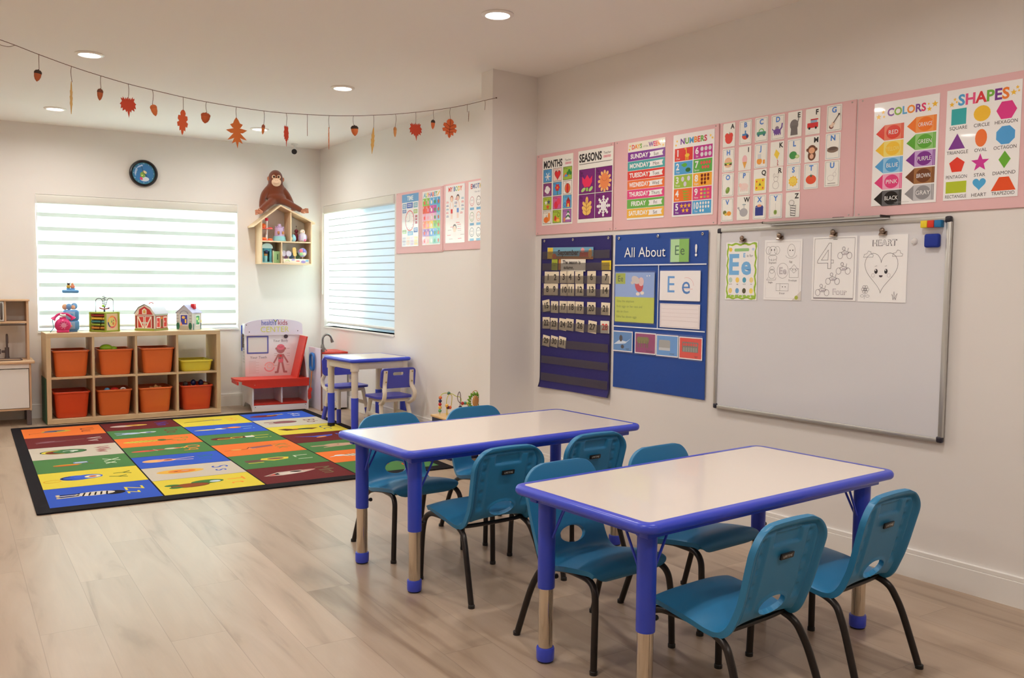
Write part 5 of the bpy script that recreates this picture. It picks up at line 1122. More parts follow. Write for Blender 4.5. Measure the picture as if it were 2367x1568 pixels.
# ------------------------------------------------------------------ birch cube shelf and its bins
BIRCH = wood_mat('birch_veneer', (196, 168, 130), (212, 186, 148), 0, 0.5)
BIRCHV = wood_mat('birch_veneer_upright', (196, 168, 130), (212, 186, 148), 2, 0.5)
GREENP = mat('dark_green_card', (54, 96, 66), 0.6)
SHX, SHY, SHR = .629, 8.572, rad(1.5)
shelf = thing('cube_shelf', 'low birch cube shelf of eight compartments under the wide window', 'shelf unit', (SHX, SHY, 0), SHR)
SWD, SHH, SD = 1.480, .797, .385
def shelf_piece(nm, lo, hi, m, bev=.0015): b = MB(); b.box(lo, hi, m, bev, seg=1); return b.build(nm, shelf)
shelf_piece('top_panel', (0, 0, SHH - .038), (SWD, SD, SHH), BIRCH); shelf_piece('bottom_panel', (0, 0, .004), (SWD, SD, .045), BIRCH)
shelf_piece('side_panel', (0, 0, .045), (.036, SD, SHH - .038), BIRCHV); shelf_piece('side_panel', (SWD - .036, 0, .045), (SWD, SD, SHH - .038), BIRCHV)
DIV = (.372, .728, 1.086)
for x in DIV: shelf_piece('divider', (x - .0095, .004, .045), (x + .0095, SD - .004, SHH - .038), BIRCHV, .001)
for x0, x1 in zip((.036,) + tuple(d + .008 for d in DIV), tuple(d - .008 for d in DIV) + (SWD - .036,)): shelf_piece('shelf_board', (x0, .005, .394), (x1, SD - .004, .410), BIRCH, .001)
def SL(x, y, z): return Vector((SHX, SHY, 0)) + Vector((x * math.cos(SHR) - y * math.sin(SHR), x * math.sin(SHR) + y * math.cos(SHR), z))
b = MB(); b.box((-.006, .03, 0), (-.002, SD - .02, .40), GREENP); tag(b.build('green_folder', None, SL(0, 0, .002), (0, 0, SHR)), 'dark green board leaning on the left end of the toy shelf', 'board')
ORANGE = mat('orange_bin_plastic', (214, 104, 46), 0.32, k=1.05); RED_O = mat('red_orange_bin_plastic', (206, 72, 34), 0.32, k=1.05); YELLOWB = mat('yellow_bin_plastic', (216, 200, 62), 0.32, k=1.05)
def storage_bin(cx, z, m, label, h=.232, w=.300, d=.345, wb=.246, db=.30, yo=.026):
    r = thing('storage_bin', label, 'storage bin', SL(cx, yo + d / 2, z + .0012), SHR, 'plastic bins in the toy shelf')
    def ring(wx, dy, zz, rr): return [Vector((x, y, zz)) for x, y in rrect(-wx / 2, -dy / 2, wx / 2, dy / 2, rr, 5)]
    b = MB(); rows = [ring(wb - .05, db - .05, 0, .02), ring(wb - .012, db - .012, .0, .035), ring(wb, db, .010, .038)]
    for t in (.25, .5, .75, 1.0): rows.append(ring(wb + (w - .018 - wb) * t, db + (d - .018 - db) * t, .010 + (h - .022) * t, .036))
    rows += [ring(w - .024, d - .024, h - .014, .036), ring(w - .024 - .004, d - .028, h - .016, .034)]
    for t in (.75, .4, .0): rows.append(ring(wb - .006 + (w - .018 - wb) * t, db - .006 + (d - .018 - db) * t, .013 + (h - .022) * t, .034))
    rows.append(ring(wb - .05, db - .05, .006, .02))
    V, fs = b.quads(rows, m, closed_u=True); b.faces([b.bm.faces.new(V[0][::-1]), b.bm.faces.new(V[-1])], m); b.build('tub', r)
    b = MB(); rows = [ring(w - .022, d - .022, h - .016, .036), ring(w, d, h - .014, .040), ring(w + .002, d + .002, h - .007, .041), ring(w - .002, d - .002, h - .001, .040), ring(w - .022, d - .022, h, .036), ring(w - .026, d - .026, h - .006, .034)]
    b.quads(rows, m, closed_u=True); b.build('rim', r); return r
ctr = (.200, .550, .905, 1.265)
bx = [(ctr[0], .410, ORANGE, 'orange bin in the upper row, by the kitchen end of the toy shelf'), (ctr[1] + .014, .410, ORANGE, 'orange bin holding a lime green toy in the upper shelf row'), (ctr[2] + .018, .410, ORANGE, 'orange bin in the upper row, next to the yellow bin'),
      (ctr[0], .045, RED_O, 'red-orange bin in the lower row, by the kitchen end of the shelf'), (ctr[1], .045, ORANGE, 'orange bin holding blue, red and white toys in the lower row'), (ctr[2] - .004, .045, ORANGE, 'orange bin holding wooden pieces in the lower row'), (ctr[3] + .008, .045, RED_O, 'red-orange bin of dark toys under the yellow bin')]
for cx, z, m, lb in bx: storage_bin(cx, z, m, lb)
storage_bin(ctr[3] + .008, .410, YELLOWB, 'shallow yellow bin in the upper row of the toy shelf', h=.105, wb=.262)
def toy(name, label, cat, pos, build, group='toys sticking out of the bins'):
    b = MB(); build(b); return tag(b.build(name, None, pos, (0, 0, SHR)), label, cat, group)
LIME = mat('lime_plastic', (150, 196, 40), 0.4); REDT = mat('red_plastic', (206, 34, 30), 0.35); SKYT = mat('light_blue_plastic', (96, 160, 204), 0.4); WHT = mat('white_plastic', (232, 230, 228), 0.35)
TANW = mat('tan_wood_plain', (196, 140, 80), 0.55); NAVYT = mat('dark_blue_plastic', (28, 36, 84), 0.4); DKBR = mat('dark_brown_plastic', (60, 40, 34), 0.5)
toy('toy_turtle', 'lime green toy poking out of an upper orange bin', 'toy', SL(ctr[1] - .055, .125, .632), lambda b: (b.ell((0, 0, .018), (.055, .05, .034), LIME), b.ell((.062, 0, .012), (.032, .03, .02), LIME)))
toy('toy_ball', 'light blue toy at the top of a lower orange bin', 'toy', SL(ctr[1] - .060, .08, .262), lambda b: b.ell((0, 0, .005), (.026, .026, .026), SKYT))
toy('toy_car', 'red toy in the middle of a lower orange bin', 'toy', SL(ctr[1] + .005, .09, .262), lambda b: (b.ell((0, 0, .004), (.038, .03, .026), REDT), b.box((-.03, -.02, -.02), (.034, .02, .0), REDT, .006)))
toy('toy_ring', 'white rounded toy beside the red toy in a lower bin', 'toy', SL(ctr[1] + .075, .08, .262), lambda b: b.tube([(.022 * math.cos(k * PI / 8), 0, .022 * math.sin(k * PI / 8)) for k in range(16)], .008, WHT, 8, closed=True))
for i, (dx, dy, dz) in enumerate(((-.03, .10, .264), (.015, .12, .274), (.045, .09, .260))):
    toy('wooden_block', ['wooden block at the bin rim, the lowest of three', 'wooden block topping the pile in the lower bin', 'wooden block beside the pile in the lower bin'][i], 'toy block', SL(ctr[2] + dx, dy, dz), lambda b: b.box((-.022, -.016, -.014), (.022, .016, .014), TANW, .004, M=Matrix.Rotation(.4 * i + .2, 4, 'Y')))
for i, (dx, dz, m, lb) in enumerate(((-.10, .285, DKBR, 'dark brown toy at one end of the red-orange bin'), (-.105, .266, TANW, 'tan toy end showing low in the red-orange bin'), (-.02, .296, NAVYT, 'dark blue toy standing up in the red-orange bin'), (-.02, .268, TANW, 'tan wooden toy in the middle of the red-orange bin'), (.055, .290, NAVYT, 'round navy toy in the red-orange bin'), (.10, .272, TANW, 'tan toy by the shelf end in the red-orange bin'))):
    toy('toy_figure', lb, 'toy', SL(ctr[3] + .008 + dx, .09 + .012 * i, dz), lambda b: b.ell((0, 0, 0), (.024, .024, .030 if m is not TANW else .018), m))

# ------------------------------------------------------------------ toys along the shelf top
TOPZ = .7975
PINKT = mat('hot_pink_plastic', (214, 46, 118), 0.3); PINKL = mat('pale_pink_plastic', (232, 150, 186), 0.35); TEALC = mat('teal_cord', (70, 130, 140), 0.5)
ph = thing('toy_telephone', 'hot pink toy dial telephone on the shelf', 'toy telephone', SL(.150, .135, TOPZ), SHR + rad(-8))
b = MB(); b.ell((0, .0, .064), (.066, .046, .064), PINKT, 24, 16); b.box((-.05, -.04, 0), (.05, .04, .024), PINKT, .010); b.build('body', ph)
b = MB(); b.box((-.028, -.014, .118), (.028, .020, .138), PINKT, .008); b.build('cradle', ph)
M = Matrix.Translation((.008, -.040, .066)) @ Matrix.Rotation(PI / 2 + .15, 4, 'X')
b = MB(); b.lathe([(.040, 0), (.041, .006), (.036, .010), (.022, .010)], PINKT, 28, M=M, cap1=False)
b.lathe([(.022, .006), (.021, .012), (.002, .014)], PINKL, 24, M=M)
for k in range(8): b.lathe([(.0045, .0102), (.0035, .0106)], PINKL, 10, M=M @ Matrix.Translation((.030 * math.cos(k * .7), .030 * math.sin(k * .7), 0)))
b.build('dial', ph)
b = MB(); b.tube(spline([(-.062, -.012, .134), (-.035, -.006, .158), (0, -.002, .166), (.040, .002, .158), (.070, .008, .136)], 6), [.011] * 25, PINKT, 12)
b.tube([(-.062, -.012, .136), (-.078, -.016, .114)], [.012, .024], PINKT, 14); b.tube([(.070, .008, .138), (.084, .010, .118)], [.012, .026], PINKT, 14); b.build('handset', ph)
b = MB(); b.tube(spline([(-.022, -.012, .157), (0, -.010, .150), (.024, -.006, .153)], 5), .012, WHT, 10); b.build('grip', ph)
b = MB(); b.tube(spline([(-.080, -.016, .114), (-.078, -.03, .085), (-.070, -.035, .05), (-.080, -.03, .03), (-.100, -.035, .004)], 8), .003, TEALC, 6); b.build('cord', ph)

BLT = mat('sky_blue_plastic', (92, 152, 208), 0.3); BLD = mat('pale_blue_panel', (150, 180, 214), 0.4); PEACH = mat('peach_plastic', (226, 160, 110), 0.45)
CLR = mat('clear_acrylic', (245, 250, 252), 0.05, alpha=0.10, coat=0.6)
gm_ = thing('toy_drink_dispenser', 'sky blue toy dispenser with clear tank behind the pink telephone', 'toy dispenser', SL(.230, .26, TOPZ), SHR + rad(-4))
b = MB(); b.box((-.066, -.05, .010), (.066, .05, .105), BLT, .020, seg=3); b.box((-.066, -.05, .098), (.066, .05, .196), BLT, .022, seg=3); b.box((-.05, -.04, 0), (.05, .04, .014), BLT, .004); b.build('body', gm_)
b = MB(); b.box((-.042, -.053, .112), (.030, -.0505, .180), BLD, .004); b.box((-.042, -.053, .026), (.030, -.0505, .090), BLD, .004); b.ell((.004, -.054, .150), (.016, .004, .016), SKYT); b.ell((-.004, -.054, .052), (.012, .006, .010), PEACH); b.build('front_panel', gm_)
b = MB(); b.prism(rrect(-.064, -.048, .064, .048, .022, 5), .196, .350, CLR, plane='XY'); b.build('clear_tank', gm_)
b = MB(); b.box((-.068, -.052, .346), (.068, .052, .376), BLT, .012, seg=3); b.build('lid', gm_)
for i, (x, y, z, q, m) in enumerate(((-.046, .0, .222, .024, PEACH), (-.014, -.012, .224, .026, BLT), (.030, .010, .228, .028, BLT), (.018, -.02, .218, .018, PEACH))):
    b = MB(); b.ell((x, y, z), (q, q, q * 1.1), m); b.build('toy_ball', gm_)
fg = thing('toy_figurines', 'tiny blue boat of animal figures on the blue dispenser lid', 'toy figure', SL(.230, .26, TOPZ + .3765), SHR)
b = MB(); b.prism([(-.040, .012), (-.026, 0), (.034, 0), (.046, .012)], -.016, .016, BLT); b.build('boat', fg)
b = MB(); b.ell((-.014, 0, .026), (.017, .013, .018), mat('mustard_plastic', (210, 170, 70), .5)); b.ell((-.014, 0, .048), (.011, .010, .012), DKBR); b.tube([(-.020, 0, .054), (-.024, 0, .068)], [.005, .001], DKBR, 8); b.tube([(-.004, 0, .054), (.002, 0, .066)], [.005, .001], NAVYT, 8); b.build('figure', fg)
b = MB(); b.ell((.020, 0, .024), (.018, .014, .022), mat('salmon_plastic', (220, 130, 100), .5)); b.ell((.018, 0, .048), (.011, .010, .012), PEACH); b.tube([(.020, 0, .054), (.022, 0, .064)], [.005, .002], PEACH, 8); b.build('figure', fg)

LMG = mat('lime_green_paint', (150, 166, 52), 0.45); PALEW = mat('pale_wood', (222, 192, 150), 0.55); WIRE = mat('grey_wire', (84, 84, 82), 0.3, metal=0.8)
ac = thing('activity_cube', 'lime green wooden activity cube with abacus beads and wire loops', 'activity cube', SL(.492, .155, TOPZ), SHR + rad(40))
S2 = .083
b = MB()
for x in (-S2, S2):
    for y in (-S2, S2): b.box((x - .008, y - .008, 0), (x + .008, y + .008, .178), LMG, .004)
for z in (0, .163):
    b.box((-S2, -S2, z), (S2, S2, z + .015), LMG, .003)
b.build('frame', ac)
b = MB(); b.box((S2 - .014, -S2 + .010, .014), (S2 - .008, S2 - .010, .164), PALEW); b.box((-S2 + .008, S2 - .012, .014), (S2 - .008, S2 - .006, .164), PALEW); b.build('side_panel', ac)
# abacus face (-x) and clock face (-y): seen from the camera as the two front faces
b = MB(); b.box((-S2 + .030, -S2 + .010, .014), (-S2 + .034, S2 - .010, .164), mat('brown_backboard', (110, 66, 40), .6)); b.build('backboard', ac)
for k, (cm, part) in enumerate((((196, 126, 50), .06), ((140, 160, 50), .05), ((56, 120, 120), .045), ((220, 180, 60), .03), ((150, 36, 30), .0))):
    z = .036 + k * .028; m = mat('bead_%d' % k, cm, .4); b = MB()
    b.cyl((-S2 + .012, S2 - .008, z), (-S2 + .012, -S2 + .012 + part, z), .0105, m, seg=14); b.cyl((-S2 + .012, -S2 + .010 + part * .8, z), (-S2 + .012, -S2 + .010, z), .0105, m, seg=14); b.build('abacus_rod', ac)
b = MB(); b.box((-S2 + .008, -S2 + .002, .014), (S2 - .008, -S2 + .008, .164), PALEW); b.build('clock_face', ac)
a = Art(.13, .13, base=False); cols6 = [(206, 80, 60), (226, 130, 60), (230, 180, 70), (70, 70, 100), (200, 80, 90), (226, 110, 80)]
for k in range(6): a.ring(.065, .065, .056, .056, .014, cols6[k], n=8, a0=k * 60, a1=k * 60 + 60)
a.ell(.065, .065, .042, .042, (206, 190, 110)).poly([(.050, .060), (.058, .088), (.066, .060)], (90, 120, 60)).ell(.078, .050, .012, .014, (190, 110, 60)).ell(.082, .078, .008, .008, (150, 110, 70))
a.build('clock_print', PRINT, ac, (-.065, -S2 + .0018, .024))
b = MB()
b.tube(spline([(-.050, .05, .176), (-.050, .05, .265), (-.046, .045, .292), (-.030, .028, .300), (-.016, .012, .290), (-.010, .006, .250), (.0, .0, .210)], 6), .0030, WIRE, 8)
b.tube(spline([(.055, -.05, .176), (.055, -.05, .265), (.050, -.046, .292), (.034, -.030, .300), (.020, -.018, .290), (.012, -.010, .250), (.002, .0, .210)], 6), .0030, WIRE, 8); b.build('wire_loop', ac)
b = MB(); b.tube([(.016 * math.cos(t * .62), .016 * math.sin(t * .62), (.225 + t * .0021)) for t in range(48)], .0026, WIRE, 6); b.tube([(0, 0, .176), (0, 0, .320)], .0024, WIRE, 6); b.build('wire_spring', ac)
b = MB(); b.ell((-.014, .0, .232), (.014, .012, .012), LIME); b.build('bead', ac)
b = MB(); b.tube(spline([(-.03, .03, .216), (-.012, .01, .205), (.008, -.008, .205), (.034, -.028, .214)], 5), .006, mat('deep_red_paint', (150, 44, 40), .4), 8); b.build('bead_arm', ac)
b = MB(); b.ell((.0, 0, .188), (.009, .009, .012), NAVYT); b.ell((.026, -.022, .210), (.008, .008, .008), NAVYT); b.build('bead', ac)

WHB = mat('cream_paint', (232, 224, 210), 0.45); REDB = mat('barn_red_paint', (186, 44, 38), 0.45); GREYR = mat('pale_grey_roof', (206, 210, 222), 0.4); OLIVE = mat('olive_green_paint', (176, 176, 90), 0.5)
def gable(b, half, y0, y1, prof, m, plane='XZ'): b.prism(prof, y0, y1, m)
bn = thing('toy_barn', 'red and white wooden toy barn on the shelf', 'toy barn', SL(.908, .232, TOPZ + .0005), SHR + rad(-44)); bn.scale = (1.42, 1.30, 1.03)
hx, hy = .072, .083           # half sizes: gable face is -y, long side is +x
W0 = [(-hx, 0), (hx, 0), (hx, .150), (.042, .206), (0, .232), (-.042, .206), (-hx, .150)]
b = MB(); b.prism(W0, -hy, hy, WHB); b.build('walls', bn)
b = MB(); P = [(-hx - .004, .148), (-.044, .209), (0, .237), (.044, .209), (hx + .004, .148)]
for p, q in zip(P, P[1:]):
    b.prism([p, q, (q[0], q[1] + .005), (p[0], p[1] + .005)], -hy - .005, hy + .005, GREYR)
b.tube(spline([(0, -.03, .238), (0, -.012, .250), (0, .012, .250), (0, .03, .238)], 4), .004, REDB, 6); b.build('roof', bn)
a = Art(.144, .232, base=False, gain=1.0); Rr = (186, 42, 40); Cw = (236, 226, 210)
a.poly([(.012, .144), (.030, .150), (.034, .190), (.072, .220), (.110, .190), (.132, .146)], Rr); a.poly([(.056, .150), (.056, .186), (.072, .202), (.088, .186), (.088, .150)], Cw).poly([(.062, .156), (.062, .182), (.072, .192), (.082, .182), (.082, .156)], (206, 180, 120)).ell(.072, .170, .007, .009, (220, 150, 60))
a.rect(.006, .022, .138, .136, (150, 50, 40)); a.rect(0, 0, .144, .018, (160, 170, 66))
for x0 in (.020, .074):
    a.rect(x0, .022, x0 + .050, .130, Cw).rect(x0 + .006, .028, x0 + .044, .124, (196, 50, 46)).line([(x0 + (.008 if x0 < .05 else .042), .120), (x0 + (.040 if x0 < .05 else .010), .030)], .009, Cw)
a.rect(.046, .064, .098, .076, (206, 206, 196)); a.build('barn_door', PRINT, bn, (-hx, -hy - .0006, 0))
a = Art(.166, .150, base=False, gain=1.0); a.rect(.010, .018, .158, .134, (170, 60, 44)); a.rect(0, 0, .166, .018, (150, 160, 80)); a.rect(0, .134, .166, .150, (180, 190, 170))
for x0 in (.018, .104): a.rect(x0, .024, x0 + .050, .124, Cw).rect(x0 + .007, .032, x0 + .043, .114, (214, 52, 40)); a.ell(x0 + .018, .078, .006, .010, (230, 190, 170))
a.rect(.076, .034, .094, .110, (110, 110, 60)).ell(.085, .114, .010, .012, (230, 150, 40)); o = a.build('side_door', PRINT, bn, (hx + .0006, -hy, 0), (0, 0, PI / 2))

hs = thing('toy_doll_house', 'small white toy house with purple roof and red chimney', 'toy house', SL(1.250, .235, TOPZ + .0005), SHR + rad(-44)); hs.scale = (1.32, 1.22, 1.0)
hx, hy = .062, .070
b = MB(); b.prism([(-hx, 0), (hx, 0), (hx, .160), (0, .232), (-hx, .160)], -hy, hy, mat('pale_stone_paint', (206, 204, 200), .5)); b.build('walls', hs)
LAV = mat('lavender_roof', (172, 170, 206), 0.45); b = MB()
for p, q in (((-hx - .004, .157), (0, .233)), ((0, .233), (hx + .004, .157))): b.prism([p, q, (q[0], q[1] + .005), (p[0], p[1] + .005)], -hy - .004, hy + .004, LAV)
b.build('roof', hs)
b = MB(); b.box((.014, .0, .196), (.042, .032, .246), mat('chimney_red', (200, 20, 30), .4), .003); b.build('chimney', hs)
a = Art(.124, .232, base=False, gain=1.0); a.poly([(.008, .160), (.062, .222), (.116, .160)], (190, 190, 196)); a.ring(.062, .150, .034, .034, .008, (150, 150, 156), a0=0, a1=180); a.rect(.030, .042, .094, .150, (232, 228, 228)).rect(.036, .050, .088, .140, (66, 62, 160)).ell(.058, .118, .013, .013, (240, 190, 90)).rect(.068, .064, .080, .102, (240, 196, 80)).poly([(.030, .040), (.040, .080), (.050, .042)], (240, 160, 110))
for k in range(7):
    for q in (.004, .104): a.rect(q, .06 + k * .014, q + .016, .070 + k * .014, (184, 180, 176) if k % 2 else (216, 214, 210))
a.ell(.014, .036, .013, .034, (40, 110, 80)).ell(.110, .036, .013, .034, (40, 110, 80)).rect(.028, .0, .096, .034, (190, 180, 160)); a.build('front_door', PRINT, hs, (-hx, -hy - .0006, 0))
a = Art(.140, .160, base=False, gain=1.0); a.rect(.048, .040, .112, .140, (236, 236, 240)).rect(.056, .048, .104, .132, (60, 150, 96)).ell(.074, .104, .014, .014, (190, 230, 130)).ell(.090, .080, .010, .012, (200, 236, 170)); a.rect(.010, .0, .026, .06, (90, 130, 130)).rect(.120, .0, .132, .06, (90, 120, 130)).ell(.130, .078, .010, .016, (220, 206, 120)); a.build('side_door', PRINT, hs, (hx + .0006, -hy, 0), (0, 0, PI / 2))
# ------------------------------------------------------------------ play kitchen at the left edge
KWOOD = wood_mat('kitchen_birch_side', (196, 158, 124), (214, 180, 146), 2, 0.5); KWOODH = wood_mat('kitchen_birch_top', (204, 166, 128), (220, 188, 152), 0, 0.5)
KGREY = mat('warm_grey_plastic', (96, 84, 84), 0.45); KWHITE = mat('white_lacquer', (232, 230, 226), 0.35); KDARK = mat('grey_metal_rail', (90, 80, 74), 0.4)
kt = thing('play_kitchen', 'wooden play kitchen with grey tap at the edge of the frame', 'play kitchen', (-.21, 8.66, 0), 0)
KW, KD = .728, .385
def kp(nm, lo, hi, m, bev=.0015, par=None): b = MB(); b.box(lo, hi, m, bev, seg=1); return b.build(nm, par or kt)
for x in (.004, KW - .040):
    for y in (.004, KD - .040): kp('foot', (x, y, 0), (x + .036, y + .036, .132), KGREY, .003)
kp('side_panel', (0, 0, .128), (.016, KD, .538), KWOOD); kp('side_panel', (KW - .016, 0, .128), (KW, KD, .538), KWOOD)
kp('bottom_panel', (.016, .004, .132), (KW - .016, KD, .148), KWOODH); kp('back_panel', (.016, KD - .008, .148), (KW - .016, KD - .002, .536), KWHITE)
kp('front_rail', (.016, .002, .496), (KW - .016, .014, .537), KWHITE)
for x0, x1 in ((.020, .362), (.366, KW - .020)):
    d_ = kp('door', (x0, -.004, .152), (x1, .010, .490), KWHITE, .002)
    b = MB(); b.tube([(x1 - .06 if x0 < .1 else x0 + .06, -.018, .466), (x1 - .02 if x0 < .1 else x0 + .02, -.018, .466)], .005, KGREY, 8); b.build('handle', d_)
kp('worktop', (-.028, -.022, .538), (KW + .028, KD, .560), KWOODH, .004)
b = MB()
rows = []
for s_, z in ((1.0, .5605), (1.0, .568), (.94, .568), (.90, .545)): rows.append([Vector((.535 + x * s_, .16 + y * s_, z)) for x, y in rrect(-.135, -.10, .135, .10, .03, 5)])
V, f = b.quads(rows, KGREY, closed_u=True); b.faces([b.bm.faces.new(V[-1])], KGREY); b.build('sink_basin', kt)
b = MB(); b.lathe([(.020, .561), (.020, .575), (.017, .580), (.017, .660)], KGREY, 18, (.562, .305, 0)); b.tube([(.562, .305, .66), (.562, .305, .74)] + [(.562, .305 - .035 + .035 * math.cos(t * PI / 8), .74 + .035 * math.sin(t * PI / 8)) for t in range(1, 9)] + [(.562, .235, .70)], .0085, KGREY, 12)
b.tube([(.562, .305, .625), (.520, .300, .625)], .011, KGREY, 12); b.lathe([(.022, 0), (.022, .012), (.018, .014)], KGREY, 14, M=Matrix.Translation((.514, .300, .625)) @ Matrix.Rotation(-PI / 2, 4, 'Y')); b.build('tap', kt)
for x in (0, KW - .018): kp('hutch_side', (x, .150, .560), (x + .018, KD, 1.072), KWOOD)
kp('hutch_top', (-.008, .140, 1.072), (KW + .008, KD, 1.086), KWOODH); kp('hutch_shelf', (.018, .152, .880), (KW - .018, KD, .896), KWOODH); kp('hutch_back', (.018, KD - .008, .896), (KW - .018, KD - .002, 1.072), KWHITE)
b = MB(); b.tube([(.018, .165, .866), (KW - .018, .165, .866)], .006, KDARK, 8); b.build('hanging_rail', kt)
kp('hutch_divider', (.540, .152, .896), (.556, KD - .01, 1.072), KWOOD)
d_ = kp('microwave_door', (.020, .146, .900), (.538, .156, 1.068), KWHITE, .002); b = MB(); b.tube(spline([(.520, .140, .92), (.520, .122, .935), (.520, .122, 1.035), (.520, .140, 1.05)], 5), .010, KDARK, 10); b.build('handle', d_)

# ------------------------------------------------------------------ little wall house with toys, ape on its roof
PINE = wood_mat('pine_board', (214, 182, 146), (228, 200, 166), 2, 0.5); PINEH = wood_mat('pine_board_flat', (218, 188, 152), (230, 204, 170), 0, 0.5)
HX, HY, HZ = 2.580, 8.872, 1.440
dh = thing('dollhouse', 'open wooden dollhouse shelf hung on the back wall, holding small toys', 'dollhouse', (HX, HY, HZ), 0)
DW, DD = .528, YB - .002 - HY
def hp(nm, lo, hi, m, bev=.001): b = MB(); b.box(lo, hi, m, bev, seg=1); return b.build(nm, dh)
def roof_z(x): return .425 + (x / .198) * .158 if x < .198 else .583 - (x - .198) / (DW - .198) * .150
hp('floor_board', (0, 0, 0), (DW, DD, .013), PINEH); hp('middle_board', (.013, .002, .222), (DW - .013, DD, .235), PINEH)
hp('side_wall', (0, 0, .013), (.013, DD, .428), PINE); hp('side_wall', (DW - .013, 0, .013), (DW, DD, .436), PINE)
hp('divider', (.206, .002, .013), (.218, DD, .222), PINE); hp('divider', (.302, .002, .235), (.315, DD, roof_z(.308) - .003), PINE)
b = MB(); b.prism([(.013, .013), (DW - .013, .013), (DW - .013, .43), (.198, .578), (.013, .428)], DD - .006, DD - .002, KWHITE); b.build('back_panel', dh)
for p, q in (((-.075, roof_z(-.075)), (.198, .583)), ((.198, .583), (DW + .030, roof_z(DW + .030)))):
    b = MB(); b.prism([p, q, (q[0], q[1] + .015), (p[0], p[1] + .015)], -.014, DD, PINEH); b.build('roof_panel', dh)
def HP(x, y, z): return (HX + x, HY + y, HZ + z)
CORAL = mat('coral_plastic', (236, 120, 104), 0.4); CRIM = mat('crimson_plastic', (206, 40, 62), 0.4); LILAC = mat('lilac_plastic', (198, 172, 210), 0.45); MINT = mat('mint_plastic', (140, 196, 200), 0.45)
q = thing('toy_cake_stand', 'coral two-tier toy stand with a crimson knob in the dollhouse', 'toy', HP(.080, .075, .2353), 0, 'toys in the dollhouse')
b = MB(); b.lathe([(.062, 0), (.064, .004), (.060, .008)], CORAL, 24); b.lathe([(.060, .118), (.062, .122), (.058, .126)], CORAL, 24); b.build('tray', q)
b = MB(); b.lathe([(.012, .008), (.010, .012), (.010, .195), (.012, .20)], WHT, 16); b.build('post', q); b = MB(); b.lathe([(.013, .2), (.016, .206), (.016, .226), (.013, .232)], CRIM, 16); b.build('knob', q)
b = MB(); b.ell((-.034, -.012, .150), (.024, .02, .024), mat('orange_foam', (240, 120, 60), .5)); b.ell((.036, .0, .133), (.022, .02, .006), CRIM); b.ell((-.030, -.02, .020), (.026, .022, .014), mat('orange_foam', (240, 120, 60), .5)); b.ell((.030, -.02, .016), (.026, .022, .010), mat('orange_foam', (240, 120, 60), .5)); b.build('cake', q)
q = thing('toy_castle', 'lilac toy castle on a mint base in the dollhouse', 'toy', HP(.215, .085, .2353), 0, 'toys in the dollhouse')
b = MB(); b.lathe([(.066, 0), (.068, .004), (.064, .022), (.062, .026), (.060, .048), (.055, .052)], MINT, 28); b.build('base', q)
b = MB(); b.lathe([(.052, .052), (.047, .135), (.040, .138)], LILAC, 28); [b.ell((.040 * math.cos(t * .785), .040 * math.sin(t * .785), .142), (.010, .010, .010), LILAC, 8, 6) for t in range(8)]; b.lathe([(.022, .138), (.018, .172), (.006, .178)], LILAC, 16); b.build('tower', q)
for x in (-.026, .022): b = MB(); b.box((x - .011, -.056, .070), (x + .011, -.043, .100), mat('amber_window', (170, 110, 60), .5), .003); b.build('window_panel', q)
q = thing('toy_egg', 'pale blue toy egg in the upper dollhouse corner', 'toy', HP(.348, .060, .2353), 0, 'toys in the dollhouse'); b = MB(); b.lathe([(.012, 0), (.026, .012), (.031, .030), (.027, .052), (.016, .070), (.002, .078)], mat('egg_blue', (150, 200, 220), .35), 24); b.build('shell', q); b = MB(); b.ell((-.020, -.014, .030), (.012, .016, .018), mat('butter_plastic', (236, 220, 170), .4)); b.build('patch', q)
q = thing('toy_robin', 'dark red toy bird behind the blue egg in the dollhouse', 'toy', HP(.398, .120, .2353), 0, 'toys in the dollhouse'); b = MB(); b.ell((0, 0, .050), (.024, .022, .050), mat('maroon_plastic', (130, 44, 60), .45)); b.build('body', q); b = MB(); b.ell((.004, 0, .112), (.020, .018, .020), mat('maroon_plastic', (130, 44, 60), .45)); b.tube([(.004, 0, .128), (.004, 0, .158)], .0012, BLACK, 6); b.ell((.004, 0, .161), .005, BLACK, 8, 6); b.build('head', q)
q = thing('toy_penguin', 'white and lilac roly-poly toy bird in the dollhouse', 'toy', HP(.445, .050, .2353), 0, 'toys in the dollhouse'); b = MB(); b.lathe([(.018, 0), (.036, .014), (.043, .040), (.036, .074), (.022, .090)], mat('pearl_lilac', (214, 204, 222), .3), 28); b.build('body', q); b = MB(); b.ell((.0, 0, .104), (.025, .024, .026), mat('ivory_plastic', (238, 230, 220), .35)); b.tube([(0, -.022, .104), (0, -.032, .100)], [.005, .001], mat('orange_foam', (240, 120, 60), .5), 8); b.build('head', q)
for s in (-1, 1): b = MB(); b.ell((s * .034, -.012, .045), (.008, .016, .028), mat('mauve_plastic', (170, 140, 190), .4)); b.build('wing', q)
b = MB(); b.ell((.012, -.030, .020), (.016, .012, .014), mat('rose_plastic', (224, 110, 160), .4)); b.build('belly_patch', q)
q = thing('toy_coffee_stand', 'teal toy booth with a pale domed sign in the lower dollhouse', 'toy', HP(.0760, .0850, .0140), 0, 'toys in the dollhouse')
b = MB(); b.box((-.050, -.04, 0), (.052, .04, .010), MINT, .003); b.box((.026, -.036, .010), (.046, .036, .158), mat('teal_plastic', (74, 150, 166), .4), .004); b.box((-.046, -.03, .010), (-.034, .036, .158), mat('teal_plastic', (74, 150, 166), .4), .003); b.build('frame', q)
b = MB(); b.prism([(.058 * math.cos(rad(t)), .146 + .052 * math.sin(rad(t))) for t in range(0, 181, 12)], -.042, -.030, mat('pale_mint', (200, 226, 222), .4)); b.build('dome_sign', q)
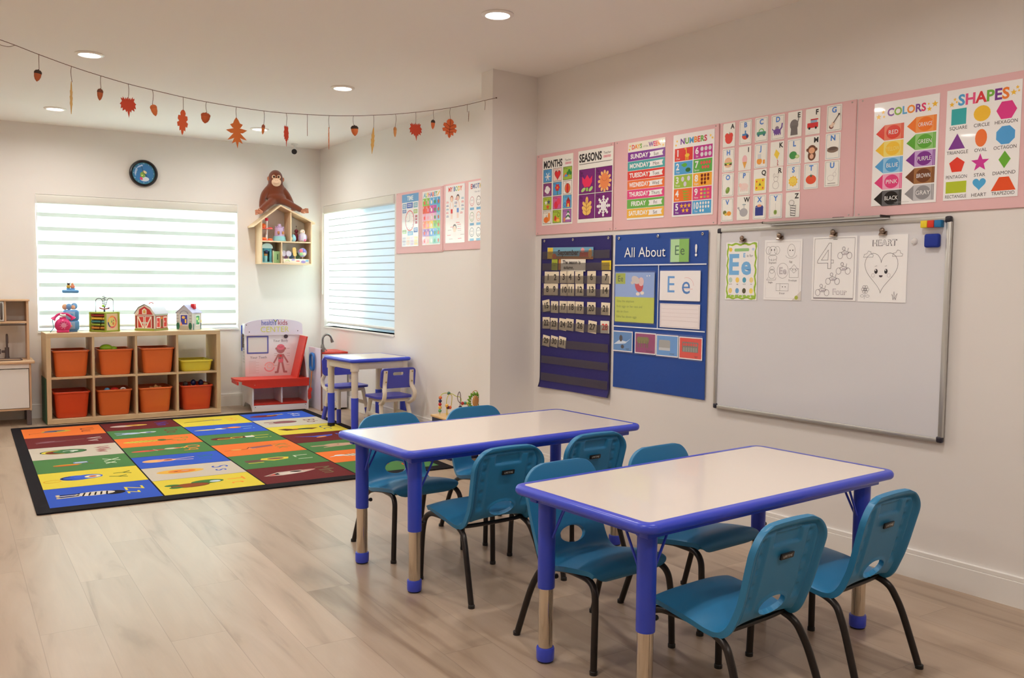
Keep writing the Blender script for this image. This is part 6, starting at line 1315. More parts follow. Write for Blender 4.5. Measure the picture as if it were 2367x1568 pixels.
b = MB(); b.box((-.034, -.034, .118), (.026, .034, .150), mat('teal_plastic', (74, 150, 166), .4), .004); b.ell((-.006, -.036, .110), (.018, .012, .020), NAVYT); b.build('spout', q)
b = MB(); b.lathe([(.017, .012), (.019, .070), (.016, .071)], MINT, 18, (-.008, -.010, 0)); b.lathe([(.019, .071), (.019, .090), (.014, .092)], TANW, 18, (-.008, -.010, 0)); b.build('cup', q)
q = thing('toy_bread_box', 'light green toy cottage beside the teal booth', 'toy', HP(.1640, .085, .0140), rad(2), 'toys in the dollhouse'); GRP = mat('sage_plastic', (150, 186, 130), .45)
b = MB(); b.box((-.026, -.05, 0), (.038, .05, .118), GRP, .004); b.build('body', q); b = MB(); b.box((-.032, -.046, 0), (-.024, .046, .124), mat('cream_trim', (220, 214, 180), .5), .002); b.build('edge_panel', q); b = MB(); b.box((.008, -.0525, .034), (.018, -.050, .090), mat('deep_green', (50, 100, 60), .5), .002); b.build('slot', q)
q = thing('toy_candy_stand', 'white toy candy display with printed shapes along its front', 'toy', HP(.372, .060, .0133), 0, 'toys in the dollhouse'); b = MB(); b.box((-.138, -.038, 0), (.138, .038, .046), mat('cream_card', (238, 228, 214), .5), .003); b.build('box', q)
a = Art(.27, .044, base=False, gain=1.0); a.ring(.040, .014, .024, .020, .006, (180, 206, 130), a0=0, a1=180).ell(.098, .034, .018, .007, (160, 150, 220)).rect(.130, .018, .166, .028, (220, 90, 90), .004).ell(.205, .016, .024, .014, (160, 140, 206)).ell(.244, .028, .018, .010, (130, 190, 220)); a.build('print', PRINT, q, (-.135, -.0385, .001))
def lolly(nm, label, x, y, top, rr, m, flat=.006, extra=None):
    t = thing(nm, label, 'toy', HP(x, y, .0595), 0, 'toy sweets in the candy display'); b = MB(); b.tube([(0, 0, 0), (0, 0, top - rr * .6)], .0028, PALEW, 8); b.build('stick', t)
    b = MB(); b.lathe([(.001, -flat), (rr * .8, -flat), (rr, 0), (rr * .8, flat), (.001, flat)], m, 28, M=Matrix.Translation((0, 0, top)) @ Matrix.Rotation(PI / 2, 4, 'X')); c = b.build('candy', t)
    if extra: extra(t, top)
lolly('toy_lollipop', 'pale lilac lollipop nearest the dollhouse divider', .246, .055, .052, .030, mat('pale_lilac', (206, 196, 216), .35)); lolly('toy_lollipop', 'second pale lilac lollipop, clear of the divider', .296, .045, .052, .030, mat('pale_lilac', (206, 196, 216), .35))
def swirl(t, top):
    b = MB()
    for k, c in enumerate(((126, 120, 200), (226, 110, 120), (150, 196, 140), (230, 214, 190))): b.ell((.022 * math.cos(k * 1.57 + .8), -.006, top + .022 * math.sin(k * 1.57 + .8)), (.020, .006, .020), mat('swirl_%d' % k, c, .35), 12, 8)
    b.build('swirl', t)
lolly('toy_lollipop', 'big multicoloured swirl lollipop, largest in the display', .440, .040, .068, .046, mat('swirl_base', (150, 150, 196), .35), extra=swirl)
q = thing('toy_popsicle', 'tan toy ice pop standing in the candy display', 'toy', HP(.362, .038, .0595), 0, 'toy sweets in the candy display'); b = MB(); b.tube([(0, 0, 0), (0, 0, .03)], .004, PALEW, 8); b.build('stick', q); b = MB(); b.prism(rrect(-.018, .026, .018, .118, .016, 5), -.007, .007, mat('caramel_plastic', (216, 172, 100), .45), M=Matrix.Rotation(-.1, 4, 'Y')); b.build('ice', q)
for i, (x, c, lb) in enumerate(((.270, (150, 100, 140), 'plum toy ice pop behind the two lilac lollipops'), (.330, (70, 96, 130), 'slate blue toy ice pop behind the tan one'), (.398, (70, 96, 60), 'dark green toy ice pop behind the swirl lollipop'))):
    q = thing('toy_popsicle', lb, 'toy', HP(x, .080, .0595), 0, 'toy sweets in the candy display'); b = MB(); b.prism(rrect(-.026, .002, .026, .066, .022, 5), -.006, .006, mat('pop_%d' % i, c, .45)); b.build('ice', q)

FUR = mat('rust_brown_plush', (112, 50, 22), 0.95, spec=0.15, sheen=0.4); bump(FUR, 420, 0.9, 0.004, 3)
SKIN = mat('tan_plush', (176, 112, 84), 0.85, spec=0.2, sheen=0.3); FACE = mat('cream_plush', (224, 190, 160), 0.8, spec=0.2)
ape = thing('plush_ape', 'rust-brown plush ape sitting astride the dollhouse roof', 'soft toy', (2.775, 8.955, HZ + .598 + .012), 0)
def A_(x, y, z): return Vector((x - 2.775, y - 8.955, z - HZ - .598))
b = MB()
b.ell(A_(2.757, 8.955, 2.300), (.071, .070, .082), FUR, 24, 16); b.ell(A_(2.757, 8.955, 2.262), (.074, .068, .070), FUR, 24, 16); b.ell(A_(2.757, 8.96, 2.205), (.090, .064, .066), FUR, 20, 14)
b.ell(A_(2.757, 8.97, 2.145), (.098, .066, .085), FUR, 24, 16); b.ell(A_(2.763, 8.955, 2.100), (.100, .070, .062), FUR, 24, 16)
def limb(pts, rr): sp = spline(pts, 6); n_ = len(sp); R = [rr[min(len(rr) - 1, int(i / n_ * len(rr)))] if False else rr[0] + (rr[1] - rr[0]) * i / (n_ - 1) for i in range(n_)]; b.tube(sp, R, FUR, 14); b.ell(sp[0], rr[0], FUR, 12, 8); b.ell(sp[-1], rr[1], FUR, 12, 8)
limb([A_(2.685, 8.965, 2.185), A_(2.640, 8.955, 2.130), A_(2.615, 8.94, 2.060), A_(2.604, 8.925, 2.005)], (.036, .026))
limb([A_(2.835, 8.965, 2.185), A_(2.872, 8.955, 2.140), A_(2.900, 8.94, 2.085), A_(2.918, 8.925, 2.035)], (.036, .025))
limb([A_(2.725, 8.93, 2.075), A_(2.680, 8.905, 2.040), A_(2.630, 8.890, 2.000), A_(2.590, 8.880, 1.965)], (.042, .030))
limb([A_(2.795, 8.93, 2.080), A_(2.850, 8.905, 2.058), A_(2.920, 8.890, 2.022), A_(2.985, 8.880, 1.990)], (.040, .027))
body = b.build('body', ape)
def remesh(o, vox, it):
    m = o.modifiers.new('r', 'REMESH'); m.mode = 'VOXEL'; m.voxel_size = vox; m.use_smooth_shade = True
    s = o.modifiers.new('s', 'SMOOTH'); s.factor = .5; s.iterations = it
    dg = bpy.context.evaluated_depsgraph_get(); ev = o.evaluated_get(dg); me = bpy.data.meshes.new_from_object(ev); old = o.data
    mats_ = [x for x in old.materials]; o.modifiers.clear(); o.data = me
    if not me.materials:
        for x in mats_: me.materials.append(x)
    for p in me.polygons: p.use_smooth = True
    bpy.data.meshes.remove(old)
remesh(body, .0065, 5)
b = MB(); b.ell(A_(2.763, 8.895, 2.253), (.047, .030, .042), FACE, 24, 16); mz = b.build('muzzle', ape)
b = MB(); b.tube(spline([A_(2.735, 8.866, 2.243), A_(2.763, 8.862, 2.236), A_(2.790, 8.867, 2.244)], 5), .0014, mat('mouth_line', (150, 96, 80), .7), 6); [b.ell(A_(2.763 + s * .007, 8.868, 2.270), (.003, .003, .003), mat('mouth_line', (150, 96, 80), .7), 8, 6) for s in (-1, 1)]; b.build('mouth', mz)
TURN = Matrix.Translation(A_(2.757, 8.955, 0)) @ Matrix.Rotation(rad(-16), 4, 'Z') @ Matrix.Translation(-A_(2.757, 8.955, 0))
for o_ in [mz] + list(mz.children): o_.data.transform(TURN)
for s in (-1, 1):
    b = MB(); b.ell(A_(2.763 + s * .024, 8.892, 2.306), (.020, .012, .020), FACE, 18, 12); e_ = b.build('eye_ring', ape); e_.data.transform(TURN)
    b = MB(); b.ell(A_(2.763 + s * .022, 8.880, 2.306), (.012, .006, .012), mat('amber_eye', (96, 58, 30), .2), 16, 10); b.ell(A_(2.763 + s * .022, 8.8765, 2.306), (.007, .004, .007), BLACK, 12, 8); b.build('eye', e_).data.transform(TURN)
    b = MB(); b.ell(A_(2.757 + s * .076, 8.950, 2.290), (.012, .010, .022), SKIN, 14, 10); b.build('ear', ape)
def fingers(b, base, d, side, n_, ln, rr):
    for k in range(n_): q0 = base + side * (k - (n_ - 1) / 2) * rr * 1.7; b.tube(spline([q0, q0 + d * ln * .6, q0 + d * ln + Vector((0, 0, -.004))], 3), [rr, rr, rr, rr * .95, rr * .9, rr * .85, rr * .7], SKIN, 8)
for x, z, s in ((2.602, 1.985, -1), (2.924, 2.020, 1)):
    b = MB(); c = A_(x, 8.915, z); b.ell(c, (.024, .018, .028), SKIN, 14, 10); fingers(b, c + Vector((0, -.004, -.018)), Vector((s * .1, -.25, -.95)), Vector((1, .2, 0)), 4, .022, .0068); b.tube([c + Vector((-s * .018, -.006, .004)), c + Vector((-s * .030, -.016, -.012))], [.008, .006], SKIN, 8); b.build('hand', ape)
for x, z, s in ((2.566, 1.946, -1), (3.020, 1.975, 1)):
    b = MB(); c = A_(x, 8.868, z); b.ell(c, (.036, .026, .024), SKIN, 16, 10); fingers(b, c + Vector((s * .022, -.006, .004 * s)), Vector((s * .9, -.3, .15 * s)), Vector((0, .25, 1)), 4, .026, .0072); b.tube([c + Vector((0, -.016, .014)), c + Vector((s * .018, -.030, .026))], [.010, .007], SKIN, 8); b.build('foot', ape)

# ------------------------------------------------------------------ play clinic
CLW = mat('clinic_white_board', (232, 230, 236), 0.3); CLR_ = mat('clinic_red', (206, 48, 32), 0.35); LILW = mat('clinic_lilac_white', (222, 218, 236), 0.3); DOT = mat('screw_dark', (60, 50, 56), 0.4)
hc = thing('play_clinic', 'white and red play clinic stand with healthy kids center sign', 'play stand', (2.392, 8.552, 0), rad(-4))
HW_, HD = .550, .470
b = MB(); b.prism([(0, 0), (.012, 0), (.10, .055), (.34, .055), (.42, 0), (HD, 0), (HD, .835), (.300, .835), (.270, .31), (0, .31)], -.0, .014, CLW, plane='YZ'); sp_ = b.build('side_panel', hc)
b = MB(); b.prism([(0, 0), (HD, 0), (HD, .72), (.200, .72), (0, .31)], HW_ - .014, HW_, CLW, plane='YZ'); b.build('side_panel', hc)
b = MB(); b.box((.014, .004, 0), (HW_ - .014, .018, .056), CLW, .002); [b.cyl((x, .003, z), (x, .0045, z), .004, DOT, seg=10) for x, z in ((.03, .04), (HW_ - .03, .046))]; b.build('kick_board', hc)
b = MB(); b.box((.014, .006, .058), (HW_ - .014, .33, .074), CLR_, .002); b.build('bottom_shelf', hc)
b = MB(); b.box((.014, .33, .03), (HW_ - .014, .342, .30), CLW); b.build('back_board', hc); b = MB(); b.box((.283, .012, .074), (.295, .33, .296), CLW, .001); b.build('divider', hc)
b = MB(); b.prism([(-.105, -.030), (HW_ + .002, -.030), (HW_ + .002, .27), (-.150, .27), (-.150, .10)], .298, .315, CLR_, plane='XY'); b.build('counter', hc)
b = MB(); b.prism([(-.100, .298), (HW_, .298), (HW_, .236), (.012, .228), (-.100, .272)], -.026, -.010, CLR_); b.prism([(-.026, .298), (.10, .298), (.26, .298), (.26, .268), (-.026, .268)], -.146, -.132, CLR_, plane='YZ'); b.cyl((0.02, -.0265, .262), (.02, -.0275, .262), .003, WHT, seg=8); b.build('apron', hc)
b = MB(); b.box((-.010, .270, .315), (HW_ - .014, .282, .728), CLW, .001); b.build('picture_panel', hc)
a = Art(.54, .41, base=False, gain=1.0)
a.frame(.022, .232, .222, .396, .014, (96, 100, 176)); a.rect(.030, .240, .214, .388, (226, 228, 226)); a.text('Your Body', .350, .340, .024, (130, 124, 140), fit=.150); a.text('Your Teeth', .130, .176, .024, (130, 124, 140), fit=.165)
BR = (176, 120, 124); PK = (214, 110, 130); a.ell(.350, .268, .044, .046, BR).ell(.350, .286, .040, .030, (222, 120, 140)).ell(.306, .272, .010, .012, BR).ell(.394, .272, .010, .012, BR)
a.poly([(.322, .216), (.378, .216), (.374, .140), (.326, .140)], BR).line([(.326, .210), (.282, .130)], .016, BR).line([(.374, .210), (.420, .132)], .016, BR).line([(.338, .144), (.318, .034), (.296, .032)], .020, BR).line([(.362, .144), (.384, .036), (.408, .034)], .020, BR).ell(.350, .150, .026, .022, PK).ell(.350, .198, .012, .012, (206, 50, 60)).ell(.342, .174, .012, .010, (130, 100, 110))
a.line([(.326, .292), (.350, .284), (.374, .290)], .003, (150, 50, 70))
a.ring(.236, .100, .048, .040, .012, (236, 176, 180), a0=0, a1=180).ring(.236, .086, .052, .046, .012, (230, 150, 160), a0=180, a1=360).ring(.236, .096, .026, .020, .006, (240, 190, 190))
for k in range(10): a.rect(.034, .148 - k * .013, .104 + .03 * (k % 2), .1505 - k * .013, (206, 186, 192))
for x, y in ((.284, .220), (.284, .200), (.412, .220), (.412, .196), (.284, .100), (.408, .104), (.410, .270)): a.rect(x, y, x + .030, y + .003, (170, 150, 160))
a.build('picture_print', PRINT, hc, (-.010, .2698, .318))
b = MB(); b.cyl((.392, .270, .712), (.392, .262, .712), .020, mat('slate_knob', (80, 74, 84), .4), seg=20); b.build('knob', hc)
b = MB(); b.prism([(-.022, .732), (HW_ + .010, .732), (HW_ + .006, .832)] + [(HW_ * .5 - .008 + (HW_ * .5 + .012) * math.cos(rad(t)), .832 + .058 * math.sin(rad(t))) for t in range(10, 171, 10)] + [(-.018, .832)], .254, .268, LILW)
for x, y in ((.0, .832), (.028, .762), (.510, .768)): b.cyl((x, .2545, y), (x, .2528, y), .005, DOT, seg=10)
b.build('sign_board', hc)
a = Art(.58, .17, base=False, gain=1.0); a.text('health', .166, .098, .050, (70, 90, 186), 'l', False, fit=.130); a.text('Y', .308, .096, .056, (70, 90, 160), 'c'); a.text('kids', .330, .098, .050, (170, 60, 90), 'l', False, fit=.100); a.ell(.308, .140, .007, .007, (206, 200, 70)); a.text('CENTER', .300, .028, .054, (214, 216, 110), 'c', False, fit=.285)
a.build('sign_lettering', PRINT, hc, (-.022, .2538, .732))
b = MB(); b.prism([(.535, .722), (.440, .3155), (.455, .3155), (.550, .722)], .012, .268, CLR_); b.build('red_wing', hc)
a = Art(.17, .50, base=False, gain=1.0); a.text('E', .085, .250, .050, K_, 'c', True); a.text('F P', .085, .205, .030, K_, 'c'); [a.text(t_, .085, .175 - i * .028, .018 - i * .002, (90, 84, 90), 'c') for i, t_ in enumerate(('T O Z', 'L P E D', 'P E C F D'))]
o = a.build('eye_chart_print', PRINT, sp_, (-.0008, .470, .330), (0, 0, -PI / 2))
b = MB(); b.tube([(-.008, .385, .70), (-.012, .385, .60)], [.010, .006], KGREY, 10); b.ell((-.010, .385, .72), (.012, .014, .020), KGREY); b.build('wall_scope', hc)
b = MB(); b.box((-.010, HD - .014, .560), (.004, HD + .004, .820), mat('cobalt_plastic', (36, 72, 170), .4), .003); b.build('blue_edge_strip', hc)

# play sink unit beside it
su = thing('play_sink', 'white play sink unit with red top and grey tap in the room corner', 'play stand', (2.994, 8.300, 0), rad(-2))
b = MB(); b.box((0, 0, 0), (.012, .40, .612), LILW, .002); b.build('side_panel', su); b = MB(); b.box((-.002, -.003, 0), (.012, 0, .610), mat('brown_edge', (120, 70, 60), .5)); b.build('edge_trim', su)
b = MB(); b.box((.012, .004, .02), (.268, .018, .560), CLW, .002); b.box((.256, .018, .02), (.268, .38, .560), CLW, .002); b.box((.012, .37, .02), (.256, .38, .560), CLW, .002); b.build('cabinet_body', su)
b = MB(); b.box((.012, .0, .560), (.276, .39, .577), CLR_, .003); b.build('worktop', su)
b = MB(); b.box((.120, .006, 0), (.150, .03, .022), BLACK, .004); b.box((.22, .33, 0), (.25, .36, .022), BLACK, .004); b.build('foot', su)
b = MB(); rows = [[Vector((.150 + x * s_, .17 + y * s_, z)) for x, y in rrect(-.075, -.10, .075, .10, .02, 4)] for s_, z in ((1.0, .5775), (1.0, .581), (.92, .581), (.85, .5785))]; V, f = b.quads(rows, CLR_, closed_u=True); b.faces([b.bm.faces.new(V[-1])], CLR_); b.build('basin', su)
GRT = mat('satin_grey_metal', (136, 134, 132), 0.3, metal=0.7)
b = MB(); b.lathe([(.022, .577), (.022, .60), (.017, .640), (.012, .655)], GRT, 18, (.030, .040, 0)); b.tube([(.030, .040, .645), (.030, .040, .700)] + [(.030 + .045 - .045 * math.cos(t * PI / 8), .040, .700 + .050 * math.sin(t * PI / 8)) for t in range(1, 8)] + [(.124, .040, .690)], .010, GRT, 12); b.tube([(.120, .040, .705), (.130, .040, .672)], [.013, .017], GRT, 12); b.tube([(.036, .036, .630), (.066, .020, .590)], [.008, .005], GRT, 8); b.build('tap', su)
BLH = mat('bright_blue_plastic', (40, 112, 190), 0.35)
b = MB(); P = [(-.022, .215 + x, .470 + z) for x, z in rrect(-.058, -.080, .058, .080, .045, 6)]; b.tube(P, .013, BLH, 10, closed=True); b.tube([(-.010, .215, .548), (.0, .215, .548)], .008, BLH, 8); b.build('door_handle', su)
pd = thing('toy_paddle', 'red toy paddle with orange handle hanging between clinic and sink', 'toy', (2.956, 8.500, .095), 0); ORC = mat('orange_stick', (230, 130, 50), .45)
b = MB(); b.prism([(-.026, .03), (-.020, .0), (.006, .012), (.004, .07), (.016, .10), (.012, .118), (-.012, .118), (-.024, .09)], -.008, .006, CLR_); b.build('blade', pd); b = MB(); b.tube([(.0, 0, .112), (.014, 0, .2815)], .0045, ORC, 8); b.build('handle', pd)

# ------------------------------------------------------------------ small square table and its two chairs
PUTTY = mat('putty_plastic', (222, 212, 196), 0.4)
sq = thing('square_kids_table', 'small square table with putty legs and blue sleeves in the alcove', 'table', (3.005, 7.17, 0.0130), rad(6.0)); QL, QW, QH = .585, .545, .615
b = MB(); b.prism(rrect(-QL / 2 + .012, -QW / 2 + .012, QL / 2 - .012, QW / 2 - .012, .03, 6), QH - .022, QH, mat('pale_laminate', (226, 222, 214), 0.25), plane='XY'); b.build('tabletop', sq)
b = MB(); slab_rim(b, QL, QW, QH - .030, QH, .03, BLUE); b.build('edge_band', sq)
b = MB()
for lo, hi in (((-QL / 2 + .03, -QW / 2 + .03, QH - .088), (QL / 2 - .03, -QW / 2 + .05, QH - .026)), ((-QL / 2 + .03, QW / 2 - .05, QH - .088), (QL / 2 - .03, QW / 2 - .03, QH - .026)), ((-QL / 2 + .03, -QW / 2 + .05, QH - .088), (-QL / 2 + .05, QW / 2 - .05, QH - .026)), ((QL / 2 - .05, -QW / 2 + .05, QH - .088), (QL / 2 - .03, QW / 2 - .05, QH - .026))): b.box(lo, hi, PUTTY, .004)
b.build('apron', sq)
for sx in (-1, 1):
    for sy in (-1, 1):
        x, y = sx * (QL / 2 - .056), sy * (QW / 2 - .056); b = MB(); b.lathe([(.036, QH - .105), (.036, QH - .030)], PUTTY, 24, (x, y, 0)); b.lathe([(.027, .28), (.029, QH - .10)], PUTTY, 24, (x, y, 0)); lg = b.build('leg', sq)
        b = MB(); b.lathe([(.030, .022), (.031, .286), (.027, .288)], BLUE, 24, (x, y, 0)); b.build('blue_sleeve', lg); b = MB(); b.lathe([(.031, 0), (.032, .004), (.032, .024), (.029, .026)], BLACK, 24, (x, y, 0)); b.build('foot_cap', lg)
BLC = mat('ultramarine_plastic', (66, 70, 176), 0.38, k=1.05); BRS = mat('brass_bolt', (176, 150, 100), .3, metal=.9)
def kid_chair(loc, rot, label):
    r = thing('kids_chair', label, 'chair', loc, rot, 'chairs at the square table')
    b = MB(); b.prism([(x, y) for x, y in rrect(-.165, -.135, .165, .145, .05, 6)], .308, .326, BLC, plane='XY'); bmesh.ops.transform(b.bm, matrix=Matrix.Identity(4), verts=b.bm.verts[:]); b.build('seat', r)
    b = MB(); b.box((-.13, -.11, .276), (.13, .11, .308), PUTTY, .006); b.build('seat_frame', r)
    bk = MB(); y0 = lambda z: -.152 - (z - .40) * .12; O_ = rrect(-.160, .398, .160, .566, .035, 6); I_ = rrect(-.052, .505, .052, .532, .013, 6)[::-1]
    # panel with a handle slot: bridge outer and inner outlines at one seam
    bm = bk.bm; oF = [bm.verts.new((x, y0(z) + .008, z)) for x, z in O_]; oB = [bm.verts.new((x, y0(z) - .008, z)) for x, z in O_]; iF = [bm.verts.new((x, y0(z) + .008, z)) for x, z in I_[::-1]]; iB = [bm.verts.new((x, y0(z) - .008, z)) for x, z in I_[::-1]]
    n_ = len(oF); fs = []
    for k in range(n_):
        j = (k + 1) % n_; fs += [bm.faces.new((oF[k], oF[j], iF[j], iF[k])), bm.faces.new((oB[j], oB[k], iB[k], iB[j])), bm.faces.new((oF[j], oF[k], oB[k], oB[j])), bm.faces.new((iF[k], iF[j], iB[j], iB[k]))]
    bk.faces(fs, BLC); bk.build('backrest', r)
    for s in (-1, 1):
        b = MB(); sp = spline([(s * .120, -.176, .548), (s * .122, -.170, .48), (s * .126, -.168, .42), (s * .140, -.196, .36), (s * .140, -.180, .305), (s * .130, -.130, .272), (s * .126, -.095, .268)], 6); b.tube(sp, .0150, PUTTY, 10, sx=1.25); u_ = b.build('upright', r)
        b = MB(); [b.ell((s * .121, y_, z_), (.007, .004, .007), BRS, 10, 6) for y_, z_ in ((-.190, .535), (-.184, .455))]; b.build('bolt', u_)
        for yy, fy in ((.095, .155), (-.095, -.160)):
            b = MB(); b.tube([(s * .120, yy, .290), (s * .150, fy, .0)], [.0185, .0165], PUTTY, 12); lg = b.build('leg', r)
            k = .42; b = MB(); b.tube([(s * (.120 + .030 * (1 - k)), yy + (fy - yy) * (1 - k), .290 * k), (s * .150, fy, .002)], [.0205, .0195], BLC, 14); b.build('blue_sleeve', lg)
        b = MB(); b.box((s * .133 - .008, -.118, .150), (s * .133 + .008, .118, .182), PUTTY, .004); b.build('stretcher', r)
    return r
kid_chair((3.058, 6.835, 0), rad(4), 'blue-backed putty chair seen from behind at the small square table')
kid_chair((2.975, 7.585, 0.0130), rad(185), 'blue-backed putty chair on the far side of the small square table')

# ------------------------------------------------------------------ bead maze cube behind the wall end
bz = thing('bead_maze_cube', 'dark blue bead maze cube with pine top behind the wall end', 'toy', (2.950, 5.530, 0), 0); NB = mat('midnight_blue_paint', (28, 28, 70), .5); PTOP = wood_mat('pine_top', (206, 166, 112), (222, 186, 134), 0, .5)
b = MB(); b.box((.008, .008, .0), (.302, .302, .282), NB, .004); b.build('cube_body', bz); b = MB(); b.box((0, 0, .282), (.310, .310, .298), PTOP, .004); b.build('top_board', bz)
a = Art(.28, .26, base=False, gain=1.0); a.ell(.10, .19, .036, .036, (226, 100, 40)).line([(.08, .17), (.12, .21)], .008, (150, 50, 30)).line([(.08, .19), (.11, .22)], .008, (150, 50, 30)).ell(.20, .12, .05, .05, (90, 160, 70)).star(.07, .08, .04, (236, 200, 60)); a.build('side_print', PRINT, bz, (.0078, .29, .012), (0, 0, -PI / 2))
def BX(zx, zz, y=.25): return Vector((2.997 + (zx - 440) * .000244 - 2.950, y, .314 - (zz - 960) * .000248))
b = MB(); b.tube(spline([BX(440, 1010), BX(445, 700), BX(462, 470), BX(560, 390), BX(740, 390), BX(880, 430), BX(1000, 500), BX(1090, 520), BX(1160, 560), BX(1190, 700), BX(1200, 1010)], 7), .0026, mat('lime_wire', (186, 196, 60), .4), 8); b.build('wire', bz)
b = MB(); b.tube(spline([BX(560, 1010, .2), BX(556, 720, .2), BX(570, 540, .2), BX(640, 410, .2), BX(740, 440, .2), BX(738, 600, .2), BX(712, 760, .2), BX(640, 830, .2), BX(600, 780, .2), BX(590, 1010, .2)], 7), .0026, mat('yellow_wire', (206, 190, 70), .4), 8); b.build('wire', bz)
b = MB(); b.tube(spline([BX(940, 1010, .16), BX(940, 700, .16), BX(950, 450, .16), BX(910, 320, .16), BX(852, 430, .16), BX(860, 560, .16), BX(920, 640, .16), BX(1020, 670, .16), BX(1120, 665, .16), BX(1200, 690, .16), BX(1240, 1010, .16)], 7), .0026, mat('plum_wire', (96, 66, 80), .4), 8); b.build('wire', bz)
b = MB(); b.tube(spline([BX(1150, 1010, .10), BX(1190, 420, .10), BX(1320, 280, .10), BX(1430, 420, .10), BX(1470, 1010, .10)], 7), .0026, mat('ochre_wire', (196, 150, 80), .4), 8); b.build('wire', bz)
b = MB(); b.tube(spline([BX(1540, 1010, .06), BX(1540, 420, .06), BX(1590, 380, .06), BX(1620, 400, .06), BX(1560, 600, .06), BX(1600, 1010, .06)], 7), .0026, mat('red_wire', (206, 80, 70), .4), 8); b.build('wire', bz)
for zx, zz, y, c in ((458, 510, .25, (216, 104, 50)), (450, 610, .25, (44, 44, 96)), (447, 708, .25, (196, 40, 56)), (447, 805, .25, (232, 180, 76)), (442, 905, .25, (96, 160, 100)), (570, 725, .2, (236, 180, 80)), (612, 790, .2, (96, 40, 70)), (680, 795, .2, (212, 96, 50)), (745, 395, .25, (70, 120, 100)), (1020, 670, .16, (200, 50, 50)), (1110, 668, .16, (96, 160, 140)), (1195, 685, .16, (226, 190, 60)), (942, 785, .16, (36, 36, 84)), (1500, 520, .06, (200, 50, 40)), (1605, 560, .06, (60, 40, 36))):
    b = MB(); b.ell(BX(zx, zz, y), .0128, mat('bead_%d_%d_%d' % c, c, .35), 16, 10); b.build('bead', bz)
b = MB(); c = BX(1310, 590, .10); P = [(c.x + (.050 + .008 * math.cos(t * 1.2566 * 5 / 2)) * math.cos(t * PI / 15), c.y, c.z + (.054 + .008 * math.cos(t * 1.2566 * 5 / 2)) * math.sin(t * PI / 15)) for t in range(30)]; b.tube(P, .010, mat('leaf_green_paint', (110, 160, 40), .4), 8, closed=True); b.build('green_ring', bz)
b = MB(); b.lathe([(.001, -.008), (.030, -.008), (.032, 0), (.030, .008), (.001, .008)], TANW, 24, M=Matrix.Translation(c + Vector((-.002, -.012, 0))) @ Matrix.Rotation(.5, 4, 'Z') @ Matrix.Rotation(PI / 2, 4, 'X') @ Matrix.Diagonal((1, 1.3, 1, 1))); b.build('wooden_disc', bz)

# ------------------------------------------------------------------ security camera on the ceiling
sc_ = thing('security_camera', 'white bullet security camera with black face below the ceiling', 'camera', (2.925, 8.86, CEIL), 0)
b = MB(); b.lathe([(.034, -.0005), (.034, -.010), (.028, -.014), (.001, -.015)], KWHITE, 24, cap0=False); b.build('mount', sc_)
b = MB(); b.tube(spline([(0, 0, -.012), (0, 0, -.035), (-.002, -.006, -.052)], 5), .011, KWHITE, 12); b.build('arm', sc_)
dv = (cam.matrix_world.translation - Vector((2.925, 8.86, 2.60))).normalized(); rot_ = dv.to_track_quat('Z', 'Y').to_matrix().to_4x4(); Mc = Matrix.Translation((-.004, 0, -.078)) @ rot_
b = MB(); b.lathe([(.020, -.05), (.028, -.045), (.031, .03), (.029, .036), (.026, .033)], KWHITE, 28, M=Mc, cap1=False); bd = b.build('housing', sc_); b = MB(); b.lathe([(.0265, .030), (.0265, .034), (.001, .034)], BLACK, 24, M=Mc); b.build('lens_face', bd)

# ------------------------------------------------------------------ autumn garland across the room
TW = mat('brown_twine', (104, 70, 54), .8)
GY = 4.985
ga = thing('autumn_garland', 'string of felt maple leaves, oak leaves and acorns across the room', 'garland', (2.983, GY, 2.473), 0)
SP = [(-1.9, 3.02), (-1.1, 2.72), (-.4, 2.545), (0.2, 2.419), (0.363, 2.373), (0.507, 2.335), (0.64, 2.306), (0.769, 2.282), (0.886, 2.266), (1.04, 2.247), (1.16, 2.236), (1.319, 2.227), (1.471, 2.222), (1.598, 2.224), (1.721, 2.23), (1.852, 2.238), (2.002, 2.253), (2.13, 2.27), (2.272, 2.292), (2.407, 2.318), (2.53, 2.344), (2.647, 2.372), (2.769, 2.406), (2.897, 2.447), (2.983, 2.473)]
SP[0] = (-.95, 2.655); SP[1] = (-.55, 2.585); SP[2] = (-.15, 2.498)
def G(x, z, y=0.0): return Vector((x - 2.983, y, z - 2.473))
b = MB(); b.tube(spline([G(x, z) for x, z in SP], 4), .0016, TW, 6); b.ell(G(2.983, 2.473), (.006, .004, .004), TW, 8, 6); b.build('cord', ga)
b = MB(); b.tube(spline([G(.26, 2.402), G(.235, 2.392), G(.20, 2.395), G(.16, 2.412), G(.12, 2.424)], 6), .0012, TW, 6); b.build('loose_end', ga)
MAPLE = [(0, .5), (.05, .38), (.14, .46), (.17, .36), (.30, .50), (.30, .40), (.42, .44), (.36, .28), (.50, .14), (.42, .10), (.46, -.08), (.34, -.04), (.36, -.20), (.20, -.12), (.14, -.26), (.08, -.18), (0, -.52)]
OAK = [(0, .5), (.10, .40), (.16, .30), (.30, .26), (.20, .16), (.14, .14), (.50, .08), (.28, -.02), (.16, -.02), (.46, -.24), (.30, -.22), (.14, -.18), (.26, -.36), (.14, -.32), (.07, -.30), (0, -.52)]
OAKR = [(0, .5), (.14, .46), (.24, .36), (.20, .26), (.40, .26), (.44, .12), (.30, .04), (.48, -.02), (.42, -.18), (.26, -.16), (.26, -.34), (.12, -.30), (.08, -.42), (0, -.5)]
SLIM = [(0, .5), (.06, .40), (.10, .22), (.16, .20), (.11, .06), (.18, .02), (.12, -.10), (.16, -.18), (.09, -.26), (0, -.5)]
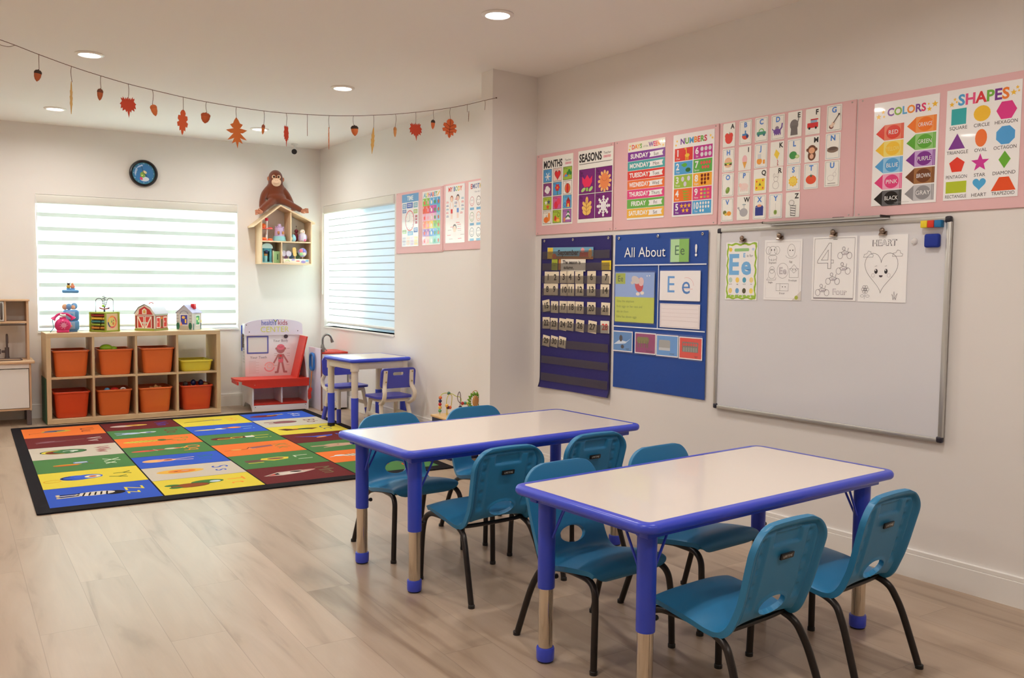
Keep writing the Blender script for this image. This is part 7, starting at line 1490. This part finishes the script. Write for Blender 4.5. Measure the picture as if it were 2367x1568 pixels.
def leaf(shape, x, z1, z0, w, c, yaw=0, tilt=0, vein=None):
    h = z1 - z0; m = mat('felt_%d_%d_%d' % c, c, .8); P = [(px * w, pz * h) for px, pz in shape]; P = P + [(-px, pz) for px, pz in P[::-1] if abs(px) > 1e-6]
    b = MB(); M = Matrix.Translation(G(x, (z1 + z0) / 2)) @ Matrix.Rotation(rad(yaw), 4, 'Z') @ Matrix.Rotation(rad(tilt), 4, 'Y')
    fs = b.prism(P, -.0012, .0012, m); vs = list({v for f in fs for v in f.verts})
    for v in vs: v.co.y += 1.2 * v.co.x ** 2 + .25 * v.co.z * v.co.x
    bmesh.ops.transform(b.bm, matrix=M, verts=vs); o = b.build('leaf', ga)
    if vein:
        b = MB(); mv = mat('felt_vein', vein, .8)
        for q0, q1 in (((0, .46), (0, -.42)), ((0, .10), (.28, .24)), ((0, .10), (-.28, .24)), ((0, -.06), (.34, .04)), ((0, -.06), (-.34, .04)), ((0, -.2), (.22, -.14)), ((0, -.2), (-.22, -.14))): b.tube([M @ Vector((q0[0] * w, -.0025, q0[1] * h)), M @ Vector((q1[0] * w, 1.2 * (q1[0] * w) ** 2 - .0025, q1[1] * h))], .0011, mv, 5)
        b.build('vein', o)
def acorn(x, z1, z0, r_, c, capc, tilt=0):
    h = z1 - z0; m = mat('felt_%d_%d_%d' % c, c, .75); mc = mat('felt_%d_%d_%d' % capc, capc, .8); M = Matrix.Translation(G(x, z1)) @ Matrix.Rotation(rad(tilt), 4, 'Y') @ Matrix.Diagonal((1, .75, 1, 1))
    b = MB(); b.lathe([(r_ * .96, -h * .26), (r_, -h * .40), (r_ * .92, -h * .62), (r_ * .6, -h * .85), (r_ * .12, -h)], m, 18, M=M); o = b.build('acorn', ga)
    b = MB(); b.lathe([(r_ * .10, 0), (r_ * .16, -h * .05), (r_ * .70, -h * .09), (r_ * 1.06, -h * .22), (r_ * 1.06, -h * .36), (r_ * .9, -h * .38)], mc, 18, M=M); b.build('cap', o)
DC, BC = (56, 40, 30), (166, 84, 46); RU_, OR_, RD_, TN_ = (172, 88, 46), (204, 108, 46), (184, 60, 32), (206, 164, 96)
acorn(.360, 2.301, 2.241, .0165, RU_, DC, 8); leaf(SLIM, .503, 2.262, 2.098, .085, TN_, 62, 3); acorn(.637, 2.244, 2.182, .0135, RU_, (110, 60, 40), 4); leaf(MAPLE, .768, 2.216, 2.112, .082, RD_, 8, -3)
acorn(.886, 2.193, 2.131, .0165, (206, 110, 56), (190, 100, 52), -14); leaf(OAKR, 1.036, 2.182, 2.047, .062, (206, 88, 44), 14, 3); acorn(1.157, 2.180, 2.121, .0235, (190, 90, 46), (172, 80, 42), 6); leaf(OAK, 1.321, 2.172, 2.005, .112, OR_, -6, -2)
acorn(1.469, 2.150, 2.092, .0090, (206, 120, 60), (150, 80, 60), 6); leaf(MAPLE, 1.598, 2.155, 2.040, .050, (206, 66, 38), 40, 0); leaf(SLIM, 1.721, 2.185, 2.108, .030, (130, 70, 46), 70, -2); leaf(OAKR, 1.850, 2.172, 2.043, .050, (212, 110, 50), 74, 2)
acorn(2.007, 2.200, 2.136, .0215, (212, 112, 56), DC, -4); leaf(SLIM, 2.124, 2.202, 2.040, .095, (212, 166, 90), 30, 6); acorn(2.269, 2.218, 2.154, .0095, (206, 140, 80), (190, 124, 66), 0); leaf(MAPLE, 2.409, 2.254, 2.148, .092, RD_, 5, -4)
acorn(2.527, 2.288, 2.227, .0130, (206, 104, 56), DC, 3); leaf(OAKR, 2.644, 2.304, 2.182, .102, (206, 96, 46), -6, 4, (110, 46, 34)); leaf(SLIM, 2.779, 2.366, 2.300, .026, (120, 72, 40), 72, -9)
tops = {.363: 2.303, .507: 2.262, .64: 2.246, .769: 2.205, .886: 2.195, 1.04: 2.178, 1.16: 2.182, 1.319: 2.165, 1.471: 2.152, 1.598: 2.152, 1.721: 2.18, 1.852: 2.168, 2.002: 2.202, 2.13: 2.198, 2.272: 2.22, 2.407: 2.245, 2.53: 2.29, 2.647: 2.298, 2.769: 2.362, 2.897: 2.39}
for x, z in SP[4:-1]:
    zt = tops[x]; b = MB(); w_ = .004 * math.sin(x * 9); b.tube(spline([G(x, z), G(x + w_, z * .6 + zt * .4), G(x - w_ * .3, zt - .004)], 4), .0012, TW, 6); b.build('hanging_string', ga)
